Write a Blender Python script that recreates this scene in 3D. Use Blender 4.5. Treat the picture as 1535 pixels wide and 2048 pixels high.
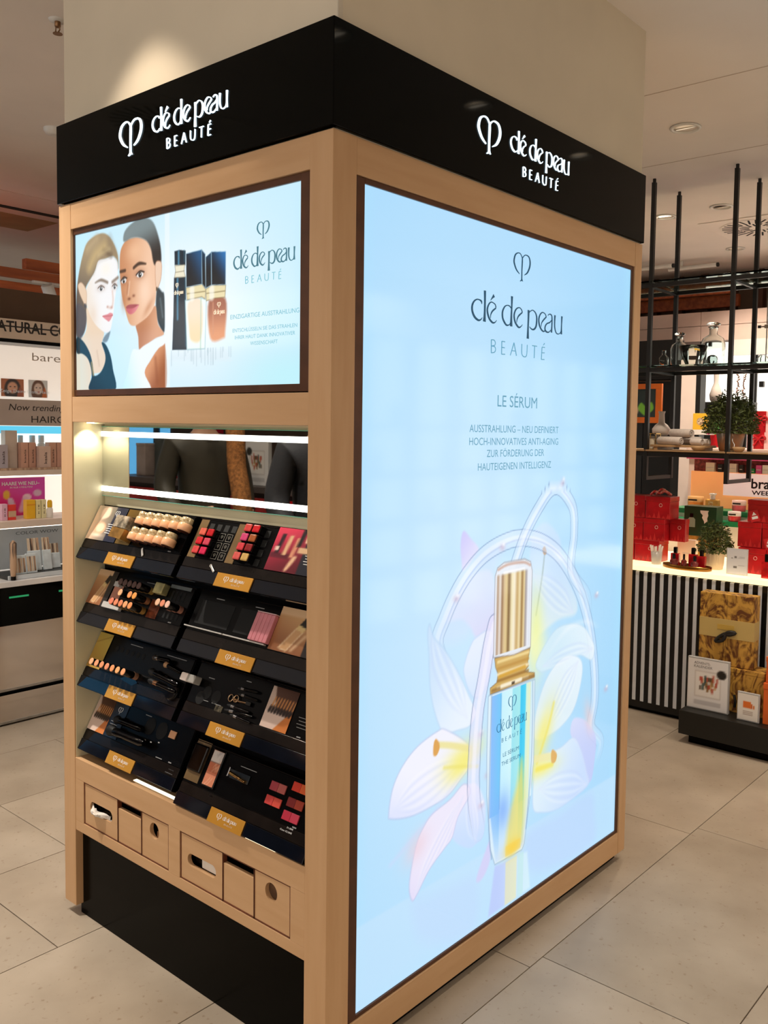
import bpy, bmesh, math, random
import numpy as np
from mathutils import Matrix, Vector
for o in list(bpy.data.objects): bpy.data.objects.remove(o, do_unlink=True)
SC = bpy.context.scene
COL = SC.collection
R = math.radians
rng = random.Random(7)

# ------------------------------------------------------------------ camera
def view_axes(yaw, pitch, roll):
    f = Vector((math.cos(pitch)*math.cos(yaw), math.cos(pitch)*math.sin(yaw), math.sin(pitch)))
    r = Vector((math.sin(yaw), -math.cos(yaw), 0)); u = r.cross(f)
    return r*math.cos(roll)+u*math.sin(roll), u*math.cos(roll)-r*math.sin(roll), f
_r, _u, _f = view_axes(R(128.8926), R(-3.5220), R(0.9907))
cam = bpy.data.cameras.new('camera'); cam_o = bpy.data.objects.new('camera', cam); COL.objects.link(cam_o)
cam_o.matrix_world = Matrix(((_r.x, _u.x, -_f.x, 1.4488), (_r.y, _u.y, -_f.y, -1.3766), (_r.z, _u.z, -_f.z, 1.55), (0, 0, 0, 1)))
cam.sensor_fit = 'VERTICAL'; cam.sensor_height = 36.0; cam.lens = 36.0*1765.97/2048
cam.shift_x = -126.58/2048; cam.shift_y = -55.77/2048; cam.clip_start = 0.02; cam.clip_end = 60
SC.camera = cam_o

# ------------------------------------------------------------------ world, exposure, lights
wd = bpy.data.worlds.new('world'); SC.world = wd; wd.use_nodes = True
wd.node_tree.nodes['Background'].inputs[0].default_value = (1.0, 0.92, 0.84, 1)
wd.node_tree.nodes['Background'].inputs[1].default_value = 1.35
vs = SC.view_settings
vs.view_transform = 'Standard'; vs.look = 'None'; vs.gamma = 1.0; vs.exposure = 0.15; vs.use_curve_mapping = False
try:      # path lengths: a shop interior needs few bounces beyond these
    cy = SC.cycles; cy.max_bounces = 7; cy.diffuse_bounces = 3; cy.glossy_bounces = 3; cy.transmission_bounces = 7
    cy.caustics_reflective = False; cy.caustics_refractive = False
except AttributeError:
    pass
CEIL = 2.93
WARM = (1.0, 0.85, 0.68)
SPOT_W = 46.0
# recessed ceiling downlights (the fixtures are built with the ceiling further down); power factor last
DOWNLIGHTS = [(0.90, 0.84, 0.9), (0.90, 1.68, 1.0), (0.90, 2.53, 1.3), (-0.297, 2.454, 1.6), (-1.086, 3.93, 2.0),
              (-0.703, 3.89, 1.5), (-1.088, 5.125, 2.2), (-0.73, -0.25, 0.5), (-2.3, -0.6, 1.8), (-2.4, 2.4, 1.0),
              (-1.55, -0.60, 4.6), (-2.9, -1.5, 1.0), (2.4, 0.2, 3.0), (2.4, 3.0, 3.0), (0.7, 4.6, 2.2), (-0.6, -2.3, 1.0), (-4.6, 0.6, 1.2), (-4.6, 3.2, 1.2), (-6.2, 1.8, 1.5), (-1.6, 6.6, .6)]  # lamps after the screen-side one are unseen, some added to brighten the room
def spot(name, loc, watts, angle, color=WARM, target=None, blend=0.35, rad=0.035):
    l = bpy.data.lights.new(name, 'SPOT'); l.energy = watts; l.color = color; l.spot_size = angle; l.spot_blend = blend
    l.shadow_soft_size = rad
    o = bpy.data.objects.new(name, l); COL.objects.link(o); o.location = loc
    if target: o.rotation_euler = (Vector(target)-Vector(loc)).to_track_quat('-Z', 'Y').to_euler()
    return o
def area(name, loc, size, watts, color, direction, size_y=None):
    l = bpy.data.lights.new(name, 'AREA'); l.energy = watts; l.color = color; l.size = size
    if size_y: l.shape = 'RECTANGLE'; l.size_y = size_y
    o = bpy.data.objects.new(name, l); COL.objects.link(o); o.location = loc
    o.rotation_euler = Vector(direction).to_track_quat('-Z', 'Y').to_euler()
    return o
for i, (x, y, k) in enumerate(DOWNLIGHTS):
    spot('downlight_beam', (x, y, CEIL-0.012), SPOT_W*k, R(80 if i == 7 else 120), (1, .93, .84) if i == 10 else WARM, blend=.35 if i == 7 else 1.0)
# ------------------------------------------------------------------ helpers
def lin(c):
    c = np.asarray(c, float)/255.0
    return np.where(c <= 0.04045, c/12.92, ((c+0.055)/1.055)**2.4)
MATS = {}
def mat(name, rgb=(128, 128, 128), rough=0.5, metal=0.0, emit=None, strength=0.0, vary=0.0, scale=8.0, stretch=None, bump=0.0, bscale=None,
        trans=0.0, ior=1.45, alpha=1.0, coat=0.0, rgb2=None, attr=None, spec=0.5, detail=3.0, ramp=(0.35, 0.65), wave=None, distort=0.0):
    """One Principled material; `vary`/`rgb2` mix a second tone through a noise, `attr` reads a colour attribute (flat print)."""
    if name in MATS: return MATS[name]
    m = bpy.data.materials.new(name); m.use_nodes = True
    nt = m.node_tree; b = nt.nodes['Principled BSDF']; L = nt.links
    b.inputs['Base Color'].default_value = (*lin(rgb), 1); b.inputs['Roughness'].default_value = rough
    b.inputs['Metallic'].default_value = metal; b.inputs['IOR'].default_value = ior
    b.inputs['Transmission Weight'].default_value = trans; b.inputs['Alpha'].default_value = alpha
    b.inputs['Coat Weight'].default_value = coat; b.inputs['Coat Roughness'].default_value = 0.05
    b.inputs['Specular IOR Level'].default_value = spec
    src = None
    if attr:
        a = nt.nodes.new('ShaderNodeAttribute'); a.attribute_name = attr
        if strength:
            L.new(a.outputs['Color'], b.inputs['Emission Color']); b.inputs['Base Color'].default_value = (0.01, 0.01, 0.01, 1)
        else: L.new(a.outputs['Color'], b.inputs['Base Color'])
    elif emit is not None:
        b.inputs['Emission Color'].default_value = (*lin(emit), 1)
    if strength: b.inputs['Emission Strength'].default_value = strength
    if strength and (attr or strength < 2.0 and name != 'lit_counter'):
        try: m.cycles.emission_sampling = 'NONE'      # large dim emitters: found by bounced rays, no light-tree entries for every tiny face
        except Exception: pass
    if vary or rgb2 is not None or bump:
        tc = nt.nodes.new('ShaderNodeTexCoord'); mp = nt.nodes.new('ShaderNodeMapping')
        L.new(tc.outputs['Object'], mp.inputs['Vector'])
        if stretch: mp.inputs['Scale'].default_value = stretch
        if wave:
            nz = nt.nodes.new('ShaderNodeTexWave'); nz.inputs['Scale'].default_value = scale; nz.inputs['Distortion'].default_value = wave
            nz.inputs['Detail'].default_value = detail; nz.inputs['Detail Scale'].default_value = 1.4
        else:
            nz = nt.nodes.new('ShaderNodeTexNoise'); nz.inputs['Scale'].default_value = scale; nz.inputs['Detail'].default_value = detail; nz.inputs['Distortion'].default_value = distort
        L.new(mp.outputs['Vector'], nz.inputs['Vector'])
        fac = nz.outputs['Fac']
        if vary or rgb2 is not None:
            if rgb2 is None: rgb2 = tuple(max(0, c*(1-vary)) for c in rgb)
            cr = nt.nodes.new('ShaderNodeValToRGB'); L.new(fac, cr.inputs['Fac'])
            cr.color_ramp.elements[0].position = ramp[0]; cr.color_ramp.elements[1].position = ramp[1]
            cr.color_ramp.elements[0].color = (*lin(rgb2), 1); cr.color_ramp.elements[1].color = (*lin(rgb), 1)
            L.new(cr.outputs['Color'], b.inputs['Base Color'])
        if bump:
            bp = nt.nodes.new('ShaderNodeBump'); bp.inputs['Strength'].default_value = bump; bp.inputs['Distance'].default_value = 0.004
            n2 = nt.nodes.new('ShaderNodeTexNoise'); n2.inputs['Scale'].default_value = bscale or scale*4
            L.new(mp.outputs['Vector'], n2.inputs['Vector']); L.new(n2.outputs['Fac'], bp.inputs['Height']); L.new(bp.outputs['Normal'], b.inputs['Normal'])
    MATS[name] = m
    return m

def frame(origin, u, v):
    u = Vector(u).normalized(); v = Vector(v).normalized(); n = u.cross(v)
    return Matrix(((u.x, v.x, n.x, origin[0]), (u.y, v.y, n.y, origin[1]), (u.z, v.z, n.z, origin[2]), (0, 0, 0, 1)))
def face_front(y=0.0): return frame((0, y, 0), (1, 0, 0), (0, 0, 1))      # a surface that looks to -Y: u = X, v = Z
def face_side(x=0.0): return frame((x, 0, 0), (0, 1, 0), (0, 0, 1))       # a surface that looks to +X: u = Y, v = Z
def T(x, y, z, rz=0.0): return Matrix.Translation((x, y, z)) @ Matrix.Rotation(rz, 4, 'Z')
def smooth(pts, closed=False, k=5):
    P = [np.array(p, float) for p in pts]; n = len(P); out = []
    rngs = range(n) if closed else range(n-1)
    for i in rngs:
        if closed: a, b, c, d = P[i-1], P[i], P[(i+1) % n], P[(i+2) % n]
        else: a, b, c, d = P[max(i-1, 0)], P[i], P[i+1], P[min(i+2, n-1)]
        for j in range(k):
            t = j/k
            out.append(0.5*((2*b)+(-a+c)*t+(2*a-5*b+4*c-d)*t*t+(-a+3*b-3*c+d)*t**3))
    if not closed: out.append(P[-1])
    return np.array(out)
class MB:
    """Collects shapes; build() links them as one mesh object."""
    def __init__(s, M=None): s.v = []; s.f = []; s.sm = []; s.M = M or Matrix.Identity(4)
    def add(s, vs, fs, sm=False):
        k = len(s.v); s.v += [tuple(s.M @ Vector(p)) for p in vs]
        s.f += [tuple(i+k for i in f) for f in fs]; s.sm += [sm]*len(fs); return s
    def box(s, x0, y0, z0, x1, y1, z1, b=0.0):
        if b <= 0:
            v = [(x, y, z) for z in (z0, z1) for y in (y0, y1) for x in (x0, x1)]
            return s.add(v, [(0, 2, 3, 1), (4, 5, 7, 6), (0, 1, 5, 4), (2, 6, 7, 3), (0, 4, 6, 2), (1, 3, 7, 5)])
        bm = bmesh.new(); bmesh.ops.create_cube(bm, size=1)
        for q in bm.verts: q.co = ((x0+x1)/2+q.co.x*(x1-x0), (y0+y1)/2+q.co.y*(y1-y0), (z0+z1)/2+q.co.z*(z1-z0))
        bmesh.ops.bevel(bm, geom=bm.edges[:], offset=b, segments=2, affect='EDGES', profile=0.5)
        bm.verts.index_update(); s.add([q.co[:] for q in bm.verts], [[q.index for q in f.verts] for f in bm.faces]); bm.free(); return s
    def lathe(s, prof, seg=20, c=(0, 0, 0), cap0=True, cap1=True):
        v = []; f = []
        for r, z in prof:
            for i in range(seg):
                a = 2*math.pi*i/seg; v.append((c[0]+r*math.cos(a), c[1]+r*math.sin(a), c[2]+z))
        for j in range(len(prof)-1):
            for i in range(seg):
                k = (i+1) % seg; f.append((j*seg+i, j*seg+k, (j+1)*seg+k, (j+1)*seg+i))
        s.add(v, f, True)
        n = len(prof)-1
        if cap0: s.add([v[i] for i in range(seg)], [tuple(range(seg-1, -1, -1))])
        if cap1: s.add([v[n*seg+i] for i in range(seg)], [tuple(range(seg))])
        return s
    def prism(s, poly, n0, n1):
        k = len(poly); v = [(p[0], p[1], n0) for p in poly]+[(p[0], p[1], n1) for p in poly]
        a = sum(poly[i-1][0]*poly[i][1]-poly[i][0]*poly[i-1][1] for i in range(k))
        f = [tuple(range(k-1, -1, -1)), tuple(range(k, 2*k))]+[(i, (i+1) % k, k+(i+1) % k, k+i) for i in range(k)]
        if a < 0: f = [t[::-1] for t in f]
        return s.add(v, f)
    def tube(s, path, r, seg=8, k=0):
        P = smooth(path, False, k) if k else np.array(path, float); n = len(P); v = []; f = []
        rr = r if hasattr(r, '__len__') else [r]*n
        if len(rr) != n: rr = np.interp(np.linspace(0, 1, n), np.linspace(0, 1, len(rr)), rr)
        ref = np.array((0.13, 0.31, 0.94))
        for i in range(n):
            t = P[min(i+1, n-1)]-P[max(i-1, 0)]; t = t/(np.linalg.norm(t)+1e-12)
            if abs(t @ ref) > 0.95: ref = np.array((0.9, 0.3, 0.1))
            a = np.cross(t, ref); a /= np.linalg.norm(a); b = np.cross(t, a); ref = -np.cross(t, a) if False else ref
            for q in range(seg):
                w = 2*math.pi*q/seg; v.append(tuple(P[i]+rr[i]*(a*math.cos(w)+b*math.sin(w))))
        for i in range(n-1):
            for q in range(seg):
                k2 = (q+1) % seg; f.append((i*seg+q, (i+1)*seg+q, (i+1)*seg+k2, i*seg+k2))
        s.add(v, f, True); s.add(v[:seg], [tuple(range(seg))]); s.add(v[-seg:], [tuple(range(seg-1, -1, -1))]); return s
    def ribbon(s, pts, ws, n0, n1, k=5):
        P = smooth([(*p, w) for p, w in zip(pts, ws)], False, k if len(pts) > 2 else 1); W = P[:, 2]; P = P[:, :2]; n = len(P)
        v = []
        for i in range(n):
            t = P[min(i+1, n-1)]-P[max(i-1, 0)]; t = t/(np.linalg.norm(t)+1e-12); nn = np.array((-t[1], t[0]))*W[i]/2
            a, b = P[i]+nn, P[i]-nn
            v += [(a[0], a[1], n0), (b[0], b[1], n0), (a[0], a[1], n1), (b[0], b[1], n1)]
        f = []
        for i in range(n-1):
            p, q = 4*i, 4*i+4
            f += [(p+2, p+3, q+3, q+2), (p, p+2, q+2, q), (p+3, p+1, q+1, q+3)]
        f += [(0, 1, 3, 2), (4*n-4, 4*n-2, 4*n-1, 4*n-3)]
        return s.add(v, f)
    def plate(s, u0, u1, v0, v1, n0, n1, hole):
        """rectangular plate with one hole (list of points, counter-clockwise)"""
        c = np.mean(hole, axis=0); N = len(hole); out = []
        for h in hole:
            d = np.array(h)-c; ts = []
            if d[0] > 1e-9: ts.append((u1-c[0])/d[0])
            if d[0] < -1e-9: ts.append((u0-c[0])/d[0])
            if d[1] > 1e-9: ts.append((v1-c[1])/d[1])
            if d[1] < -1e-9: ts.append((v0-c[1])/d[1])
            out.append(c+d*min(ts))
        for cx, cy in ((u0, v0), (u0, v1), (u1, v0), (u1, v1)):
            i = min(range(N), key=lambda q: (out[q][0]-cx)**2+(out[q][1]-cy)**2); out[i] = np.array((cx, cy))
        v = []
        for n in (n0, n1): v += [(*p, n) for p in out]+[(*p, n) for p in hole]
        f = []
        for i in range(N):
            j = (i+1) % N
            f += [(2*N+i, 2*N+j, 3*N+j, 3*N+i), (j, i, N+i, N+j), (i, j, 2*N+j, 2*N+i), (N+j, N+i, 3*N+i, 3*N+j)]
        return s.add(v, f)
    def mesh(s, name, m):
        me = bpy.data.meshes.new(name); me.from_pydata(s.v, [], s.f)
        me.polygons.foreach_set('use_smooth', s.sm); me.materials.append(m); me.update(); return me
    def build(s, name, m, parent=None):
        return link(bpy.data.objects.new(name, s.mesh(name, m)), parent)
def link(o, parent=None):
    COL.objects.link(o)
    if parent is not None: o.parent = parent
    return o
def tag(o, label=None, cat=None, group=None, kind=None):
    for k, v in (('label', label), ('category', cat), ('group', group), ('kind', kind)):
        if v: o[k] = v
    return o
def thing(name, label, cat, M=None, group=None):
    o = link(bpy.data.objects.new(name, None)); o.empty_display_size = 0.05
    if M is not None: o.matrix_world = M
    return tag(o, label, cat, group)
def solo(name, mb, m, label, cat, M=None, group=None):
    o = mb.build(name, m)
    if M is not None: o.matrix_world = M
    return tag(o, label, cat, group)
def struct(name, mb, m, label=None):
    return tag(mb.build(name, m), label, None, None, 'structure')
def dup(root, M, label, group=None):
    r = root.copy(); link(r); r.matrix_world = M; tag(r, label, None, group)
    for ch in root.children:
        c = ch.copy(); link(c, r)
        for g in ch.children: d = g.copy(); link(d, c)
    return r
ORD = ['first', 'second', 'third', 'fourth', 'fifth', 'sixth', 'seventh', 'eighth', 'ninth', 'tenth', 'eleventh', 'twelfth', 'thirteenth', 'fourteenth']
# ------------------------------------------------------------------ lettering
_TX = {}
def glyphs(text):
    if text not in _TX:
        c = bpy.data.curves.new('t', 'FONT'); c.body = text.rstrip('*'); c.resolution_u = 3; c.offset = 0.022 if text.endswith('*') else 0.0      # a trailing * asks for bold
        o = bpy.data.objects.new('t', c); COL.objects.link(o)
        dg = bpy.context.evaluated_depsgraph_get(); m = bpy.data.meshes.new_from_object(o.evaluated_get(dg))
        V = np.array([q.co[:2] for q in m.vertices]); F = [tuple(p.vertices) for p in m.polygons]
        bpy.data.objects.remove(o); bpy.data.curves.remove(c); bpy.data.meshes.remove(m); _TX[text] = (V, F)
    return _TX[text]
def put_text(mb, text, u0, u1, v0, h, n, shear=0.0, cap=0.73):
    """flat lettering that fills u0..u1, baseline v0, capital height h"""
    V, F = glyphs(text); x0, x1 = V[:, 0].min(), V[:, 0].max(); s = (u1-u0)/(x1-x0); k = h/cap
    mb.add([(u0+(x-x0)*s+shear*y*k, v0+y*k, n) for x, y in V], F)
    return mb
LET={'logo':[([(744,2000),(728,2010),(717,2026),(716,2037),(722,2051),(735,2058),(747,2057),(756,2048)],[2.1,4.9,6.3,6.3,4.9,2.8,2.8,3.5]),([(757,2050),(757,2034),(756,2011),(756,1987),(754,1983),(748,1980)],[4.9,5.6,4.9,4.9,4.2,1.8]),([(756,1989),(759,1984),(762,1981)],[3.5,2.8,1.4]),([(758,2047),(765,2054),(775,2058),(790,2055),(797,2042),(795,2026),(784,2009),(769,2000)],[2.8,2.8,2.8,4.2,6.3,6.3,4.9,1.8])],'word':[([(567,1893),(565,1900),(556,1903),(545,1903),(533,1897),(525,1886),(524,1873),(530,1861),(539,1853),(553,1848),(564,1851),(570,1857)],[2.1,5.6,3.5,3.5,4.9,7.0,7.7,7.7,7.0,5.6,3.5,1.4]),([(580,1931),(581,1901),(581,1868),(580,1847)],[9.5,7.7,8.4,12.6]),([(609,1860),(609,1869),(617,1880),(633,1890)],[1.4,3.5,4.9,4.2]),([(633,1891),(629,1899),(618,1903),(608,1903),(599,1896),(593,1884),(594,1873),(600,1861),(610,1852),(621,1848),(631,1851),(637,1857)],[4.2,3.5,2.8,3.5,4.9,6.3,7.0,7.0,6.3,4.9,2.8,1.4]),([(607,1908),(615,1916),(623,1923)],[1.4,4.9,9.8]),([(706,1898),(698,1903),(687,1904),(675,1899),(666,1887),(664,1876),(667,1864),(677,1853),(687,1848),(699,1851),(703,1856)],[2.8,3.5,2.8,4.2,6.3,7.0,7.0,6.3,4.9,2.8,2.1]),([(709,1932),(709,1907),(708,1878),(708,1847)],[9.8,7.0,7.7,11.9]),([(736,1861),(737,1870),(745,1881),(762,1892)],[1.4,3.5,4.9,4.2]),([(763,1892),(759,1899),(750,1904),(740,1903),(730,1897),(723,1886),(722,1875),(727,1862),(738,1852),(748,1848),(758,1852),(765,1858)],[4.2,3.5,2.8,3.5,4.9,6.3,7.0,7.0,6.3,4.9,2.8,1.4]),([(795,1903),(795,1878),(794,1848),(794,1820)],[9.8,7.7,7.7,11.9]),([(798,1896),(807,1902),(817,1905),(830,1900),(838,1889),(839,1875),(836,1860),(827,1851),(816,1849),(805,1853),(802,1856)],[2.1,2.8,2.8,4.2,6.3,7.0,7.0,5.6,4.2,2.8,1.4]),([(865,1862),(866,1873),(876,1883),(890,1893)],[1.4,3.5,4.9,4.2]),([(891,1892),(886,1900),(877,1904),(867,1904),(857,1897),(851,1886),(851,1874),(856,1863),(866,1853),(877,1849),(886,1852)],[4.2,3.5,2.8,3.5,4.9,6.3,7.0,7.0,5.6,4.2,2.8]),([(900,1898),(903,1902),(913,1904),(921,1900),(923,1890),(923,1869),(921,1850)],[2.1,2.8,3.5,4.9,6.3,6.3,8.4]),([(921,1887),(910,1879),(895,1874),(886,1865),(886,1854),(896,1849),(907,1850),(917,1857)],[2.8,4.2,4.2,5.6,6.3,4.9,3.5,2.1]),([(939,1904),(938,1883),(940,1865),(948,1852),(960,1849),(972,1854),(977,1862)],[8.4,6.3,5.6,4.2,2.8,2.8,3.5]),([(979,1905),(978,1877),(978,1850)],[8.4,5.6,9.1])],'sub':[([(614,1801),(615,1765)],[3.2,3.2]),([(614,1801),(626,1801),(633,1795),(630,1787),(616,1784)],[2.5,2.5,2.5,2.5,2.5]),([(616,1784),(630,1783),(635,1776),(630,1768),(615,1765)],[2.5,2.5,2.5,2.5,2.5]),([(664,1801),(664,1765)],[3.2,3.2]),([(664,1801),(680,1801)],[2.5,2.5]),([(664,1784),(679,1784)],[2.5,2.5]),([(664,1765),(681,1766)],[2.5,2.5]),([(707,1765),(724,1802)],[2.5,3.2]),([(724,1802),(738,1766)],[3.2,3.2]),([(713,1779),(731,1779)],[2.1,2.1]),([(764,1802),(764,1778),(769,1769),(779,1766),(788,1769),(791,1779),(792,1802)],[3.2,3.2,2.8,2.5,2.8,2.8,2.8]),([(818,1802),(844,1802)],[2.5,2.5]),([(831,1801),(830,1766)],[3.2,3.2]),([(871,1801),(869,1765)],[3.2,3.2]),([(871,1802),(887,1802)],[2.5,2.5]),([(871,1785),(886,1786)],[2.5,2.5]),([(869,1765),(886,1766)],[2.5,2.5]),([(877,1808),(885,1814)],[1.4,3.5])]}
PA={'p1':[(547,674),(445,743),(407,748),(328,729),(271,694),(235,647),(221,586),(231,569),(303,551),(381,549),(457,557),(509,583),(555,616)],'p2':[(529,568),(470,544),(394,528),(358,504),(331,469),(309,401),(304,355),(317,321),(338,333),(385,379),(448,414),(480,432),(505,482),(558,533)],'p3':[(520,554),(491,512),(476,463),(480,432),(514,398),(563,372),(591,374),(626,388),(631,475),(585,551)],'p4':[(369,1044),(362,1014),(368,965),(373,889),(386,830),(413,766),(439,735),(498,728),(552,727),(579,759),(549,808),(493,892),(433,965),(388,1005)],'p5':[(437,1041),(474,1093),(539,1146),(622,1157),(656,1110),(661,980),(614,979),(572,973),(543,1008),(502,1035)],'p5b':[(572,973),(628,985),(658,963),(660,893),(619,814),(563,805),(520,878),(526,919),(552,960)],'p6':[(506,1277),(494,1241),(500,1194),(509,1168),(559,1204),(576,1223),(540,1253)],'p7':[(840,1221),(880,1264),(933,1266),(1002,1213),(1017,1134),(1066,1067),(1117,999),(1107,956),(1003,954),(895,924),(844,892),(827,1039)],'p8':[(881,836),(930,887),(998,928),(1090,928),(1167,905),(1220,855),(1242,821),(1224,783),(1153,812),(1095,813),(1022,803),(951,803),(908,807)],'p9':[(883,600),(888,684),(935,768),(1003,816),(1076,827),(1144,804),(1165,764),(1149,697),(1114,639),(1059,608),(987,592)],'p10':[(887,496),(911,537),(1035,531),(1118,544),(1170,489),(1214,399),(1227,353),(1148,337),(1026,331),(936,351),(884,383)],'p11':[(1115,607),(1184,588),(1237,544),(1270,498),(1264,426),(1246,363),(1216,367),(1193,426),(1160,492),(1099,559)],'p12':[(853,308),(1045,310),(1239,318),(1274,233),(1269,133),(1054,136),(875,190)],'p13':[(317,317),(387,304),(497,293),(594,268),(599,133),(502,123),(390,174),(334,224)],'anthL':[(403,729),(394,719),(393,689),(406,683),(418,697),(417,715)],'filL':[(554,661),(473,692),(418,709)],'anthR':[(989,539),(1016,517),(1009,494),(987,496),(981,522)],'filR':[(886,537),(990,517)],'anthT':[(916,1197),(902,1190),(911,1172),(927,1175)],'filT':[(875,990),(903,1102),(915,1175)],'r1a':[(401,987),(431,1048),(474,1107),(532,1161),(606,1204),(700,1229)],'r1b':[(1019,1148),(1132,1030),(1208,888),(1246,742),(1252,632),(1231,549)],'r2':[(762,1172),(809,1247),(868,1311),(939,1368),(994,1372),(1053,1333),(1082,1292),(1088,1218),(1078,1103)],'r3':[(656,998),(635,941),(611,846),(589,769),(578,682),(573,595),(573,555),(580,492),(604,405)],'blobs':[(514,645),(930,603),(926,497),(528,628),(877,934),(879,887)],'cap':[(657,1140),(680,1168),(802,1168),(846,1132),(846,893),(663,896)],'gold':[(699,1142),(803,1143),(805,896),(704,902)],'neck':[(663,896),(846,893),(835,854),(840,839),(816,826),(874,811),(875,797),(645,795),(644,813),(677,823),(680,849),(668,869)],'body':[(636,793),(877,790),(881,536),(865,427),(838,285),(826,270),(685,277),(661,331),(638,499),(634,628)],'stripes':[(651,741),(699,730),(757,716),(801,705),(825,699),(846,694),(867,689)],'liq':[(668,436),(832,438),(749,409),(735,276),(828,316),(822,272)],'refl':[(685,272),(856,254),(877,131),(657,130)],'table':[(112,338),(597,325)],'bt':[(736,761),(776,720),(679,673),(832,670),(706,639),(809,643),(714,591),(797,593),(707,569),(806,565)]}
SA={'hair1':[(-978,2103),(-1023,2099),(-1064,2083),(-1090,2046),(-1112,1995),(-1123,1948),(-1127,1894),(-1126,1813),(-1089,1816),(-1070,1850),(-1066,1916),(-1071,1954),(-1024,1992),(-999,2021),(-949,2029),(-920,2031),(-897,2015),(-892,1994),(-894,2030),(-915,2066),(-944,2092)],'face1':[(-999,2026),(-1019,1997),(-1066,1953),(-1069,1916),(-1056,1884),(-1031,1853),(-996,1829),(-962,1816),(-937,1821),(-925,1849),(-917,1879),(-912,1904),(-902,1942),(-895,1979),(-897,2010),(-925,2030),(-959,2027)],'neck1':[(-1067,1895),(-1068,1836),(-1089,1811),(-1120,1807),(-1126,1769),(-1128,1651),(-1050,1649),(-1044,1694),(-988,1703),(-960,1739),(-982,1784),(-972,1820),(-1031,1861)],'top1':[(-1126,1809),(-1089,1797),(-1053,1763),(-1036,1728),(-1028,1693),(-993,1700),(-968,1726),(-965,1752),(-984,1787),(-962,1781),(-938,1751),(-924,1709),(-914,1647),(-1052,1649),(-1041,1688),(-1046,1718),(-1064,1745),(-1095,1760),(-1126,1764)],'strand1':[(-1124,1907),(-1077,1890),(-1070,1850),(-1099,1806),(-1123,1807)],'ear1':[(-1115,1966),(-1097,1972),(-1076,1957),(-1066,1935),(-1072,1903),(-1092,1921),(-1110,1947)],'eyes1':[(-985,1944),(-912,1943)],'brow1a':[(-1017,1964),(-985,1969),(-950,1959)],'brow1b':[(-924,1958),(-895,1968)],'nose1':[(-924,1931),(-921,1905),(-929,1886),(-951,1889)],'mouth1':[(-978,1864),(-951,1868),(-937,1871),(-923,1867),(-927,1859),(-942,1847),(-956,1851)],'tip1':[(-979,1794),(-962,1809),(-937,1818),(-950,1793),(-967,1787)],'hl1':[(-1049,2010),(-1013,2048),(-964,2064)],'hl1b':[(-1059,2067),(-1008,2090)],'hair2':[(-863,2065),(-861,2089),(-835,2106),(-789,2118),(-745,2115),(-715,2098),(-693,2061),(-681,2024),(-681,1985),(-707,1983),(-718,1996),(-728,2029),(-750,2054),(-790,2068),(-826,2070)],'pony2':[(-698,1922),(-677,1910),(-665,1895),(-665,1803),(-690,1821),(-703,1852),(-705,1888)],'face2':[(-854,2066),(-880,2041),(-885,1994),(-881,1953),(-874,1914),(-856,1870),(-837,1835),(-814,1826),(-792,1830),(-742,1849),(-712,1877),(-703,1922),(-707,1981),(-724,2024),(-746,2053),(-790,2068),(-826,2070)],'ear2':[(-707,1986),(-685,1992),(-677,1978),(-683,1940),(-703,1922)],'neck2':[(-803,1836),(-792,1795),(-786,1756),(-756,1768),(-708,1786),(-667,1796),(-695,1824),(-707,1874),(-742,1854)],'top2':[(-788,1759),(-756,1771),(-665,1791),(-665,1769),(-699,1756),(-730,1730),(-761,1694),(-733,1645),(-863,1647),(-848,1696),(-829,1746),(-815,1761)],'arm2':[(-662,1769),(-699,1754),(-734,1725),(-762,1694),(-731,1645),(-659,1644)],'eyes2':[(-864,1956),(-782,1965)],'brow2a':[(-881,1983),(-857,1984)],'brow2b':[(-813,1987),(-786,1996),(-753,1992)],'nose2':[(-842,1942),(-846,1919),(-837,1903),(-814,1910)],'lip2a':[(-853,1882),(-832,1887),(-787,1883),(-814,1875),(-846,1875)],'lip2b':[(-851,1876),(-814,1876),(-788,1883),(-805,1866),(-828,1859),(-844,1865)],'div':[(-660,1885)],'tcap':[(-618,2011),(-595,2012),(-568,2007),(-569,1970),(-617,1975)],'tneck':[(-616,1973),(-572,1971),(-575,1955),(-569,1939),(-618,1942),(-613,1959)],'tube':[(-620,1942),(-569,1939),(-567,1882),(-564,1749),(-629,1751),(-623,1848)],'b1f':[(-566,1999),(-498,2002),(-497,1914),(-565,1912)],'b1s':[(-498,2002),(-483,1989),(-481,1901),(-496,1914)],'b1c':[(-565,1910),(-497,1914),(-481,1899),(-483,1875),(-498,1882),(-561,1879)],'b1g':[(-570,1878),(-501,1879),(-478,1873),(-484,1748),(-562,1749)],'b1l':[(-557,1870),(-498,1871),(-501,1775),(-543,1772),(-553,1805)],'b2s':[(-481,1981),(-458,1991),(-457,1908),(-480,1902)],'b2f':[(-457,1992),(-398,1986),(-399,1904),(-456,1908)],'b2c':[(-480,1900),(-453,1907),(-398,1903),(-401,1873),(-449,1874),(-478,1870)],'b2l':[(-467,1869),(-399,1869),(-400,1787),(-409,1771),(-461,1773)],'ped':[(-629,1751),(-394,1743),(-376,1714),(-636,1724)],'txt':[(-273,2021),(-231,2015),(-253,2039),(-253,2000),(-364,1940),(-141,1940),(-338,1978),(-335,1939),(-319,1901),(-186,1900),(-318,1918),(-378,1817),(-123,1815),(-376,1827),(-369,1783),(-129,1782),(-360,1767),(-136,1765),(-300,1748),(-198,1749),(-369,1793)]}
def bounds(strokes):
    a = np.array([p for st in strokes for p in st[0]]); return a.min(0), a.max(0)
_SUB0 = None
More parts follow.
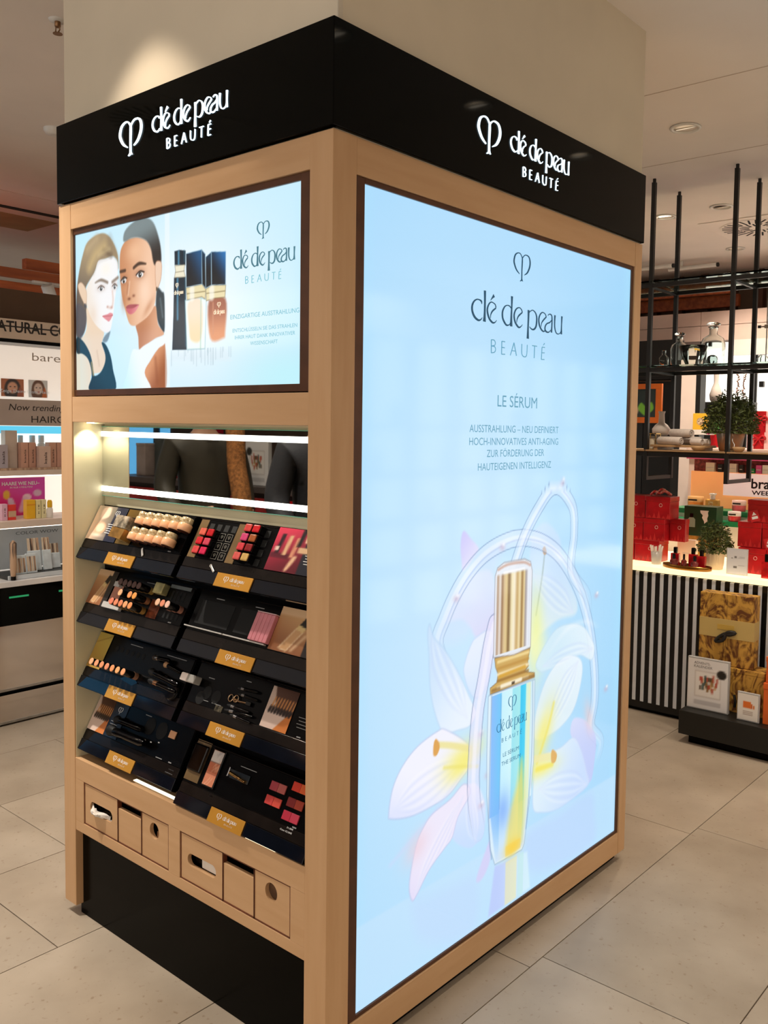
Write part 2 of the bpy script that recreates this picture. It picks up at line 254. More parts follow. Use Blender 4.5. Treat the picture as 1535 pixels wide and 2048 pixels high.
def put_logo(mb, which, u0, u1, v0, v1, n0, n1, bold=1.0):
    """emblem ('logo'), brand word ('word') or its second line ('sub') fitted into a rectangle"""
    (a0, b0), (a1, b1) = bounds(LET[which]); su = (u1-u0)/(a1-a0); sv = (v1-v0)/(b1-b0)
    for pts, ws in LET[which]:
        mb.ribbon([(u0+(p[0]-a0)*su, v0+(p[1]-b0)*sv) for p in pts], [w*su*bold for w in ws], n0, n1, 4)
    return mb
for _t in ('LE SÉRUM', 'AUSSTRAHLUNG – NEU DEFINIERT', 'HOCH-INNOVATIVES ANTI-AGING', 'ZUR FÖRDERUNG DER', 'HAUTEIGENEN INTELLIGENZ', 'THE SERUM',
           'EINZIGARTIGE AUSSTRAHLUNG', 'ENTSCHLÜSSELN SIE DAS STRAHLEN', 'IHRER HAUT DANK INNOVATIVER', 'WISSENSCHAFT', 'NATURAL COSMETICS*', 'bare',
           'Now trending', 'HAIRCARE', 'Zeige Deine', 'beste Haut', 'HAARE WIE NEU–*', 'IN NUR 4 MINUTEN!', 'ADVENTS-', 'KALENDER', 'brand*', 'WEEK*', 'K18', 'kaala',
           'COLOR WOW', 'CARE', 'BEAUTY', '31.00€', 'Case 52.00€', 'CREAM ROUGE', 'FOUNDATION', 'EYE', 'B'):
    glyphs(_t)
# ------------------------------------------------------------------ flat print: colours computed on a fine grid and stored as a colour attribute
class Art:
    def __init__(s, us, vs):
        s.us, s.vs = np.array(us, float), np.array(vs, float); s.U, s.V = np.meshgrid(s.us, s.vs); s.C = np.zeros(s.U.shape+(3,))
    def fill(s, rgb): s.C[:] = np.array(rgb, float)
    def _win(s, P, pad):
        i0, i1 = np.searchsorted(s.us, [P[:, 0].min()-pad, P[:, 0].max()+pad]); j0, j1 = np.searchsorted(s.vs, [P[:, 1].min()-pad, P[:, 1].max()+pad])
        return slice(j0, j1), slice(i0, i1)
    def _dist(s, P, w, closed):
        U, V = s.U[w], s.V[w]; d = np.full(U.shape, 1e9); ins = np.zeros(U.shape, bool); t_ = np.zeros(U.shape); n = len(P)
        for i in range(n if closed else n-1):
            a, b = P[i], P[(i+1) % n]; e = b-a; L2 = e @ e+1e-12
            t = np.clip(((U-a[0])*e[0]+(V-a[1])*e[1])/L2, 0, 1)
            dd = np.hypot(U-a[0]-t*e[0], V-a[1]-t*e[1]); m = dd < d; d = np.where(m, dd, d); t_ = np.where(m, (i+t)/n, t_)
            if closed:
                c = (a[1] > V) != (b[1] > V)
                with np.errstate(all='ignore'): ins ^= c & (U < (b[0]-a[0])*(V-a[1])/(b[1]-a[1]+1e-12)+a[0])
        return d, ins, t_
    def mix(s, w, m, rgb):
        c = rgb if isinstance(rgb, np.ndarray) and rgb.ndim == 3 else np.array(rgb, float)
        s.C[w] = s.C[w]*(1-m[..., None])+c*m[..., None]
    def grad(s, w, p0, c0, p1, c1):
        p0, p1 = np.array(p0, float), np.array(p1, float); e = p1-p0
        t = np.clip(((s.U[w]-p0[0])*e[0]+(s.V[w]-p0[1])*e[1])/(e @ e), 0, 1)[..., None]; t = t*t*(3-2*t)
        return np.array(c0, float)*(1-t)+np.array(c1, float)*t
    def poly(s, pts, rgb, alpha=1.0, soft=4.0, curve=True, g=None, edge=None):
        P = smooth(pts, True, 5) if curve else np.array(pts, float); w = s._win(P, soft*2)
        d, ins, _ = s._dist(P, w, True); sd = np.where(ins, d, -d); m = np.clip(sd/soft+0.5, 0, 1)*alpha
        s.mix(w, m, s.grad(w, *g) if g else rgb)
        if edge: s.mix(w, np.clip(1-d/edge[1], 0, 1)*edge[2], edge[0])
    def line(s, pts, width, rgb, alpha=1.0, soft=3.0, edge=None, taper=None, fade=None):
        P = smooth(pts, False, 6) if len(pts) > 2 else np.array(pts, float); w = s._win(P, width+soft*2)
        d, _, t = s._dist(P, w, False); hw = width/2*(np.interp(t, np.linspace(0, 1, len(taper)), taper) if taper else 1.0)
        fd = np.interp(t, np.linspace(0, 1, len(fade)), fade) if fade else 1.0
        s.mix(w, np.clip((hw-d)/soft+0.5, 0, 1)*alpha*fd, rgb)
        if edge: s.mix(w, np.clip(1-np.abs(d-hw)/edge[1], 0, 1)*edge[2]*fd, edge[0])
    def blob(s, c, ru, rv, rgb, alpha=1.0, hard=False, rot=0.0):
        w = s._win(np.array([[c[0]-3*max(ru, rv), c[1]-3*max(ru, rv)], [c[0]+3*max(ru, rv), c[1]+3*max(ru, rv)]]), 0)
        du, dv = s.U[w]-c[0], s.V[w]-c[1]; a = du*math.cos(rot)+dv*math.sin(rot); b = -du*math.sin(rot)+dv*math.cos(rot)
        q = (a/ru)**2+(b/rv)**2
        s.mix(w, (np.clip((1.15-np.sqrt(q))/0.3, 0, 1) if hard else np.exp(-q))*alpha, rgb)
    def rect(s, u0, v0, u1, v1, rgb, alpha=1.0): s.poly([(u0, v0), (u1, v0), (u1, v1), (u0, v1)], rgb, alpha, 2.0, False)
    def build(s, name, M, m, parent, depth=0.0, unit=0.001):
        ny, nx = s.U.shape; co = np.stack([s.U*unit, s.V*unit, np.full(s.U.shape, depth)], -1).reshape(-1, 3)
        A = np.array(M.to_3x3()); co = co @ A.T+np.array(M.translation)
        idx = np.arange(nx*ny).reshape(ny, nx); F = np.stack([idx[:-1, :-1], idx[:-1, 1:], idx[1:, 1:], idx[1:, :-1]], -1).reshape(-1, 4)
        me = bpy.data.meshes.new(name); me.vertices.add(len(co)); me.vertices.foreach_set('co', co.ravel())
        me.loops.add(F.size); me.loops.foreach_set('vertex_index', F.ravel()); me.polygons.add(len(F))
        me.polygons.foreach_set('loop_start', np.arange(0, F.size, 4)); me.update(calc_edges=True); me.validate()
        at = me.color_attributes.new('print', 'FLOAT_COLOR', 'POINT')
        C = np.ones((len(co), 4)); C[:, :3] = lin(np.clip(s.C, 0, 255).reshape(-1, 3)); at.data.foreach_set('color', C.ravel())
        me.materials.append(m); return link(bpy.data.objects.new(name, me), parent)

def serum_poster():
    us = np.linspace(95, 1432, 420); vs = np.concatenate([np.linspace(108, 1360, 400), np.linspace(1362, 2124, 60)[1:]])
    a = Art(us, vs); U, V = a.U, a.V
    cx, cz = (U-560)/700, (V-1050)/1000
    k = np.clip(np.exp(-(cx**2+cz**2*0.8)), 0, 1)[..., None]
    a.C = np.array((160, 214, 250.))*(1-k)+np.array((200, 231, 253.))*k
    e = np.clip(np.maximum(np.maximum((150-U)/60, (U-1360)/60), (170-V)/70), 0, 1)[..., None]; a.C = a.C*(1-e*.5)+np.array((170, 226, 252.))*e*.5
    a.poly([(0, 60), (1500, 60), (1500, 330), (900, 330), (112, 338), (0, 340)], (200, 228, 251), .5, 8, False)
    p = PA
    a.poly(p['p12'], (186, 212, 252), .55, 40); a.poly(p['p13'], (192, 218, 252), .55, 45)
    W = (232, 240, 254)
    a.poly(p['p6'], 0, .85, 8, g=((400, 1190), (206, 196, 250), (470, 1110), (232, 226, 252)))
    a.poly(p['p5'], 0, .75, 14, g=((560, 1140), (222, 234, 253), (660, 900), (226, 208, 244)))
    a.poly(p['p7'], 0, .7, 14, g=((940, 1200), (206, 226, 254), (880, 860), (238, 244, 236)))
    a.poly(p['r1a'][:1]+p['r1a'][1:]+[(700, 1230), (560, 1000)], (226, 224, 252), .25, 40)
    a.line(p['filT'], 9, (170, 192, 200), .8); a.poly(p['anthT'], (196, 160, 130), .9, 4)
    a.blob(p['blobs'][4], 40, 130, (238, 244, 150), .75); a.blob(p['blobs'][5], 60, 60, (246, 248, 190), .6)
    E_ = (96, 130, 176)
    r1 = [(470, 800), (440, 900)]+p['r1a']+[(795, 1234), (910, 1208)]+p['r1b']+[(1300, 480), (1270, 420)]
    r2 = [(700, 1000), (740, 1120)]+p['r2']+[(1180, 1010), (1190, 940)]
    for q_, wd_, fd in ((r1, 50, [0, .6, 1, 1, 1, 1, 1, .8, 0]), (r2, 44, [1, 1, 1, 1, 1, 1, .9, .5, 0])):
        a.line(q_, wd_, (222, 234, 254), .42, 3, edge=(E_, 2.6, .62), fade=fd); a.line(q_, wd_*.35, (250, 252, 255), .45, 5, fade=fd)
        a.line([(x+wd_*.22, y-wd_*.1) for x, y in q_], 5, (150, 176, 226), .4, 4, fade=fd)
    a.poly(p['p4'], 0, .85, 7, g=((300, 900), (204, 226, 250), (520, 720), (238, 244, 254)), edge=((176, 208, 240), 5, .45))
    a.poly(p['p5b'], 0, .8, 8, g=((560, 950), (236, 240, 254), (600, 720), (204, 224, 252)), edge=((180, 208, 244), 5, .4))
    a.poly(p['p8'], 0, .85, 7, g=((1180, 1000), (236, 246, 252), (930, 850), (212, 236, 248)), edge=((184, 214, 238), 5, .4))
    a.line([(940, 850), (1060, 915), (1180, 920), (1260, 890)], 12, (250, 253, 255), .4, 18, fade=[0, 1, 1, 0])
    a.poly(p['p9'], 0, .88, 7, g=((1130, 900), (240, 248, 254), (900, 600), (226, 240, 246)), edge=((190, 218, 242), 5, .4))
    a.poly(p['p11'], 0, .85, 7, g=((1180, 740), (228, 226, 250), (1270, 440), (196, 204, 248))); a.blob((1215, 590), 26, 60, (238, 206, 206), .6, rot=.3)
    a.poly(p['p10'], 0, .85, 7, g=((960, 560), (228, 242, 250), (1180, 380), (204, 222, 252)), edge=((188, 208, 244), 5, .35))
    a.poly(p['p1'], 0, .92, 6, g=((300, 680), (244, 242, 254), (190, 430), (196, 208, 254)), edge=((170, 186, 226), 4, .5))
    a.line([(520, 600), (380, 520), (230, 450)], 10, (206, 216, 250), .5, 14)
    a.poly(p['p3'], 0, .85, 7, g=((500, 600), (236, 236, 254), (480, 380), (200, 220, 254)))
    a.poly(p['p2'], 0, .92, 6, g=((400, 420), (240, 232, 250), (230, 170), (214, 202, 244)), edge=((178, 184, 224), 4, .45))
    a.blob((330, 460), 50, 36, (236, 206, 218), .6, rot=.5)
    for key, sp_ in (('p1', .13), ('p2', .08), ('p3', .14), ('p4', .12), ('p5b', .14), ('p7', .12), ('p8', .10), ('p9', .13), ('p10', .13)):
        P = np.array(p[key], float); b_ = (P[0]+P[-1])/2 if key not in ('p4', 'p5b') else P[8] if key == 'p4' else P[4]
        t_ = P[np.argmax(((P-b_)**2).sum(1))]; e_ = t_-b_; q_ = np.array((-e_[1], e_[0])); old = a.C.copy()
        for i in range(8):
            k_ = (i/7-.5)*2*sp_; a.line([b_+e_*.08, b_+e_*.35+q_*k_*.9, b_+e_*.7+q_*k_, t_-e_*.05], 6, (190, 204, 246) if i % 2 else (253, 253, 255), .3, 10, fade=[.2, 1, 1, .2])
        Ps = smooth(p[key], True, 5); w_ = a._win(Ps, 2); d_, ins, _ = a._dist(Ps, w_, True); m_ = np.zeros(a.U.shape); m_[w_] = ins*np.clip(d_/12, 0, 1)
        a.C = old*(1-m_[..., None])+a.C*m_[..., None]
    for c, ru, rv, al, ro in ((p['blobs'][0], 80, 40, .8, .2), (p['blobs'][3], 70, 26, .9, .4), (p['blobs'][1], 46, 100, .85, -.5), (p['blobs'][2], 90, 30, .85, -.1)):
        a.blob(c, ru, rv, (244, 236, 130), al, rot=ro)
    a.line([(590, 600), (520, 620), (440, 640)], 10, (232, 222, 110), .6, 8); a.line([(900, 520), (960, 620), (990, 690)], 12, (236, 226, 110), .7, 9)
    a.line([(900, 500), (990, 490)], 16, (240, 226, 90), .7, 9)
    a.line(p['filL'], 18, (236, 226, 150), .85, 7); a.poly(p['anthL'], (222, 164, 88), 1, 4); a.line(p['filR'], 24, (236, 230, 170), .85, 6); a.poly(p['anthR'], (222, 176, 104), 1, 4)
    for c in ((480, 1095), (690, 1215), (1010, 1390), (1245, 1000), (1330, 660), (640, 560), (610, 480), (600, 690)):
        a.blob(c, 14, 10, (206, 176, 196), .55); a.blob((c[0]+6, c[1]+8), 7, 5, (252, 252, 255), .8)
    a.line(p['r3'], 56, (232, 226, 250), .55, 4, edge=((92, 116, 160), 2.8, .7), fade=[1, 1, 1, 1, 1, 1, .9, .5, 0]); a.line(p['r3'], 18, (246, 244, 255), .6, 6, fade=[1, 1, 1, 1, 1, .5, 0])
    a.poly([(600, 280), (640, 340), (660, 360), (660, 300), (630, 262), (600, 258)], (214, 206, 246), .8, 10)
    # bottle: glass body, liquid stripes, gold collar, fluted gold cap
    bl, br = 640, 880
    a.poly(p['refl'], 0, .8, 10, False, g=((690, 200), (186, 200, 250), (860, 200), (214, 240, 250))); a.rect(740, 130, 800, 262, (240, 232, 170), .6); a.rect(805, 130, 836, 262, (190, 232, 232), .6)
    a.poly(p['body'], (222, 240, 250), .9, 4, False, edge=((110, 140, 176), 3, .55))
    w = (slice(None), slice(None)); x = np.clip((U-bl)/(br-bl), 0, 1)
    xs = [0, .04, .07, .25, .27, .48, .50, .66, .68, .78, .80, .88, .9, .95, 1]
    cs = [(226, 240, 250), (200, 220, 246), (128, 186, 250), (104, 196, 248), (196, 240, 252), (206, 244, 250), (150, 226, 240), (160, 232, 236), (40, 196, 240), (60, 206, 244), (206, 240, 220), (230, 238, 196), (200, 232, 240), (228, 244, 252), (236, 246, 252)]
    col = np.stack([np.interp(x, xs, [c[i] for c in cs]) for i in range(3)], -1)
    m = ((V < 788) & (V > 425)).astype(float)*np.clip((U-648)/5, 0, 1)*np.clip((872-U)/5, 0, 1); a.mix(w, m*.95, col)
    lo = ((V <= 428) & (V > 282)); sh = (1-(V-282)/146)*30; m2 = lo*np.clip((U-655-sh)/6, 0, 1)*np.clip((862-sh*.9-U)/6, 0, 1)
    fade = np.clip((V-285)/140, 0, 1)
    col2 = col*fade[..., None]*.8+np.array((206, 226, 250.))*(1-.8*fade[..., None]); a.mix(w, m2*.9, col2)
    a.poly([(745, 290), (820, 300), (835, 430), (815, 560), (790, 480), (752, 400)], (240, 222, 110), .8, 26); a.blob((775, 296), 40, 24, (246, 208, 70), .9); a.rect(738, 280, 818, 312, (244, 206, 80), .5)
    a.blob((720, 430), 40, 60, (130, 176, 250), .8)
    a.line([(652, 788), (650, 430), (668, 300)], 5, (120, 150, 190), .5); a.line([(866, 786), (868, 540), (846, 330)], 5, (110, 150, 190), .55); a.line([(700, 780), (702, 440)], 3, (90, 150, 210), .5)
    a.poly(p['neck'], (206, 168, 96), 1, 3, False, edge=((110, 76, 40), 3, .6))
    for v0, c in ((882, (246, 224, 160)), (862, (190, 144, 70)), (845, (250, 236, 200)), (826, (150, 106, 44)), (806, (244, 224, 176))): a.line([(680, v0), (838, v0)], 9, c, .8, 6)
    a.line([(655, 803), (870, 803)], 10, (120, 84, 44), .55, 5); a.line([(700, 806), (800, 806)], 12, (252, 244, 220), .9, 6); a.rect(752, 800, 768, 808, (60, 46, 30), .9)
    a.line([(690, 838), (820, 842)], 10, (214, 160, 50), .8, 5)
    a.poly([(657, 900), (657, 1135), (668, 1158), (700, 1170), (805, 1170), (838, 1158), (848, 1130), (848, 895), (760, 888)], (232, 236, 244), .92, 4, False, edge=((120, 110, 110), 3, .6))
    xs = [660, 672, 684, 694, 704, 716, 728, 742, 756, 770, 784, 796, 806, 816, 828, 846]
    cs = [(236, 238, 244), (176, 146, 120), (236, 228, 220), (150, 112, 78), (214, 186, 140), (226, 200, 140), (120, 88, 48), (240, 226, 180), (246, 236, 210), (196, 160, 100), (238, 220, 170), (150, 112, 60), (232, 208, 150), (160, 150, 150), (236, 240, 248), (206, 214, 230)]
    col = np.stack([np.interp(U, xs, [c[i] for c in cs]) for i in range(3)], -1)
    a.mix(w, ((V > 902)*np.clip((1140-V)/8, 0, 1))*np.clip((U-664)/3, 0, 1)*np.clip((840-U)/3, 0, 1)*.95, col)
    a.line([(672, 1152), (720, 1162), (800, 1160), (836, 1148)], 8, (196, 150, 130), .7, 5); a.line([(700, 1140), (806, 1142)], 6, (250, 250, 252), .8, 4)
    return a
def faces_poster():
    us = np.concatenate([np.linspace(-1142, -375, 400), np.linspace(-373, -98, 24)]); vs = np.linspace(1636, 2130, 250)
    a = Art(us, vs); U, V = a.U, a.V; s = SA
    k = np.exp(-(((U+560)/330)**2+((V-1860)/230)**2))[..., None]; a.C = np.array((198, 236, 252.))*(1-k)+np.array((244, 251, 255.))*k
    k = np.clip((-150-U)/-90, 0, 1)[..., None]*.5; a.C = a.C*(1-k)+np.array((186, 228, 254.))*k
    a.C = np.where(((U < -1060) & (V > 1950))[..., None], a.C*.5+np.array((196, 240, 255.))*.5, a.C)
    k = np.exp(-(((U+170)/160)**2+((V-1670)/60)**2))[..., None]; a.C = a.C*(1-.6*k)+np.array((190, 246, 252.))*.6*k
    # left sitter
    a.poly(s['hair1'], 0, 1, 6, g=((-1040, 2060), (168, 146, 112), (-1100, 1900), (100, 90, 82)))
    a.poly(s['tip1'], (116, 134, 146), .9, 6)
    a.poly(s['neck1'], 0, 1, 4, g=((-1110, 1700), (226, 222, 204), (-1010, 1720), (238, 214, 188)))
    a.line([(-1010, 1764), (-998, 1721)], 6, (206, 176, 148), .5, 8); a.poly(s['strand1'], (84, 84, 92), .9, 8)
    a.poly(s['face1'], 0, 1, 4, g=((-1110, 1850), (238, 222, 202), (-960, 1880), (246, 246, 248)))
    a.blob((-1030, 1870), 22, 30, (232, 204, 180), .4); a.blob((-959, 1999), 30, 20, (252, 246, 232), .7)
    a.poly(s['ear1'], (234, 206, 178), 1, 4, edge=((190, 150, 120), 3, .5)); a.blob((-1076, 1902), 4, 7, (60, 74, 90), .9, True)
    a.poly(s['hair1'][12:], (110, 92, 74), .25, 20); a.line(s['hl1'], 26, (206, 178, 126), .75, 26); a.line(s['hl1b'], 22, (196, 172, 134), .6, 24); a.line([(-983, 2058), (-952, 2044), (-930, 2034)], 14, (96, 78, 60), .6, 14, fade=[0, 1, 1]); a.line([(-998, 2042), (-939, 2053)], 10, (214, 190, 140), .5, 14)
    a.poly(s['top1'], 0, 1, 4, g=((-1000, 1720), (24, 56, 68), (-1050, 1640), (14, 30, 38))); a.line([(-1042, 1731), (-1031, 1695)], 8, (150, 136, 90), .9, 4)
    for c, k in zip(s['eyes1'], (1.0, .72)):
        a.blob((c[0], c[1]+2), 21*k, 10, (196, 176, 166), .8); a.blob(c, 14*k, 6.5, (244, 244, 246), 1, True); a.blob(c, 6.5*k+1, 6.5, (74, 80, 84), 1, True); a.line([(c[0]-17*k, c[1]+3), (c[0], c[1]+9), (c[0]+17*k, c[1]+2)], 3.4, (84, 66, 58), .85, 3); a.blob((c[0]+2, c[1]+2), 2, 2, (250, 250, 250), .9, True)
    a.line(s['brow1a'], 9, (126, 108, 92), .85, 6, taper=[.4, 1, .9]); a.line(s['brow1b'], 9, (130, 112, 98), .8, 6)
    a.line(s['nose1'], 7, (226, 196, 184), .7, 7); a.blob(s['nose1'][2], 6, 4, (196, 150, 140), .7); a.blob(s['nose1'][3], 5, 3, (186, 140, 130), .6)
    a.poly(s['mouth1'], 0, .95, 3.5, g=((-1000, 1815), (226, 140, 150), (-990, 1795), (246, 190, 196))); q = s['mouth1']; a.line([q[0], (q[2][0], q[2][1]-9), (q[3][0], q[3][1]-4)], 2.4, (186, 96, 108), .8, 2)
    # right sitter
    a.poly(s['pony2'], (48, 62, 70), 1, 6); a.line([(-684, 1891), (-673, 1842)], 6, (130, 150, 158), .5, 8)
    a.poly(s['neck2'], 0, 1, 4, g=((-800, 1770), (196, 132, 94), (-720, 1740), (226, 170, 136)))
    a.poly(s['arm2'], 0, 1, 4, g=((-760, 1700), (226, 158, 112), (-700, 1650), (166, 98, 62))); a.line([(-708, 1732), (-700, 1668)], 10, (150, 84, 52), .45, 12)
    a.poly(s['top2'], 0, 1, 4, g=((-880, 1650), (206, 244, 254), (-760, 1700), (244, 250, 254)))
    a.poly(s['face2'], 0, 1, 4, g=((-890, 1950), (204, 140, 98), (-745, 1920), (244, 200, 168)))
    a.blob((-808, 2033), 44, 30, (248, 200, 160), .7); a.blob((-757, 1917), 30, 38, (252, 218, 192), .8); a.blob((-866, 1900), 12, 26, (186, 118, 80), .5); a.blob((-742, 1872), 34, 10, (190, 126, 90), .5, rot=.75)
    a.poly(s['hair2'], 0, 1, 6, g=((-800, 2090), (126, 140, 142), (-780, 1990), (44, 38, 36))); a.line([(-844, 2082), (-808, 2100), (-763, 2107)], 10, (130, 142, 144), .5, 14)
    a.poly(s['ear2'], (240, 206, 180), 1, 4, edge=((190, 130, 96), 3, .5)); a.blob((-701, 1919), 4, 6, (96, 76, 56), .9, True)
    for c, k in zip(s['eyes2'], (.8, 1.05)):
        a.blob((c[0], c[1]+2), 22*k, 13, (150, 92, 66), .7); a.blob(c, 16*k, 7.5, (240, 238, 236), 1, True); a.blob(c, 7.5*k, 7.5, (40, 36, 36), 1, True); a.line([(c[0]-18*k, c[1]+1), (c[0], c[1]+10), (c[0]+19*k, c[1]+6)], 4.4, (44, 30, 26), .95, 3); a.blob((c[0]+2, c[1]+2), 2.2, 2.2, (250, 250, 250), .9, True)
    a.line(s['brow2a'], 9, (70, 46, 34), .9, 5); a.line(s['brow2b'], 9, (66, 44, 32), .95, 5, taper=[1, 1.1, .4])
    a.line(s['nose2'][:2], 8, (168, 106, 72), .6, 9); a.blob(s['nose2'][2], 8, 4, (110, 60, 44), .8); a.blob(s['nose2'][3], 7, 4, (120, 66, 48), .75); a.line([(-834, 1950), (-842, 1915)], 6, (250, 212, 184), .6, 6)
    a.poly(s['lip2a'], (172, 84, 92), 1, 3); a.poly(s['lip2b'], 0, 1, 3, g=((-880, 1812), (206, 104, 116), (-850, 1790), (232, 148, 156)))
    a.rect(-662, 1600, -640, 2200, (248, 252, 255), .5)
    # bottles
    def vs_(pts): q = np.array(pts); return q[:, 0].min(), q[:, 0].max()
    a.poly(s['ped'], (226, 240, 248), .6, 10, False); r_ = random.Random(3); q = np.array(s['ped'])
    for i in range(26):
        x = q[:, 0].min()+r_.random()*(q[:, 0].max()-q[:, 0].min()); a.line([(x, q[:, 1].max()-3), (x, q[:, 1].max()-40*r_.random()-8)], 3, (186, 206, 216), .6, 3)
    for key in ('tube', 'tcap'):
        x0, x1 = vs_(s[key]); a.poly(s[key], (14, 36, 50), 1, 3, False); zz = [p[1] for p in s[key]]; a.line([((x0*.62+x1*.38), max(zz)-5), ((x0*.62+x1*.38), (min(zz)+5 if key == 'tcap' else max(zz)-110))], 8, (96, 166, 200), .75, 6); a.line([(x1-6, max(p[1] for p in s[key])-6), (x1-4, min(p[1] for p in s[key])+10)], 6, (40, 90, 110), .7, 5)
    a.poly(s['tneck'], (240, 234, 208), 1, 3, False, edge=((120, 110, 90), 2.5, .6)); x0, x1 = vs_(s['tneck']); z0 = s['tneck'][2][1]; a.line([(x0+4, z0), (x1-4, z0)], 2, (120, 110, 90), .7, 2)
    a.poly(s['b1g'], (238, 250, 246), .95, 3, False, edge=((150, 190, 200), 3, .7)); a.poly(s['b1l'], 0, 1, 8, True, g=((-540, 1860), (246, 228, 204), (-540, 1780), (246, 222, 180))); a.line([(s['b1g'][1][0], s['b1g'][1][1]), (s['b1g'][1][0]-2, s['b1g'][3][1])], 4, (170, 206, 190), .7, 3)
    a.poly(s['b2l'], 0, 1, 10, True, g=((-420, 1865), (164, 96, 70), (-420, 1775), (230, 156, 112))); a.line([(-450, 1862), (-450, 1785)], 5, (214, 150, 116), .7, 5)
    for c, g in (('b1c', 0), ('b2c', 0)):
        a.poly(s[c], (236, 222, 176), 1, 3, False, edge=((120, 100, 60), 2.5, .6)); x0, x1 = vs_(s[c]); zz = [p[1] for p in s[c]]; z = (min(zz)+max(zz))/2; a.line([(x0+3, z), (x1-3, z)], 2.4, (110, 92, 56), .7, 2)
        a.line([(x0*.7+x1*.3, max(zz)-8), (x0*.7+x1*.3, min(zz)+8)], 20, (252, 250, 240), .7, 8)
    for c, g in (('b1f', (30, 90, 140)), ('b1s', (20, 60, 90)), ('b2s', (24, 60, 90)), ('b2f', (40, 120, 190))):
        x0, x1 = vs_(s[c]); zz = [p[1] for p in s[c]]; a.poly(s[c], 0, 1, 2.5, False, g=((x1, max(zz)), g, (x0, min(zz)+40), (12, 20, 28)), edge=((170, 206, 226), 2, .7))
    return a
def card_art(kind):
    """small printed card, 100 units high"""
    a = Art(np.linspace(0, 100, 34), np.linspace(0, 100, 34)); U, V = a.U, a.V; w = (slice(None), slice(None))
    if kind == 'cream':
        a.C = a.grad(w, (0, 60), (232, 196, 164), (70, 50), (120, 112, 104)); a.rect(62, -5, 105, 105, (34, 38, 58)); a.poly([(0, 105), (62, 105), (62, 70), (30, 60)], (120, 112, 96), .5, 20)
        a.poly([(18, 92), (42, 96), (46, 70), (22, 62)], (240, 208, 184), 1, 5); a.blob((34, 34), 19, 18, (230, 176, 140), 1, True); a.blob((34, 36), 13, 13, (246, 210, 184), 1, True); a.blob((32, 14), 18, 5, (250, 226, 206), .9)
    elif kind == 'lips':
        a.C = a.grad(w, (0, 100), (226, 60, 90), (60, 0), (96, 20, 36)); a.rect(66, -5, 105, 105, (30, 32, 44)); a.rect(0, 30, 40, 42, (70, 20, 34), .7)
        for x, y, c in ((8, 40, (40, 20, 30)), (24, 38, (226, 180, 140)), (40, 34, (220, 150, 120)), (48, 60, (30, 20, 24))): a.poly([(x, y), (x+8, y), (x+12, y+46), (x+4, y+46)], c, 1, 3, False)
        a.rect(54, 46, 74, 60, (226, 186, 146)); a.rect(62, 70, 70, 86, (236, 200, 170)); a.poly([(40, 6), (46, 6), (56, 36), (48, 36)], (228, 186, 150), 1, 4); a.rect(6, 46, 14, 56, (240, 210, 196))
    elif kind == 'bottle':
        a.C = a.grad(w, (30, 0), (150, 96, 62), (60, 100), (222, 176, 124)); a.rect(-5, 82, 105, 105, (236, 200, 160), .7); a.rect(74, -5, 105, 105, (34, 32, 34), .92)
        a.poly([(22, 8), (40, 4), (62, 52), (46, 58)], (214, 166, 118), .95, 3, False, edge=((246, 220, 180), 2.5, .8)); a.poly([(44, 56), (62, 50), (66, 62), (50, 68)], (230, 200, 140), 1, 2, False); a.poly([(50, 66), (68, 60), (78, 84), (60, 88)], (36, 32, 30), 1, 2, False); a.line([(50, 8), (70, 44)], 6, (240, 206, 166), .7, 5)
    elif kind == 'gold':
        a.C = a.grad(w, (10, 0), (176, 136, 64), (60, 100), (206, 178, 84)); a.line([(0, 70), (100, 96)], 3, (140, 100, 40), .6, 3)
    elif kind == 'pencils':
        a.C = a.grad(w, (20, 60), (206, 180, 164), (90, 100), (70, 40, 26)); a.poly([(10, 105), (105, 105), (105, 40), (40, 45), (24, 70)], (74, 42, 28), .9, 4, False); a.poly([(40, -5), (105, -5), (105, 45), (80, 36)], (214, 128, 64), 1, 4, False); a.poly([(-5, -5), (46, -5), (80, 36), (-5, 42)], (226, 200, 186), 1, 4, False)
        for i in range(8): x = 14+i*11; a.line([(x, 40), (x+4, 52)], 9, (40, 28, 26), 1, 3); a.line([(x+5, 54), (x+9, 74)], 5, (206, 140, 80), 1, 3)
    elif kind == 'marble':
        a.C = np.broadcast_to(np.array((206, 128, 96.)), a.C.shape).copy(); a.rect(0, 66, 100, 100, (216, 206, 200)); a.rect(0, 33, 100, 66, (196, 112, 80)); r_ = random.Random(2)
        for i in range(16): x, y = r_.random()*100, r_.random()*100; a.line([(x, y), (x+30*r_.random(), y+24*r_.random()-12), (x+50, y+20)], 5, (236, 190, 160) if y < 66 else (170, 160, 160), .5, 6)
        a.rect(0, 65, 100, 67, (80, 50, 40), .8); a.rect(0, 32, 100, 34, (110, 60, 44), .6)
    elif kind == 'advent':
        a.fill((238, 238, 240)); a.rect(18, 24, 82, 76, (206, 200, 196)); a.rect(20, 26, 80, 74, (244, 242, 240)); r_ = random.Random(5)
        for i in range(26):
            x, y = 28+r_.random()*44, 32+r_.random()*26; a.rect(x, y, x+5, y+8+6*r_.random(), r_.choice([(150, 110, 60), (206, 170, 120), (190, 80, 60), (90, 70, 50), (226, 200, 160), (70, 90, 90)]), .9)
        for y in (8, 11, 14): a.rect(16, y, 84, y+1.6, (190, 190, 194))
        a.blob((84, 74), 12, 9, (40, 38, 36), 1, True)
    elif kind == 'orange':
        a.fill((240, 236, 230)); a.rect(26, 46, 64, 72, (232, 120, 50)); a.rect(64, 46, 72, 64, (214, 100, 40)); a.rect(74, 46, 82, 60, (220, 130, 70))
        for y in (20, 26, 32): a.rect(26, y, 74, y+2, (170, 150, 140))
    elif kind == 'hair':
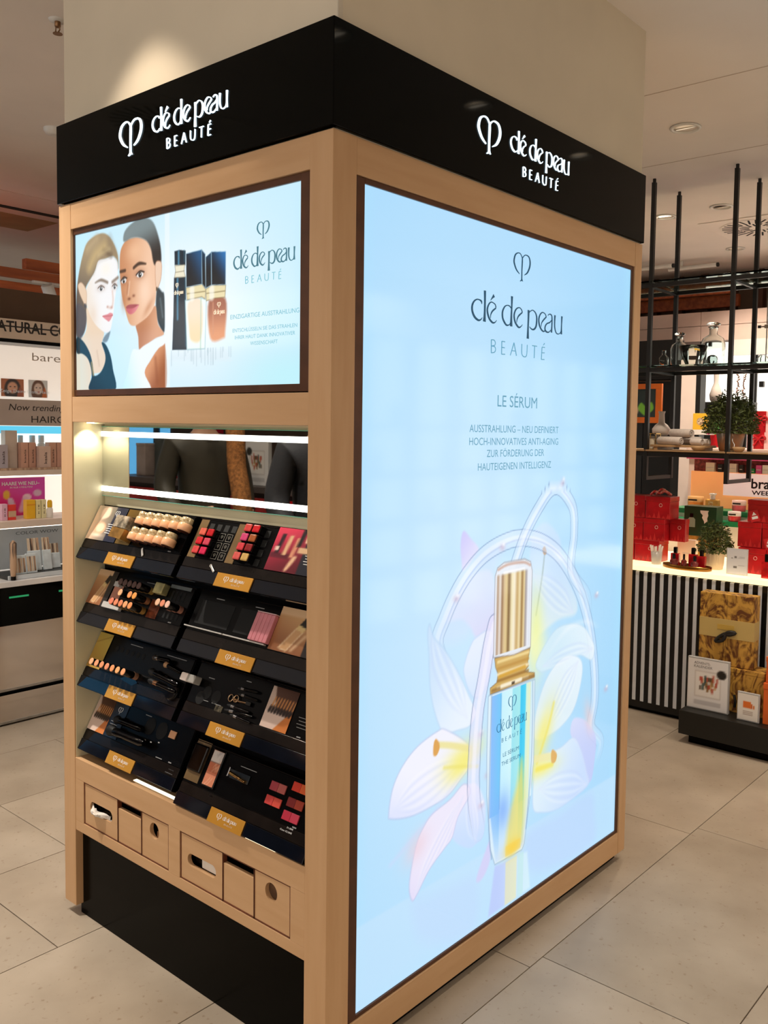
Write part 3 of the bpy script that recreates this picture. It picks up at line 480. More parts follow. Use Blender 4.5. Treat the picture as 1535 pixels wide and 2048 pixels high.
        a.C = a.grad(w, (0, 0), (226, 30, 110), (60, 100), (224, 60, 190)); a.blob((20, 56), 7, 12, (236, 190, 60), 1, True); a.poly([(22, 44), (32, 46), (38, 22), (28, 18)], (226, 200, 226), 1, 3); a.blob((62, 48), 9, 9, (250, 214, 230), 1, True); a.blob((84, 58), 9, 9, (226, 190, 220), 1, True); a.line([(50, 14), (58, 44)], 12, (240, 200, 220), .9, 4)
    elif kind in ('photo_a', 'photo_b'):
        b = kind == 'photo_b'; a.fill((246, 244, 240) if b else (206, 120, 76)); a.poly([(20, 0), (16, 60), (34, 96), (66, 96), (84, 60), (82, 0)], (120, 80, 56) if b else (60, 44, 38), 1, 6)
        a.blob((50, 50), 23, 33, (244, 214, 194) if b else (238, 176, 140), 1, True); a.blob((40, 56), 4, 3, (70, 50, 40), 1, True); a.blob((60, 56), 4, 3, (70, 50, 40), 1, True); a.blob((50, 32), 9, 3, (206, 110, 100), 1, True); a.poly([(70, 0), (84, 60), (96, 0)], (214, 110, 50) if b else (176, 90, 60), 1, 6)
    elif kind == 'leaf':
        a.fill((36, 52, 52)); a.poly([(62, 6), (40, 30), (50, 52), (66, 40), (84, 54), (92, 30), (74, 10)], (120, 190, 60), 1, 4); a.line([(66, 10), (66, 36)], 3, (200, 230, 140), .7, 3); a.blob((20, 24), 22, 20, (220, 190, 160), .9, True); a.poly([(10, 40), (20, 70), (34, 60), (30, 40)], (60, 100, 60), 1, 4)
    return a
# ------------------------------------------------------------------ materials shared by many things
OAK = mat('pale_oak', (208, 168, 126), 0.42, rgb2=(199, 157, 114), scale=7, stretch=(5, 5, .5), detail=6, ramp=(.3, .75))
OAKH = mat('pale_oak_level', (208, 168, 126), 0.42, rgb2=(199, 157, 114), scale=7, stretch=(.5, .5, 5), detail=6, ramp=(.3, .75))
OAKEDGE = mat('drawer_edging', (112, 58, 34), 0.5, vary=.15, scale=30)
BRONZE = mat('bronze_frame', (92, 56, 34), 0.38, 0.25, vary=.12, scale=20)
GLOSSBLACK = mat('gloss_black', (5, 6, 5), 0.05, vary=.2, scale=3, spec=.09)
PLINTH = mat('plinth_black', (5, 5, 4), 0.2, vary=.2, scale=5, spec=.06)
ACRYL = mat('black_acrylic', (7, 7, 9), 0.07, vary=.25, scale=20, spec=.35)
ACRYLM = mat('black_acrylic_satin', (9, 9, 10), 0.24, vary=.25, scale=20, spec=.14)
SMOKE = mat('smoked_lip', (30, 25, 23), 0.14, vary=.2, scale=20, spec=.2)
LIPREFL = mat('blue_reflect_lip', (12, 16, 26), 0.07, vary=.2, scale=20, spec=.45)  # black lip tinted navy for the blue light it reflects
CREAM = mat('cream_lacquer', (226, 216, 180), 0.45, vary=.04, scale=6)
PLASTER = mat('wall_plaster', (222, 210, 188), 0.85, vary=.03, scale=3)
CEILM = mat('ceiling_paint', (238, 230, 222), 0.9, vary=.03, scale=2)
WHITE = mat('white_lacquer', (236, 232, 226), 0.4, vary=.03, scale=5)
WHITEM = mat('white_metal', (228, 226, 220), 0.35, vary=.04, scale=9)
BLACKM = mat('black_powder_metal', (20, 20, 20), 0.4, vary=.2, scale=14)
STEEL = mat('brushed_steel', (176, 174, 170), 0.28, 1.0, vary=.1, scale=30)
MIRROR = mat('mirror_glass', (226, 228, 226), 0.015, 1.0, vary=.01, scale=1)
MIRRORP = mat('mirror_steel', (206, 196, 186), 0.09, 1.0, vary=.03, scale=4)
GOLD = mat('gold_metal', (214, 170, 92), 0.25, 1.0, vary=.08, scale=20)
GOLDP = mat('gold_plate', (220, 158, 62), 0.30, 0.35, vary=.06, scale=8)
CHROME = mat('chrome', (210, 210, 212), 0.1, 1.0, vary=.03, scale=9)
GLASS = mat('clear_glass', (244, 250, 248), 0.02, trans=1.0, ior=1.22, vary=.01, scale=2)
SHEETG = mat('shelf_glass', (206, 232, 220), 0.02, trans=1.0, ior=1.12, vary=.02, scale=2)
LEDW = mat('led_white', (250, 250, 246), 0.4, emit=(255, 253, 244), strength=3.4, vary=.01)
SIGNLIT = mat('lit_letters', (236, 246, 255), 0.4, emit=(216, 240, 255), strength=1.2, vary=.01)
INKW = mat('white_print', (246, 246, 246), 0.5, vary=.02)
PRINTLIT = mat('backlit_print', (10, 10, 10), 0.09, attr='print', strength=.91, spec=.5)
PRINT = mat('matt_print', (200, 200, 200), 0.32, attr='print')
def ink(name, rgb, k=0.85): return mat(name, rgb, 0.4, emit=rgb, strength=k, vary=.02)
REDWOOD = mat('orange_wood', (176, 92, 44), 0.5, rgb2=(140, 66, 30), scale=5, stretch=(6, .6, 6), detail=4)

# ------------------------------------------------------------------ the setting
struct('floor', MB().box(-7.5, -4.5, -0.12, 4.0, 7.2, -0.004), mat('grout', (92, 74, 60), .9, vary=.15, scale=30), 'beige stone tile floor')
FLOOR = bpy.data.objects['floor']
TILE = mat('stone_tile', (186, 174, 158), .36, rgb2=(168, 154, 136), scale=2.2, detail=4, ramp=(.3, .72), spec=.35)
def _speckle(m):
    nt = m.node_tree; b = nt.nodes['Principled BSDF']; src = b.inputs['Base Color'].links[0].from_socket; L = nt.links
    tc = nt.nodes.new('ShaderNodeNewGeometry'); nz = nt.nodes.new('ShaderNodeTexNoise'); nz.inputs['Scale'].default_value = 55; nz.inputs['Detail'].default_value = 3; L.new(tc.outputs['Position'], nz.inputs['Vector'])
    cr = nt.nodes.new('ShaderNodeValToRGB'); cr.color_ramp.elements[0].position = .63; cr.color_ramp.elements[1].position = .74; cr.color_ramp.elements[0].color = (1, 1, 1, 1); cr.color_ramp.elements[1].color = (.74, .68, .62, 1); L.new(nz.outputs['Fac'], cr.inputs['Fac'])
    n2 = nt.nodes.new('ShaderNodeTexNoise'); n2.inputs['Scale'].default_value = 3.5; n2.inputs['Detail'].default_value = 5; L.new(tc.outputs['Position'], n2.inputs['Vector'])
    c2 = nt.nodes.new('ShaderNodeValToRGB'); c2.color_ramp.elements[0].position = .3; c2.color_ramp.elements[1].position = .7; c2.color_ramp.elements[0].color = (.84, .82, .8, 1); c2.color_ramp.elements[1].color = (1.06, 1.05, 1.04, 1); L.new(n2.outputs['Fac'], c2.inputs['Fac'])
    oi = nt.nodes.new('ShaderNodeObjectInfo'); mr = nt.nodes.new('ShaderNodeMapRange'); mr.inputs['To Min'].default_value = .9; mr.inputs['To Max'].default_value = 1.05; L.new(oi.outputs['Random'], mr.inputs['Value'])
    prev = src
    for o in (cr.outputs['Color'], c2.outputs['Color'], mr.outputs['Result']):
        mx = nt.nodes.new('ShaderNodeMix'); mx.data_type = 'RGBA'; mx.blend_type = 'MULTIPLY'; mx.inputs['Factor'].default_value = 1; L.new(prev, mx.inputs['A']); L.new(o, mx.inputs['B']); prev = mx.outputs['Result']
    L.new(prev, b.inputs['Base Color'])
_speckle(TILE)
TL_, TW_ = 1.12, 0.56
_tile = MB().box(0.0015, 0.0015, -0.004, TW_-0.0015, TL_-0.0015, 0.0, .0008).mesh('tile', TILE)
OFF = {0: .777, -1: 1.83, -4: .215, -5: .735, -2: .3, -3: 1.0, 1: .25, 2: .8, -6: .3, -7: .9}
for i in range(-13, 6):
    x = 0.108+i*TW_-0.004; off = OFF.get(i, (i*.37) % 1.12)
    j0 = math.floor((-3.2-off)/TL_)
    for j in range(j0, j0+10):
        y = off+j*TL_
        if y > 6.6: continue
        o = link(bpy.data.objects.new('tile', _tile), FLOOR); o.location = (x, y, 0)
struct('ceiling', MB().box(-7.5, -4.5, CEIL, 4.0, 7.2, CEIL+.1), CEILM, 'warm white plaster ceiling')
CE = bpy.data.objects['ceiling']
for (x0, y0, x1, y1) in ((-.9, 2.0, -.896, 2.9), (-.9, 2.896, .6, 2.9), (-.9, 2.0, .6, 2.004), (-4.0, .9, -3.996, 3)):
    MB().box(x0, y0, CEIL-.0012, x1, y1, CEIL+.01).build('panel_joint', mat('joint_line', (196, 178, 164), .9, vary=.05), CE)  # ceiling panel seams, thin strips a little darker than the paint
struct('wall_left', MB().box(-7.6, -4.5, 0, -7.5, 7.2, CEIL), PLASTER, 'plain beige wall')
struct('wall_right', MB().box(4.0, -4.5, 0, 4.1, 7.2, CEIL), PLASTER, 'plain beige wall')
struct('wall_back', MB().box(-7.6, 7.1, 0, 4.1, 7.2, CEIL), mat('brown_wall', (112, 84, 66), .8, vary=.08), 'dark brown wall behind the cabinets')
col_ = MB(); col_.box(-1.190, .016, 2.2, -.006, 1.474, CEIL)
struct('column', col_, PLASTER, 'square cream plaster column rising from the kiosk to the ceiling')
MB().box(-.0065, .016, 2.44, -.0045, .03, CEIL).build('corner_bead', mat('bead', (214, 204, 186), .7, vary=.02), bpy.data.objects['column'])

def downlight(x, y, label, lit=0):
    t = thing('ceiling_downlight', label, 'downlight', T(x, y, CEIL), 'recessed ceiling downlights')
    MB().lathe([(.052, -.001), (.068, -.001), (.07, -.004), (.068, -.007), (.055, -.008), (.052, -.001)], 28, cap0=False, cap1=False).build('trim_ring', WHITEM, t)
    m = MB(Matrix.Translation((0, 0, -.003)) @ Matrix.Rotation(R(14), 4, 'X')); m.lathe([(.05, 0), (.046, -.004), (.044, -.002)], 24, cap0=False, cap1=False)
    m.build('lamp_housing', mat('lamp_reflector', (196, 186, 166), .3, .4, vary=.05), t)
    MB(Matrix.Translation((0, 0, -.003)) @ Matrix.Rotation(R(14), 4, 'X')).lathe([(.0, -.0022), (.043, -.0022)], 20, cap0=False, cap1=False).build('lens', (mat('lamp_lens', (250, 236, 214), .3, emit=(255, 240, 214), strength=4.0, vary=.01), mat('lamp_lens_side', (206, 190, 166), .3, emit=(255, 232, 200), strength=.5, vary=.01), mat('lamp_lens_off', (196, 186, 166), .35, vary=.05))[lit], t)
DL = ['over the floor in front of the lightbox, nearest the corner', 'over the floor in front of the lightbox, midway', 'over the floor in front of the lightbox, far end',
      'beside the top right of the cream column', 'bright, between the two left black poles', 'left of the third black pole', 'smallest, behind the third black pole', 'over the screen side of the kiosk']
for i, (x, y, k) in enumerate(DOWNLIGHTS):
    downlight(x, y, 'round recessed ceiling downlight '+(DL[i] if i < len(DL) else 'unseen, added outside the picture, number '+ORD[i-len(DL)]), 0 if i in (0, 1, 2, 4) else 2 if i == 5 else 1)
def vent(cx, cy, label):
    t = thing('ceiling_vent', label, 'vent', T(cx, cy, CEIL), 'swirl ceiling vents')
    MB().box(-.3, -.3, -.006, .3, .3, -.0005, .002).build('vent_plate', CEILM, t)
    MB().lathe([(.25, -.008), (.245, -.009), (.06, -.009), (.05, -.008)], 40, cap0=False).build('swirl_disc', CEILM, t)
    sl = MB().box(-.052, -.006, -.0105, .052, .006, -.0085).mesh('slot', mat('vent_slot', (14, 12, 10), .8, vary=.1))
    for ring, (rad, n) in enumerate(((.185, 28), (.095, 16))):
        for k in range(n):
            a = 2*math.pi*k/n; o = link(bpy.data.objects.new('slot', sl), t); o.location = (rad*math.cos(a), rad*math.sin(a), 0)
            o.rotation_euler = (0, 0, a+(.25 if k % 2 else .1)); o.scale = (1, 1, 1) if ring == 0 else (.6, 1, 1)
vent(-.70, 4.53, 'white square ceiling vent with black swirl slots behind the hanging shelf poles')
vent(-2.18, -1.03, 'white square ceiling vent with black swirl slots seen reflected in the black fascia')
t = thing('sprinkler_head', 'small brass sprinkler head on the ceiling left of the column', 'sprinkler', T(-1.572, .196, CEIL))
MB().lathe([(.03, 0), (.028, -.004), (.01, -.006)], 18).build('escutcheon', WHITEM, t)
m = MB(); m.lathe([(.01, -.006), (.01, -.022), (.005, -.026)], 12); m.tube([(-.012, 0, -.02), (-.014, 0, -.035), (0, 0, -.045), (.014, 0, -.035), (.012, 0, -.02)], .0025, 6); m.lathe([(.016, -.045), (.016, -.047)], 14); m.build('head', mat('brass', (140, 104, 72), .35, .8, vary=.1), t)
solo('smoke_detector', MB().lathe([(.05, 0), (.05, -.012), (.04, -.026), (.02, -.03)], 24), WHITEM, 'white round detector on the ceiling at the left end of the black fascia', 'detector', T(-2.675, .752, CEIL))
# ------------------------------------------------------------------ the kiosk
K = thing('display_kiosk', 'oak clad beauty display kiosk with black lit sign band and bright lightbox', 'kiosk', T(0, 0, 0))
ZB, ZT, ZF = .035, 2.2073, 2.4424
KW, KD = 1.199, 1.483
for a in ((-.075, 0, 0, .074), (-KW, 0, -1.132, .07), (-.075, 1.434, 0, KD), (-KW, 1.41, -1.13, KD)):
    MB().box(a[0], a[1], ZB, a[2], a[3], ZT, .0012).build('post', OAK, K)
m = MB().box(-1.1315, .001, 2.131, -.0755, .06, ZT, .001).build('rail', OAKH, K)
MB().box(-1.1315, .001, 1.554, -.0755, .06, 1.63, .001).build('rail', OAKH, K)
MB().box(-1.1315, .001, .446, -.0755, .018, .512, .001).build('rail', OAKH, K)
MB().box(-1.1315, .001, .2816, -.0755, .03, .3135, .001).build('rail', OAKH, K)
MB().box(-.06, .0745, 2.1245, -.001, 1.4335, ZT, .001).build('rail', OAKH, K)
MB().box(-.06, .0745, ZB, -.001, 1.4335, .112, .001).build('rail', OAKH, K)
MB().box(-KW+.002, .07, ZB, -KW+.02, 1.41, ZT).build('side_panel', OAK, K)
MB().box(-1.13, KD-.02, ZB, -.075, KD-.002, ZT).build('back_panel', OAK, K)
MB().box(-1.17, .125, .29, -.03, 1.45, ZT-.01).build('carcass', PLINTH, K)
MB().box(-1.145, .024, 0, -.05, 1.45, .29).build('plinth', PLINTH, K)
MB().box(-.05, .03, .008, -.022, 1.45, .1).build('plinth_strip', PLINTH, K)
# sign band
def sign(name, M, length, logo, word, sub):
    p = MB(M).box(-.0, ZT+.004, 0, length, ZF, .016, .0012).build('fascia_panel', GLOSSBLACK, K)
    m = MB(M); put_logo(m, 'logo', *logo, .0165, .020, 1.05); m.build('emblem', SIGNLIT, p)
    m = MB(M); put_logo(m, 'word', *word, .0165, .020, .95); m.build('brand_lettering', SIGNLIT, p)
    m = MB(M); put_logo(m, 'sub', *sub, .0165, .020, 1.1); m.build('brand_lettering', SIGNLIT, p)
sign('front', Matrix.Translation((-1.1945, .008, 0)) @ face_front(), 1.2017, (-.838+1.1945, -.734+1.1945, 2.285, 2.377), (-.680+1.1945, -.362+1.1945, 2.303, 2.384), (-.615+1.1945, -.426+1.1945, 2.271, 2.306))
sign('side', Matrix.Translation((-.008, -.0075, 0)) @ face_side(), 1.4865, (.512+.0075, .608+.0075, 2.287, 2.379), (.66+.0075, .965+.0075, 2.303, 2.385), (.722+.0075, .907+.0075, 2.266, 2.302))
MB().box(-1.19, .012, ZT, -.012, 1.47, ZT+.004).build('shadow_gap', PLINTH, K)
m = MB(); m.box(-1.19, -.005, ZF-.012, .004, 1.47, ZF-.002); m.build('fascia_cap', PLINTH, K)
# screen on the front
S_ = MB(face_front(.03)); S_.box(-1.1385, 1.633, -.02, -.0755, 2.131, .0); scr = S_.build('screen', mat('screen_case', (40, 28, 20), .5, vary=.1), K)
fr = MB(face_front(0))
for a in ((-1.1315, 1.633, -1.128, 2.131), (-.114, 1.633, -.0755, 2.131), (-1.128, 2.1145, -.114, 2.131), (-1.128, 1.633, -.114, 1.651)):
    fr = MB(face_front(0)); fr.box(a[0], a[1], -.022, a[2], a[3], -.008, .001); fr.build('bezel_bar', BRONZE, scr)
pic = faces_poster().build('screen_picture', face_front(.014), PRINTLIT, scr, 0)
TEAL = ink('teal_print', (60, 104, 120)); TEAL2 = ink('pale_teal_print', (106, 164, 178))
m = MB(face_front(.014)); put_logo(m, 'logo', -.274, -.231, 2.000, 2.040, .0006, .0012, 1.35); m.build('emblem', TEAL, scr); m = MB(face_front(.014)); put_logo(m, 'word', -.364, -.140, 1.922, 1.984, .0006, .0012, 1.4); m.build('brand_lettering', TEAL, scr)
m = MB(face_front(.014)); put_logo(m, 'sub', -.319, -.186, 1.899, 1.922, .0006, .0012, 1.25); m.build('brand_lettering', TEAL2, scr)
for tx_, a, b, z, h in (('EINZIGARTIGE AUSSTRAHLUNG', -.378, -.122, 1.816, .0115), ('ENTSCHLÜSSELN SIE DAS STRAHLEN', -.369, -.129, 1.783, .0095), ('IHRER HAUT DANK INNOVATIVER', -.360, -.136, 1.7655, .0095), ('WISSENSCHAFT', -.300, -.198, 1.7485, .0095)):
    m = MB(face_front(.014)); put_text(m, tx_, a, b, z, h, .0008); m.build('caption_line', TEAL2, scr)
m = MB(face_front(.014)); CRM = ink('cream_print', (240, 226, 200)); put_logo(m, 'logo', -.431, -.418, 1.849, 1.862, .0006, .001, 1.6); put_logo(m, 'word', -.446, -.402, 1.829, 1.845, .0006, .001, 1.5)
put_logo(m, 'logo', -.611, -.600, 1.913, 1.926, .0006, .001, 1.6); put_logo(m, 'word', -.618, -.578, 1.893, 1.907, .0006, .001, 1.5); m.build('bottle_lettering', CRM, scr)
# lightbox on the side
lbx = MB(face_side(-.035)).box(.0745, .1125, -.02, 1.4335, 2.1245, 0).build('lightbox', mat('lightbox_case', (60, 60, 60), .5, vary=.1), K)
for a in ((.0745, .1125, .106, 2.1245), (1.4205, .1125, 1.4335, 2.1245), (.106, 2.1115, 1.4205, 2.1245), (.106, .1125, 1.4205, .1225)):
    MB(face_side(0)).box(a[0], a[1], -.03, a[2], a[3], -.005, .001).build('frame_bar', BRONZE, lbx)
serum_poster().build('poster', face_side(-.0105), PRINTLIT, lbx, 0)
DK = ink('petrol_print', (22, 66, 92)); DK2 = ink('grey_teal_print', (86, 140, 166))
F_ = face_side(-.0105)
m = MB(F_); put_logo(m, 'logo', .716, .797, 1.980, 2.058, .0006, .0014); m.build('emblem', DK, lbx); m = MB(F_); put_logo(m, 'word', .524, .979, 1.820, 1.932, .0006, .0014); m.build('brand_lettering', DK, lbx)
m = MB(F_); put_logo(m, 'sub', .614, .887, 1.765, 1.814, .0006, .0014, 1.1); m.build('brand_lettering', DK2, lbx)
for s_, a, b, z, h in (('LE SÉRUM', .650, .852, 1.618, .034), ('AUSSTRAHLUNG – NEU DEFINIERT', .523, .976, 1.545, .0215), ('HOCH-INNOVATIVES ANTI-AGING', .523, .976, 1.5095, .0215), ('ZUR FÖRDERUNG DER', .604, .897, 1.476, .0215), ('HAUTEIGENEN INTELLIGENZ', .564, .938, 1.439, .0215)):
    m = MB(F_); put_text(m, s_, a, b, z, h, .0008); m.build('caption_line', DK2, lbx)
m = MB(F_); put_logo(m, 'logo', .737, .776, .722, .766, .0006, .0014); put_logo(m, 'word', .680, .833, .660, .710, .0006, .0014, .9); put_logo(m, 'sub', .706, .809, .638, .654, .0006, .0014, .9)
put_text(m, 'LE SÉRUM', .714, .797, .592, .013, .0008); put_text(m, 'THE SERUM', .707, .806, .566, .013, .0008); m.build('bottle_lettering', ink('bottle_print', (40, 96, 132)), lbx)
# niche with mirror
n_ = MB(); n_.box(-1.134, .004, .512, -1.1295, .12, 1.554).build('niche_cheek', CREAM, K)
MB().box(-.0755, .0745, .512, -.071, .12, 1.554).build('niche_cheek', CREAM, K)
MB().box(-1.1295, .105, .512, -.0755, .12, 1.554).build('niche_back', CREAM, K)
MB().box(-1.1295, .06, 1.549, -.0755, .12, 1.5538).build('niche_soffit', CREAM, K)
MB().box(-1.1295, .018, .490, -.0755, .12, .5115).build('niche_ledge', OAKH, K)
mir = MB().box(-1.1285, .096, 1.327, -.0765, .1048, 1.541).build('mirror', MIRROR, K)
MB().box(-1.1285, .0935, 1.511, -.0765, .0962, 1.5265).build('light_strip', LEDW, mir)
MB().box(-1.1285, .0935, 1.3405, -.0765, .0962, 1.3565).build('light_strip', LEDW, mir)
MB().box(-1.1285, .0945, 1.5405, -.0765, .1045, 1.5425).build('glass_edge', mat('glass_edge', (120, 190, 170), .1, vary=.05), mir)
MB().box(-1.1285, .0945, 1.3255, -.0765, .1045, 1.3272).build('glass_edge', MATS['glass_edge'], mir)
led = MB().box(-.835, .019, .5118, -.625, .030, .5136).build('light_strip', mat('led_soft', (250, 246, 226), .4, emit=(255, 248, 220), strength=1.6, vary=.01), K)
MB().box(-.30, .003, .5122, -.185, .010, .5142).build('light_strip', MATS['led_soft'], K)
MB().box(-1.1285, .1022, .514, -.0765, .1049, 1.296).build('tray_back', ACRYLM, K)
solo_led = MB().lathe([(.011, 0), (.011, -.003)], 14).build('niche_spot', mat('spot_warm', (250, 240, 200), .4, emit=(255, 244, 206), strength=9, vary=.01), K); solo_led.location = (-1.105, .045, 1.5535)
spot('niche_beam', (-1.105, .045, 1.546), 1.6, R(110), (1, .93, .72), (-1.12, .05, .6), .6, .01)
spot('niche_beam', (-.62, .05, 1.546), 1.2, R(110), (1, .93, .72), (-.62, .05, .6), .6, .01)  # lamp without a built fixture, added above the trays
spot('niche_beam', (-.25, .05, 1.546), 1.2, R(110), (1, .93, .72), (-.25, .05, .6), .6, .01)  # another added lamp with no fixture of its own
# six bin fronts
MB().box(-1.1315, .022, .314, -.0755, .03, .4455).build('bin_dark_back', PLINTH, K)  # dark backing plate stands in for the shaded hollows behind the holes
for a, b in ((-1.1315, -1.0835), (-.632, -.579), (-.126, -.0755)): MB().box(a, .001, .3137, b, .02, .4458, .0006).build('stile', OAKH, K)
def bin_front(u0, u1, kind):
    v0, v1 = .3155, .4445; c = (u0+u1)/2
    p = None
    if kind == 'slot':
        h = []
        for k in range(40):
            a = 2*math.pi*k/40; h.append((c+(.045 if math.cos(a) > 0 else -.045)+.0175*math.cos(a), .378+.0175*math.sin(a)))
        p = MB(face_front(.004)); p.plate(u0+.002, u1-.002, v0+.002, v1-.002, -.012, 0, h)
    elif kind == 'round':
        h = [(c-.004+.0225*math.cos(2*math.pi*k/40), .405+.0235*math.sin(2*math.pi*k/40)) for k in range(40)]
        p = MB(face_front(.004)); p.plate(u0+.002, u1-.002, v0+.002, v1-.002, -.012, 0, h)
    else:
        p = MB(face_front(.004)); p.box(u0+.002, v0+.002, -.012, u1-.002, .418, 0, .0012)
    p = p.build('bin_front', OAKH, K)
    e = MB(face_front(.003)); w = .0032
    for a in ((u0-.001, v0-.001, u0+w-.001, v1+.001), (u1-w+.001, v0-.001, u1+.001, v1+.001), (u0, v1-w+.001, u1, v1+.001), (u0, v0-.001, u1, v0+w-.001)): e.box(a[0], a[1], -.012, a[2], a[3], .0002)
    e.build('edging', OAKEDGE, p)
for u0, u1, k in ((-1.0815, -.893, 'slot'), (-.893, -.768, 'open'), (-.768, -.634, 'round'), (-.577, -.391, 'slot'), (-.391, -.264, 'open'), (-.264, -.128, 'round')): bin_front(u0, u1, k)
# tissue in the left slot, pads behind the round holes
PAPER = mat('tissue_paper', (240, 232, 222), .8, vary=.05, scale=20, bump=.2)
m = MB(); r_ = random.Random(11); v = []; nx_, ny_ = 12, 7
for i in range(nx_):
    a = i/(nx_-1)
    for k in range(ny_):
        b = k/(ny_-1); out = math.sin(math.pi*min(1, a*1.15))*.030*(1-.55*b)+.004*r_.uniform(-1, 1)
        v.append((-1.043+.10*a+.008*(b-.5)+.003*r_.uniform(-1, 1), .010-out*(.3 if k in (0, ny_-1) else 1), .386-.012*a-.026*b*(1-.5*a)+.003*r_.uniform(-1, 1)))
f = [(i*ny_+k, i*ny_+k+1, (i+1)*ny_+k+1, (i+1)*ny_+k) for i in range(nx_-1) for k in range(ny_-1)]
m.add(v, f, True); tis = solo('tissue', m, PAPER, 'crumpled white tissue pulled out of the left oval slot', 'tissue')
sol = tis.modifiers.new('thick', 'SOLIDIFY'); sol.thickness = .0012
solo('paper_roll', MB(Matrix.Translation((-.70, .0185, .345)) @ Matrix.Rotation(R(8), 4, 'Y')).lathe([(.02, -.02), (.02, .05), (.012, .055)], 16).box(-.02, -.002, -.02, .02, .002, .05), mat('kraft_paper', (150, 110, 76), .7, vary=.2), 'brown paper roll seen through the left round hole', 'paper roll')
bpy.data.objects['paper_roll'].scale = (1, .15, 1); bpy.data.objects['paper_roll'].location = (0, .0165, 0)
solo('tissue_box', MB().box(-.5, .0165, .362, -.43, .0215, .39, .002), PAPER, 'white tissues lying inside the right oval slot', 'tissue')
solo('cotton_pads', MB().box(-.228, .0165, .379, -.17, .0215, .432, .002), mat('brown_card', (110, 76, 50), .7, vary=.3, scale=20), 'brown packet seen through the right round hole', 'packet')
# ------------------------------------------------------------------ eight tester trays and what stands on them
EV = Vector((0, .083, .156)).normalized()
ROWZ = [1.138, .938, .738, .538]
def tray_frame(row, col=0):
    z = ROWZ[row]; o = Vector((0, .009, z))
    if (row, col) == (3, 1): o = o-EV*.024
    return frame(o, (1, 0, 0), EV)          # u = world x, v = up the slope, n = outwards
PLATEX = {(0, 0): (-.962, -.820), (0, 1): (-.434, -.291), (1, 0): (-.962, -.820), (1, 1): (-.426, -.283), (2, 0): (-.962, -.820), (2, 1): (-.466, -.324), (3, 0): (-.962, -.825), (3, 1): (-.445, -.305)}
NAMEROW = ['top', 'second', 'third', 'bottom']; NAMECOL = ['left', 'right']
INKD = mat('dim_white_print', (150, 150, 150), .5, vary=.05)
def where(r, c): return f'{NAMEROW[r]} {NAMECOL[c]} tray'
CARDS = {}
def card(M, kind, u0, u1, v0, v1, n, parent, name='picture_card'):
    """a printed card: a thin board with a print on its face"""
    b = MB(M).box(u0, v0, n-.002, u1, v1, n-.0003).build(name, ACRYLM, parent)
    a = card_art(kind); su, sv = (u1-u0), (v1-v0)
    if kind not in CARDS: CARDS[kind] = a
    a.us = u0*1000+a.us/100*su*1000; a.vs = v0*1000+a.vs/100*sv*1000; a.U, a.V = np.meshgrid(a.us, a.vs)
    a.build('print', M, PRINT, b, n); return b
def tray(r, c):
    F = tray_frame(r, c); x0, x1 = ((-1.1285, -.628), (-.602, -.079))[c]; z = F.translation.z; y = F.translation.y
    t = thing('tester_tray', f'sloping black acrylic tester tray, {NAMEROW[r]} of the {NAMECOL[c]} column in the kiosk niche', 'tester tray', T(0, 0, 0), 'sloping tester trays')
    prof = [(y, z), (y+.083, z+.156), (y+.0925, z+.156), (y+.0925, z+.03), (y+.012, z-.006)]
    if (r, c) == (3, 1): prof = [(y, z), (y+.083, z+.156), (.1018, z+.156), (.1018, z+.03), (.02, z-.004)]
    m = MB(frame((0, 0, 0), (0, 1, 0), (0, 0, 1))); m.prism(prof, x0, x1); m.build('tray_body', ACRYL, t)
    MB(F).box(x0+.003, .064, .0, x1-.003, .174, .0025, .0008).build('display_panel', ACRYLM, t)
    MB(F).box(x0+.001, .036, .0, x1-.001, .0625, .003, .0008).build('clear_lip', SMOKE, t)
    MB(F).box(x0, .001, .0, x1, .0345, .004, .0008).build('front_lip', LIPREFL, t)
    MB(F).box(x0, .1745, 0, x1, .1768, .0035).build('top_edge', SMOKE, t)
    a, b = PLATEX[(r, c)]
    p = MB(F).box(a, -.002, .0045, b, .0345, .0075, .0006).build('gold_plate', GOLDP, t)
    m = MB(F); w = b-a
    put_logo(m, 'logo', a+w*.24, a+w*.36, .010, .026, .0077, .0081, 1.3); put_logo(m, 'word', a+w*.42, a+w*.80, .0125, .0255, .0077, .0081, 1.4); put_logo(m, 'sub', a+w*.50, a+w*.72, .006, .0105, .0077, .0080, 1.0)
    m.build('brand_lettering', INKW, p)
    m = MB(F); m.box(x1-.06 if c == 0 else -.15, .066, .0026, x1-.046 if c == 0 else -.136, .069, .003); m.build('price_tag', INKD, t)
    return t, F
TR = {}
for r in range(4):
    for c in range(2): TR[(r, c)] = tray(r, c)
def on(r, c, u, v, n=0.0): return TR[(r, c)][1] @ Matrix.Translation((u, v, n))
def label_bar(r, c, u0, u1, v, h=.0022, dim=False): MB(TR[(r, c)][1]).box(u0, v, .0026, u1, v+h, .003).build('caption_print', INKD, TR[(r, c)][0])
def wells(r, c, pts, w, h, roundish=False):
    for (u, v) in pts:
        m = MB(on(r, c, u, v))
        if roundish: m.lathe([(w/2, .0026), (w/2, .0031)], 18)
        else: m.box(-w/2, -h/2, .0026, w/2, h/2, .0031)
        m.build('well', mat('well_black', (3, 3, 3), .6, vary=.2), TR[(r, c)][0])
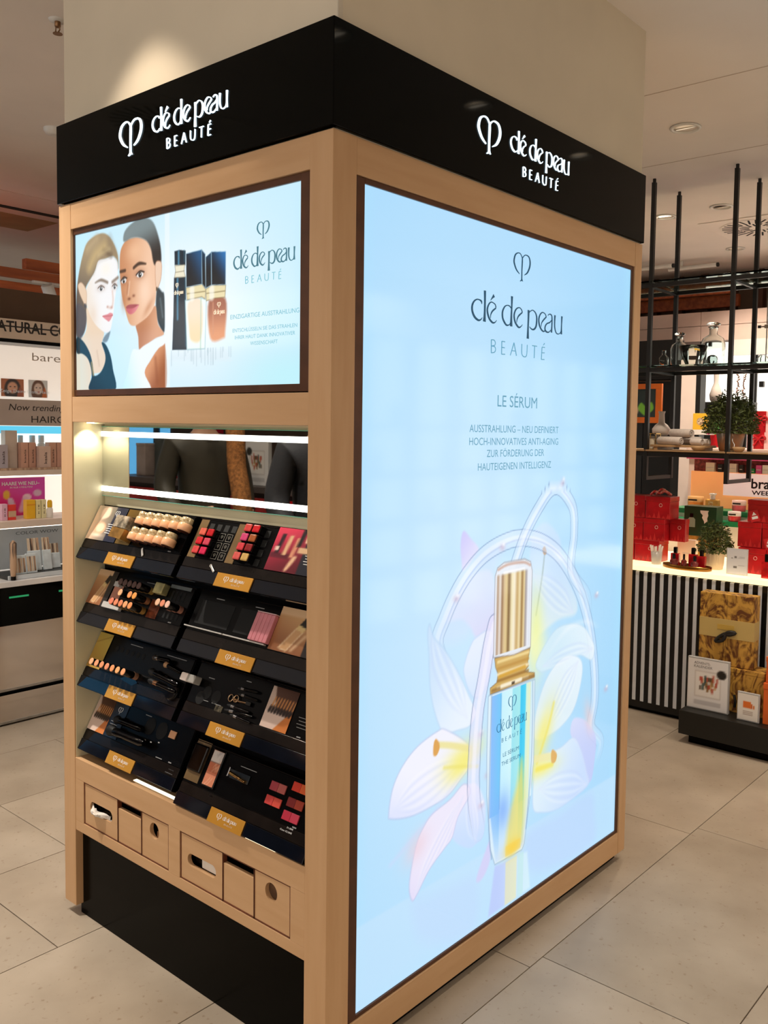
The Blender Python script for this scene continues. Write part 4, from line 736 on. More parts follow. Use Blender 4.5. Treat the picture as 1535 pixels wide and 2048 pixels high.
# --- top left: cream jars
t, F = TR[(0, 0)]
card(F, 'cream', -1.125, -.963, .0645, .176, .0045, t)
m = MB(F); put_logo(m, 'logo', -1.02, -1.0, .145, .163, .0047, .0052, 1.2)
for k in range(5): m.box(-1.035+.004*(k % 2), .118-k*.007, .0047, -.985-.006*(k % 3), .1195-k*.007, .005)
m.build('card_print', INKW, t)
MB(F).box(-.959, .064, .0026, -.884, .175, .0036).build('gold_panel', mat('gold_mirror', (176, 140, 76), .2, .85, vary=.1, scale=10), t)
MB(F).box(-.959, .128, .0037, -.884, .150, .0042).build('dark_band', ACRYL, t)
sq = thing('square_cream_jar', 'faceted square glass cream jar with gold base on the top left tray', 'jar', on(0, 0, -.908, .105, .0062))
MB().prism([(-.036, -.032), (.030, -.036), (.036, -.005), (-.034, .0)], 0, .036).build('jar_base', mat('amber_glass', (190, 140, 70), .08, .5, vary=.25, scale=30), sq)
MB().prism([(-.034, .001), (.036, -.004), (.038, .034), (-.032, .036)], 0, .038).build('jar_lid', mat('facet_glass', (226, 206, 176), .05, .3, vary=.5, scale=40), sq)
PEACH = mat('peach_glass', (246, 186, 140), .25, vary=.08, scale=20)
jar = thing('foundation_jar', '', 'jar', T(0, 0, -5), 'peach foundation jars on the top left tray')
MB().lathe([(.017, -.003), (.0195, 0), (.0195, .017), (.018, .0185)], 20).build('jar_body', PEACH, jar)
MB().lathe([(.0165, .0187), (.0168, .034), (.015, .036)], 20).build('jar_cap', mat('jar_cap', (232, 214, 176), .12, .35, rgb2=(176, 146, 100), scale=140), jar)
MB().lathe([(.0172, -.0042), (.0172, -.003)], 20).build('base_rim', mat('base_rim', (70, 30, 16), .3, vary=.1), jar)
rx = Matrix.Rotation(R(-90), 4, 'X')          # stand the jars along the slope
first = True
for row, (v, xs) in enumerate(((.127, [-.836+.0418*k for k in range(6)]), (.078, [-.838+.0425*k for k in range(5)]))):
    for k, x in enumerate(xs):
        lab = f'small peach foundation jar with clear ribbed cap, {ORD[k]} from the left in the {("upper","lower")[row]} row'
        M = on(0, 0, x, v, .0245) @ rx
        if first: jar.matrix_world = M; jar['label'] = lab; first = False
        else: dup(jar, M, lab)
solo('spatula', MB(on(0, 0, -.80, .052, .004) @ Matrix.Rotation(R(-50), 4, 'Z')).box(-.014, -.004, 0, .014, .004, .002, .0008), mat('clear_plastic', (210, 206, 200), .15, vary=.1), 'small clear spatula lying on the lip under the cream jars', 'spatula')
# --- top right: lipsticks
t, F = TR[(0, 1)]
GSTRIP = mat('champagne_strip', (150, 122, 84), .3, .5, vary=.12, scale=12)
for a in (-.596, -.432): MB(F).box(a, .063, .0026, a+.034, .173, .0034).build('gold_strip', GSTRIP, t)
wells(0, 1, [(-.542+.032*k, .155) for k in range(4)]+[(-.31+.032*k, .155-.026*j) for j in range(4) for k in range(1)]+[(-.34, .104), (-.34, .078)], .019, .019)
def lipstick(u, v, rgb, lab, grp):
    t2 = thing('lipstick_tester', lab, 'lipstick', on(0, 1, u+.032, v-.004, .0026), grp)
    MB().box(-.0138, -.0112, 0, .0138, .0112, .020, .0015).build('case', ACRYL, t2)
    MB().box(-.0128, -.0102, .0201, .0128, .0102, .0245, .003).build('shade_cap', mat('shade_%d_%d_%d' % rgb, rgb, .22, vary=.12, scale=60), t2)
CA = [((240, 110, 90), 'coral'), ((206, 30, 40), 'deep red'), ((226, 36, 50), 'bright red'), ((222, 76, 100), 'rose pink'), ((236, 80, 80), 'salmon red'), ((226, 40, 90), 'magenta pink')]
for k, (cl, nm) in enumerate(CA): lipstick(-.572+.032*(k % 2), .136-.026*(k//2), cl, f'square lipstick tester with {nm} cap, {("left","right")[k%2]} in {("top","middle","bottom")[k//2]} row of the left block', 'lipstick testers, left block')
CB = [((236, 80, 76), 'coral red'), ((226, 36, 46), 'scarlet'), ((226, 76, 130), 'hot pink'), ((176, 96, 50), 'copper brown'), ((226, 70, 80), 'warm red'), ((150, 36, 40), 'dark berry'), ((232, 100, 96), 'salmon'), ((226, 186, 110), 'golden beige')]
for k, (cl, nm) in enumerate(CB): lipstick(-.398+.032*(k % 2), .163-.026*(k//2), cl, f'square lipstick tester with {nm} cap, {("left","right")[k%2]} in {ORD[k//2]} row of the right block', 'lipstick testers, right block')
for k in range(6):
    u, v = -.484+.031*(k % 2), .130-.026*(k//2); m = MB(F); w, h = .0115, .0105
    for a in ((u-w, v-h, u+w, v-h+.0008), (u-w, v+h-.0008, u+w, v+h), (u-w, v-h, u-w+.0008, v+h), (u+w-.0008, v-h, u+w, v+h)): m.box(a[0], a[1], .0026, a[2], a[3], .003)
    put_logo(m, 'logo', u-.004, u+.004, v-.005, v+.005, .0026, .003, 1.1); m.build('emblem_square', mat('silver_print', (170, 166, 156), .4, vary=.05), t)
card(F, 'lips', -.272, -.095, .064, .178, .0045, t)
m = MB(F)
for k in range(4): m.box(-.145+.004*(k % 2), .112-k*.007, .0047, -.105, .1135-k*.007, .005)
m.build('card_print', INKW, t)
solo('spatula', MB(on(0, 1, -.475, .048, .005) @ Matrix.Rotation(R(-35), 4, 'Z')).lathe([(.004, 0), (.004, .002)], 12).box(-.002, -.003, 0, .026, .003, .002, .0008), MATS['clear_plastic'], 'small clear spatula lying on the lip under the lipsticks', 'spatula')
# --- sticks: cylinders that stand out of the tray, shade on the end
STKB = mat('stick_black', (8, 8, 9), .2, vary=.2)
def stick(r, c, u, v, rgb, cap, lab, grp, rad=.0105, L=.05):
    t2 = thing('foundation_stick', lab, 'makeup stick', on(r, c, u+1.55*L, v-.2*L, .0026), grp)
    k = 'stick_cap_%d_%d_%d' % cap
    MB().lathe([(rad, 0), (rad, .014)], 18).build('base_cap', mat(k, cap, .3, .3, vary=.15, scale=40), t2)
    MB().lathe([(rad*.97, .0142), (rad*.97, L-.002), (rad*.9, L-.001)], 18).build('barrel', STKB, t2)
    MB().lathe([(rad*.98, L-.0008), (rad*.98, L), (rad*.82, L+.0006)], 18).build('shade_disc', mat('disc_%d_%d_%d' % rgb, rgb, .45, vary=.08, scale=80), t2)
t, F = TR[(1, 0)]
card(F, 'bottle', -1.126, -1.018, .0645, .176, .0045, t); label_bar(1, 0, -.862, -.80, .163)
G1 = 'foundation sticks on the second left tray'
for k in range(5): stick(1, 0, -.992+.024*k, .151, (96, 66, 58), (206, 166, 90), f'foundation stick with dark brown end, {ORD[k]} from the left in the upper row', G1)
for k, u in enumerate((-.970, -.920, -.896)): stick(1, 0, u, .120, ((246, 186, 136), (246, 160, 96), (246, 164, 80))[k], (190, 130, 90), f'foundation stick with light orange end, {ORD[k]} from the left in the middle row', G1)
for k in range(5): stick(1, 0, -.994+.0243*k, .090, ((236, 130, 100), (240, 140, 100), (240, 140, 96), (248, 170, 116), (246, 156, 96))[k], (196, 150, 80), f'foundation stick with orange end, {ORD[k]} from the left in the lower row', G1)
for k in range(3): stick(1, 0, -.778+.0235*k, .118, ((246, 196, 160), (240, 150, 116), (250, 200, 180))[k], (214, 150, 126), f'foundation stick with pale peach end, {ORD[k]} of the three on the right', G1)
MB(F).box(-1.012, .072, .0026, -.965, .15, .0034).build('peach_panel', mat('peach_panel', (206, 140, 116), .4, vary=.1), t)
MB(F).box(-.80, .066, .0026, -.752, .12, .0034).build('copper_panel', mat('copper_panel', (150, 76, 46), .25, .6, vary=.4, scale=30), t)
solo('gold_cube', MB(on(1, 0, -.765, .150, .003)).box(-.022, -.014, 0, .022, .018, .022, .002), mat('pale_gold', (226, 214, 150), .3, .4, vary=.3, scale=20), 'pale gold block at the back of the second left tray', 'block')
b_ = solo('acrylic_riser', MB(on(1, 0, -.972, .070, .003)).box(-.046, -.008, 0, .046, .010, .012, .001), MATS['clear_plastic'], 'clear acrylic riser at the front left of the second left tray', 'riser')
solo('acrylic_riser', MB(on(1, 0, -.985, .138, .003)).box(-.014, -.008, 0, .014, .008, .014, .001), MATS['clear_plastic'], 'small clear acrylic riser under the dark brown sticks', 'riser')
MB(F).box(-.742, .164, .0026, -.645, .174, .0036).build('grey_label', mat('grey_label', (120, 128, 128), .3, vary=.2, scale=20), t)
wells(1, 0, [(-.72+.018*k, .148-.01*j) for j in range(2) for k in range(4)]+[(-.72+.02*k, .085) for k in range(4)], .010, .018)
# --- second right: two open drawers and a pink pack
t, F = TR[(1, 1)]
wells(1, 1, [(-.507, .118)], .142, .066); wells(1, 1, [(-.376, .118)], .068, .066)
label_bar(1, 1, -.525, -.49, .160); label_bar(1, 1, -.36, -.325, .160)
for a, b in ((-.604, -.438), (-.434, -.268)): MB(F).box(a, .070, .003, b, .0735, .012, .0008).build('acrylic_rail', MATS['clear_plastic'], t)
pk = thing('blotting_paper_pack', 'pink ribbed pack standing in the second right tray', 'pack', on(1, 1, -.293, .112, .0042), None)
PINK = mat('pink_satin', (222, 140, 150), .35, vary=.06, scale=30)
for k in range(5): MB().box(-.036+.0144*k, -.037, 0, -.0222+.0144*k, .037, .014, .0022).build('rib', PINK, pk)
MB().box(-.036, .0372, .001, .036, .0392, .0135).build('top_edge', mat('pink_edge', (246, 206, 206), .3, vary=.05), pk)
card(F, 'bottle', -.258, -.095, .066, .178, .0045, t)
# --- third left: concealers and brushes
t, F = TR[(2, 0)]
card(F, 'gold', -1.126, -1.05, .0645, .175, .0045, t); label_bar(2, 0, -.95, -.885, .163); label_bar(2, 0, -.76, -.665, .163)
for k in range(7): stick(2, 0, -1.109+.029*k, .0905, ((240, 176, 130), (240, 160, 116), (240, 156, 112), (236, 150, 112), (244, 160, 106), (250, 180, 120), (250, 172, 120))[k], (190, 140, 110), f'concealer stick with orange end, {ORD[k]} from the left on the third left tray', 'concealer sticks on the third left tray')
wells(2, 0, [(-1.008+.0285*k, .140) for k in range(6)], .017, .024, True)
def brush(r, c, u0, v0, u1, v1, lab, rad=.006, tip=(40, 34, 32), ferrule=(180, 150, 110), bell=1.0, lift=.016, cat='brush', nm='makeup_brush'):
    lift = max(lift, rad*1.3*bell+.0035); p0, p1 = Vector((u0, v0, 0)), Vector((u1, v1, 0)); d = p1-p0; L = d.length
    M = on(r, c, u0, v0, lift) @ d.to_track_quat('Z', 'Y').to_matrix().to_4x4()
    t2 = thing(nm, lab, cat, M, 'makeup tools lying on the trays')
    MB().lathe([(rad*.6, 0), (rad, L*.08), (rad*.9, L*.55), (rad, L*.66)], 12).build('handle', ACRYL, t2)
    MB().lathe([(rad*1.02, L*.661), (rad*1.05, L*.72), (rad, L*.80)], 12).build('ferrule', mat('ferrule_%d_%d_%d' % ferrule, ferrule, .2, .9, vary=.1, scale=40), t2)
    MB().lathe([(rad*.98, L*.801), (rad*1.25*bell, L*.92), (rad*.7*bell, L)], 12).build('bristles', mat('bristle_%d_%d_%d' % tip, tip, .6, vary=.2, scale=90), t2)
brush(2, 0, -.720, .150, -.80, .146, 'slim brush with silver ferrule at the back of the third left tray', .007, (60, 50, 44), (220, 206, 190))
brush(2, 0, -.65, .128, -.735, .138, 'flat brush with pale bronze bristle edge on the third left tray', .006, (206, 160, 116), (40, 40, 40), 1.3)
brush(2, 0, -.64, .095, -.79, .108, 'thick all black brush across the third left tray', .009, (12, 12, 12), (30, 30, 30))
brush(2, 0, -.64, .075, -.775, .082, 'black brush with copper ring at the front of the third left tray', .007, (12, 12, 12), (206, 150, 110))
c_ = thing('compact_case', 'round black compact lying at the front right of the third left tray', 'compact', on(2, 0, -.665, .075, .003))
MB().lathe([(.024, 0), (.026, .003), (.026, .010), (.023, .013)], 26).build('lid', ACRYL, c_); MB().lathe([(.0265, .005), (.0265, .007)], 26).build('rim', CHROME, c_)
MB(F).prism([(-.93, .06), (-.86, .052), (-.84, .064), (-.885, .083)], .003, .0036).build('blue_reflection', LIPREFL, t)  # flat navy patch painted as a blue reflection on the tray
# --- third right
t, F = TR[(2, 1)]
er = thing('sponge_block', 'white sponge block sticking out at the left of the third right tray', 'sponge', on(2, 1, -.585, .120, .003))
MB().box(-.012, -.010, .004, .022, .012, .030, .003).build('grey_half', mat('sponge_grey', (176, 172, 164), .7, vary=.05), er)
MB().box(-.042, -.010, .004, -.0125, .012, .030, .003).build('white_half', mat('sponge_white', (240, 226, 218), .7, vary=.04), er)
wells(2, 1, [(-.548, .082), (-.528, .100), (-.486, .096)], .036, .03, True); label_bar(2, 1, -.545, -.52, .138); label_bar(2, 1, -.395, -.375, .158); label_bar(2, 1, -.545, -.51, .078, .0015); label_bar(2, 1, -.495, -.455, .078, .0015)
lc = thing('eyelash_curler', 'gold eyelash curler on the third right tray', 'curler', on(2, 1, -.395, .106, .006))
m = MB(); m.tube([(-.03+.009*math.cos(a), .009*math.sin(a), 0) for a in np.linspace(0, 6.28, 17)], .0018, 6); m.tube([(-.008+.009*math.cos(a), .002+.009*math.sin(a), .001) for a in np.linspace(0, 6.28, 17)], .0018, 6); m.build('finger_ring', mat('rose_gold', (226, 190, 150), .15, 1, vary=.05), lc)
m = MB(); m.tube([(-.02, 0, 0), (.01, -.002, .001), (.045, 0, .001)], .003, 8); m.build('shank', MATS['rose_gold'], lc); MB().box(.035, -.006, -.002, .055, .005, .004, .001).build('pad', ACRYL, lc)
PC = [(-.33, .140, -.41, .136, 'black eyeliner with silver highlight, uppermost of the pencils'), (-.335, .085, -.425, .087, 'silver banded black pencil below the eyelash curler'), (-.318, .078, -.428, .073, 'long black pencil, second from the bottom on the third right tray'), (-.316, .062, -.40, .066, 'short black pencil, lowest on the third right tray'), (-.32, .12, -.40, .122, 'plain black pencil between the eyeliner and the eyelash curler')]
for a in PC: brush(2, 1, *a[:4], a[4], .0042, (20, 20, 20), (196, 196, 200), .6, .009, 'pencil', 'eye_pencil')
card(F, 'pencils', -.287, -.188, .0645, .168, .0045, t); m = MB(F)
for k in range(4): m.box(-.165+.004*(k % 2), .112-k*.008, .003, -.112, .1135-k*.008, .0034)
m.build('card_print', INKD, t)
solo('sticker', MB(F).box(-.475, .062, .0026, -.445, .078, .003), mat('foil_sticker', (120, 112, 90), .3, .5, rgb2=(40, 36, 30), scale=120), 'small crumpled foil sticker on the third right tray', 'sticker')
# --- bottom left
t, F = TR[(3, 0)]
card(F, 'pencils', -1.125, -1.032, .066, .172, .0045, t); MB(F).box(-1.031, .066, .0026, -.96, .172, .0043).build('navy_card', mat('navy_card', (30, 40, 54), .3, vary=.1), t)
m = MB(F); put_logo(m, 'logo', -1.006, -.985, .138, .158, .0045, .005, 1.3)
for k in range(4): m.box(-1.02, .112-k*.008, .0045, -.975-.006*(k % 2), .1133-k*.008, .005)
m.build('card_print', INKW, t); label_bar(3, 0, -.87, -.84, .163)
brush(3, 0, -.84, .122, -.985, .122, 'black brush with round head, upper of two on the bottom left tray', .010, (8, 8, 8), (30, 30, 30), 1.1)
brush(3, 0, -.80, .090, -.99, .088, 'thick black brush with round head, lower of two on the bottom left tray', .013, (8, 8, 8), (26, 26, 26), 1.1)
wells(3, 0, [(-.83, .138), (-.77, .138)], .05, .05, True)
solo('sample_pan', MB(on(3, 0, -.714, .139, .003)).box(-.015, -.0105, 0, .015, .0105, .003, .0008), mat('peach_powder', (226, 170, 130), .7, vary=.05), 'square peach powder pan on the bottom left tray', 'powder pan')
m = MB(F)
for a in ((-.83, .096), (-.80, .097), (-.765, .104)): m.box(a[0], a[1], .003, a[0]+.007, a[1]+.003, .0036)  # small white bars painted as glints on the gloss
m.build('painted_glint', INKW, t); label_bar(3, 0, -.75, -.72, .066); label_bar(3, 0, -.675, -.65, .05, .002); label_bar(3, 0, -.685, -.65, .040, .002)
# --- bottom right
t, F = TR[(3, 1)]; DV = .024
def Q(v): return v+DV
MB(F).box(-.6, Q(.046), .0026, -.538, Q(.155), .0034).build('gold_strip', GSTRIP, t)
cp = thing('compact_case', 'long black closed compact standing at the left of the bottom right tray', 'compact', on(3, 1, -.567, Q(.108), .0035))
MB().box(-.029, -.036, 0, .029, .036, .009, .004).build('lid', ACRYL, cp); MB().box(-.0295, -.0365, .0035, .0295, .0365, .0045).build('seam', mat('seam_brown', (70, 50, 34), .3, vary=.1), cp)
pl = thing('powder_palette', 'narrow three pan powder palette, pearl above copper, on the bottom right tray', 'palette', on(3, 1, -.492, Q(.098), .0035))
MB().box(-.026, -.050, 0, .026, .050, .005, .0015).build('tray_case', ACRYL, pl)
a = card_art('marble'); a.us = -22+a.us*.44; a.vs = -46+a.vs*.92; a.U, a.V = np.meshgrid(a.us, a.vs); a.build('powder_pans', Matrix.Identity(4), mat('powder_print', (200, 200, 200), .75, attr='print'), pl, .0054)
gl = thing('glass_ampoule', 'clear glass tube with gold core on the bottom right tray', 'glass tube', on(3, 1, -.385, Q(.100), .004))
m = MB(); m.box(-.04, -.008, 0, .036, .014, .002, .0005); m.build('stand', mat('dark_glass', (60, 66, 74), .06, .3, vary=.2), gl); MB().tube([(-.038, .004, .006), (.03, -.004, .006)], .0045, 10).build('tube', mat('gold_core', (220, 176, 110), .15, .9, rgb2=(110, 80, 50), scale=120), gl); MB().box(-.042, -.006, .001, -.037, .018, .012, .001).build('end_stop', CHROME, gl)
label_bar(3, 1, -.40, -.335, Q(.128), .0018); label_bar(3, 1, -.475, -.46, Q(.030), .003)
BL = [(-.243, .1145, (176, 66, 76), (190, 96, 90), 'dusky rose and brown, upper left'), (-.243, .080, (214, 70, 66), (220, 80, 66), 'coral pair, lower left'), (-.168, .132, (226, 66, 46), (232, 104, 50), 'red and orange, upper right'), (-.168, .094, (140, 40, 40), (176, 66, 46), 'brick pair, middle right'), (-.168, .062, (190, 40, 66), (196, 56, 80), 'crimson pair, lower right')]
for u, v, c0, c1, nm in BL:
    b2 = thing('blush_pair', f'two square blush pans, {nm} of the bottom right tray', 'blush', on(3, 1, u+.004, Q(v), .003), 'blush pans on the bottom right tray')
    for k, c in enumerate((c0, c1)): MB().box(-.0285+.029*k, -.011, 0, -.0005+.029*k, .011, .004, .001).build('pan', mat('blush_%d_%d_%d' % c, c, .5, vary=.05), b2)
m = MB(F); put_text(m, '31.00€', -.165, -.142, Q(.036), .004, .0046); put_text(m, 'Case 52.00€', -.185, -.142, Q(.027), .004, .0046); m.build('price_print', INKW, t)
# ------------------------------------------------------------------ hair care wall on the left (front plane x = -3.07)
LW = thing('wall_shelving', 'white shop shelving wall with black counter and mirrored plinth left of the kiosk', 'shelving', T(0, 0, 0))
Y0, Y1 = -.6, 4.6
XF, XB = -3.07, -3.5
MB().box(XB-.05, Y0, 0, XB, Y1, 2.26).build('back_panel', mat('glow_back', (244, 238, 230), .5, emit=(255, 244, 232), strength=.7, vary=.03), LW)  # panel glows by itself, added to brighten the shelves
for z0, z1 in ((.022, .158), (.19, .515)):
    p = MB().box(XB, Y0, z0, XF, Y1, z1).build('mirror_plinth', MIRRORP, LW)
    MB().box(XF-.01, Y0, z0-.012, XF+.003, Y1, z0).build('metal_edge', STEEL, p)
MB().box(XB, Y0, 0, XF-.05, Y1, .19).build('plinth_core', PLINTH, LW)
MB().box(XB, Y0, .517, XF+.004, Y1, .712).build('black_drawer', GLOSSBLACK, LW)
for y in (.69, .95): MB().box(XF+.0041, y, .655, XF+.006, y+.10, .664).build('green_led', mat('green_led', (40, 140, 90), .3, emit=(30, 150, 96), strength=.5, vary=.05), LW)
MB().box(XB, Y0, .713, XF+.012, Y1, .742, .002).build('counter_top', mat('white_marble', (240, 238, 236), .2, rgb2=(214, 214, 216), scale=4, detail=6), LW)
SB = mat('shelf_board', (226, 210, 198), .45, vary=.03)
for z0, z1 in ((1.0, 1.035), (1.272, 1.30)):
    p = MB().box(XB, Y0, z0, -3.18, Y1, z1, .001).build('shelf_board', SB, LW)
    MB().box(-3.21, Y0, z0-.004, -3.19, Y1, z0-.0005).build('led_strip', mat('shelf_led', (250, 248, 244), .4, emit=(255, 246, 234), strength=2.6, vary=.01), p)
MB().box(-3.2, Y0, 1.3005, -3.182, Y1, 1.312).build('price_rail', mat('price_rail', (206, 176, 150), .4, rgb2=(150, 116, 96), scale=60, stretch=(1, 1, .2)), LW)
hs = MB().box(-3.34, Y0, 1.533, -3.3, Y1, 1.672, .001).build('header_sign', mat('taupe_board', (196, 184, 178), .6, vary=.03), LW)
INKK = mat('black_print', (36, 30, 28), .5, vary=.1)
m = MB(face_side(-3.2995)); put_text(m, 'Now trending', .808, 1.112, 1.614, .036, .0004, .22); put_text(m, 'HAIRCARE', .928, 1.225, 1.550, .038, .0004); m.build('sign_lettering', INKK, hs)
MB().box(-3.42, Y0, 1.49, -3.36, Y1, 1.530).build('blue_screen_strip', mat('cyan_strip', (90, 190, 220), .3, emit=(84, 190, 224), strength=.9, vary=.2, scale=2), LW)
MB().box(XB, Y0, 1.672, -3.44, Y1, 1.97).build('upper_panel', mat('upper_panel', (244, 232, 220), .45, emit=(255, 240, 224), strength=.5, vary=.03), LW)  # glow put into the panel to make the upper wall brighter
m = MB(face_side(-3.4395)); put_text(m, 'bare', 1.004, 1.165, 1.893, .046, .0003); m.build('faint_lettering', mat('faint_print', (216, 202, 192), .5, vary=.03), LW)
for kind, a, b, tx in (('photo_a', .832, .954, 'Zeige Deine'), ('photo_b', .982, 1.087, 'beste Haut')):
    p = card(face_side(-3.4395), kind, a, b, 1.690, 1.786, .004, LW, 'photo_print'); m = MB(face_side(-3.4395)); put_text(m, tx, a-.01, b+.01, 1.712, .018, .0062); m.build('photo_lettering', INKW, p)
tb = MB().box(XB, Y0, 1.985, -3.25, Y1, 2.088, .001).build('top_sign_board', mat('sand_board', (222, 206, 190), .6, vary=.03), LW)
MB().box(XB, Y0, 1.966, -3.248, Y1, 1.984).build('dark_rail', PLINTH, LW)
m = MB(face_side(-3.2495)); put_text(m, 'NATURAL COSMETICS*', .682, 1.37, 2.022, .058, .0004); m.box(.70, 2.046, .0004, 1.36, 2.053, .0008); m.build('sign_lettering', INKK, tb)
MB().box(XB-.05, Y0, 2.088, XB+.06, Y1, 2.27).build('brown_bulkhead', mat('bulkhead', (92, 70, 52), .7, vary=.05), LW)
for y in (.1, 2.2): MB().box(XB, y, .75, -3.2, y+.02, 1.97).build('upright', WHITE, LW)
# products
def carton(name, x, y0, y1, z0, h, d, rgb, lab, cat='box', txt=None, tcol=(70, 50, 44), strip=None, grp=None):
    y0, y1 = y0+.0008, y1-.0008
    t = thing(name, lab, cat, T(x, (y0+y1)/2, z0), grp); w = (y1-y0)/2
    MB().box(-d, -w, 0, 0, w, h, .0012).build('carton_body', mat('carton_%d_%d_%d' % rgb, rgb, .5, vary=.05, scale=14), t)
    MB().box(-d+.001, -w+.001, h, -.001, w-.001, h+.0012).build('top_flap', mat('flap_%d_%d_%d' % rgb, tuple(min(255, c+14) for c in rgb), .5, vary=.05), t)
    if strip: MB().box(0, -w, strip[0]*h, .0006, w, strip[1]*h).build('colour_band', mat('band_%d_%d_%d' % strip[2], strip[2], .5, vary=.05), t)
    if txt:
        m = MB(Matrix.Rotation(R(90), 4, 'Z') @ Matrix.Rotation(R(90), 4, 'X')); m.M = frame((.0008, 0, 0), (0, 0, 1), (0, -1, 0)); put_text(m, txt, h*.25, h*.75, -w*.35, w*.55, .0003); m.build('carton_lettering', mat('ink_%d_%d_%d' % tcol, tcol, .5, vary=.1), t)
    return t
G2 = 'hair care cartons on the upper left shelf'
carton('hair_carton', -3.25, .725, .779, 1.3005, .13, .05, (196, 188, 200), 'lilac hair care carton at the left edge of the upper shelf', txt='kaala', grp=G2)
carton('hair_carton', -3.28, .778, .842, 1.3005, .205, .05, (218, 204, 192), 'tall pale beige carton, highest on the upper shelf', grp=G2)
carton('hair_carton', -3.25, .846, .886, 1.3005, .142, .045, (226, 176, 154), 'salmon pink carton right beside the tall beige one', txt='kaala', grp=G2)
carton('hair_carton', -3.25, .888, .927, 1.3005, .142, .045, (222, 172, 150), 'salmon pink carton behind the short pale carton', txt='kaala', grp=G2)
carton('hair_carton', -3.225, .930, .996, 1.3005, .122, .04, (232, 204, 190), 'short pale pink carton standing in front on the upper shelf', txt='kaala', grp=G2)
carton('hair_carton', -3.25, .998, 1.040, 1.3005, .142, .045, (224, 176, 154), 'salmon pink carton right of the short pale carton', txt='kaala', grp=G2)
carton('hair_carton', -3.25, 1.042, 1.085, 1.3005, .142, .045, (218, 168, 148), 'salmon pink carton half hidden by the kiosk post', grp=G2)
for k, (y, w) in enumerate(((.86, .022), (.905, .018), (.97, .02), (1.02, .02))):
    t = thing('pump_bottle', f'white hair care bottle behind the cartons, {ORD[k]} from the left', 'bottle', T(-3.38, y, 1.3005), 'white bottles behind the cartons'); MB().lathe([(w, 0), (w, .13), (w*.6, .14)], 16).build('bottle_body', WHITE, t); MB().lathe([(w*.75, .141), (w*.75, .178), (w*.6, .18)], 16).build('cap', WHITE, t)
po = thing('hair_poster', 'magenta hair treatment poster standing on the middle left shelf', 'poster', T(0, 0, 0)); P1 = card(face_side(-3.44), 'hair', .80, 1.066, 1.036, 1.246, .004, po, 'poster_board')
m = MB(face_side(-3.4355)); put_text(m, 'HAARE WIE NEU–*', .828, 1.035, 1.205, .020, .0008); put_text(m, 'IN NUR 4 MINUTEN!', .872, .995, 1.188, .010, .0008); m.build('poster_lettering', INKW, po)
G3 = 'products before the magenta poster'
carton('treatment_carton', -3.24, .738, .768, 1.0355, .085, .03, (226, 180, 206), 'small pink and white carton at the left before the magenta poster', txt='K18', grp=G3)
carton('treatment_carton', -3.24, .771, .813, 1.0355, .080, .01, (226, 60, 50), 'red product card before the magenta poster', strip=(.2, .6, (206, 170, 140)), grp=G3)
carton('treatment_carton', -3.24, .868, .916, 1.0355, .100, .04, (240, 186, 30), 'yellow carton before the magenta poster', strip=(.72, .78, (226, 150, 20)), grp=G3)
carton('treatment_carton', -3.24, .918, .946, 1.0355, .098, .04, (236, 226, 170), 'pale yellow carton directly right of the yellow one', txt='K18', grp=G3)
carton('treatment_carton', -3.24, .948, .976, 1.0355, .098, .04, (238, 230, 180), 'pale yellow carton beside the yellow capped bottle', txt='K18', grp=G3)
t = thing('serum_bottle', 'small white bottle with yellow cap before the magenta poster', 'bottle', T(-3.24, .994, 1.0355), G3); MB().lathe([(.015, 0), (.0165, .004), (.0165, .045), (.011, .056)], 18).build('bottle_body', WHITE, t); MB().lathe([(.013, .0565), (.013, .085), (.009, .096)], 16).build('cap', mat('yellow_cap', (240, 190, 30), .4, vary=.05), t)
tr = thing('product_tray', 'long black and white product tray on the marble counter', 'tray', T(0, 0, .743)); MB().box(-3.3, .70, 0, -3.10, 1.5, .016, .001).build('tray_base', ACRYLM, tr); MB().box(-3.099, .70, 0, -3.092, 1.5, .022, .001).build('front_edge', mat('clear_edge', (206, 214, 220), .2, vary=.05), tr)
bk = thing('brand_card', 'grey brand card at the back of the marble counter', 'card', T(0, 0, 0)); MB().box(-3.44, .70, .745, -3.436, 1.4, .99).build('card_board', mat('ice_card', (206, 216, 222), .4, vary=.05), bk); m = MB(face_side(-3.4355)); put_text(m, 'COLOR WOW', .90, 1.14, .93, .018, .0006); m.build('card_lettering', mat('slate_ink', (90, 100, 110), .5, vary=.05), bk)
STR = mat('hair_swatch', (190, 158, 130), .5, rgb2=(70, 54, 46), scale=90, stretch=(1, .25, .05), ramp=(.42, .55))
def pouch(y0, y1, h, x, lab, tall, n):
    t = thing('hair_sachet', lab, 'sachet', T(x, (y0+y1)/2, .760) @ Matrix.Rotation(R(-10), 4, 'Y'), 'hair sachets in the product tray'); w = (y1-y0)/2
    MB().box(-.012, -w, 0, 0, w, h*(.62 if tall else 1), .003).build('sleeve', mat('ice_sleeve', (214, 228, 236), .35, vary=.08, scale=30), t)
    k = 4
    for i in range(k): MB().box(-.009+.001*i, -w+.004+i*(2*w-.008)/k, h*.1, -.004+.001*i if tall else .0008, -w+.002+(i+1)*(2*w-.008)/k, h if tall else h*.85, .001).build('swatch', STR if i % 2 else mat('swatch_light', (226, 206, 180), .5, vary=.1), t)
pouch(.755, .815, .10, -3.13, 'open hair sachet with brown zigzag print, left of two lying together', False, 0)
pouch(.817, .873, .105, -3.135, 'open hair sachet with brown zigzag print, right of two lying together', False, 1)
pouch(.86, .930, .175, -3.20, 'tall ice blue sachet holder with striped swatches, left one', True, 2)
pouch(.934, .982, .175, -3.19, 'tall ice blue sachet holder with striped swatches, right one', True, 3)
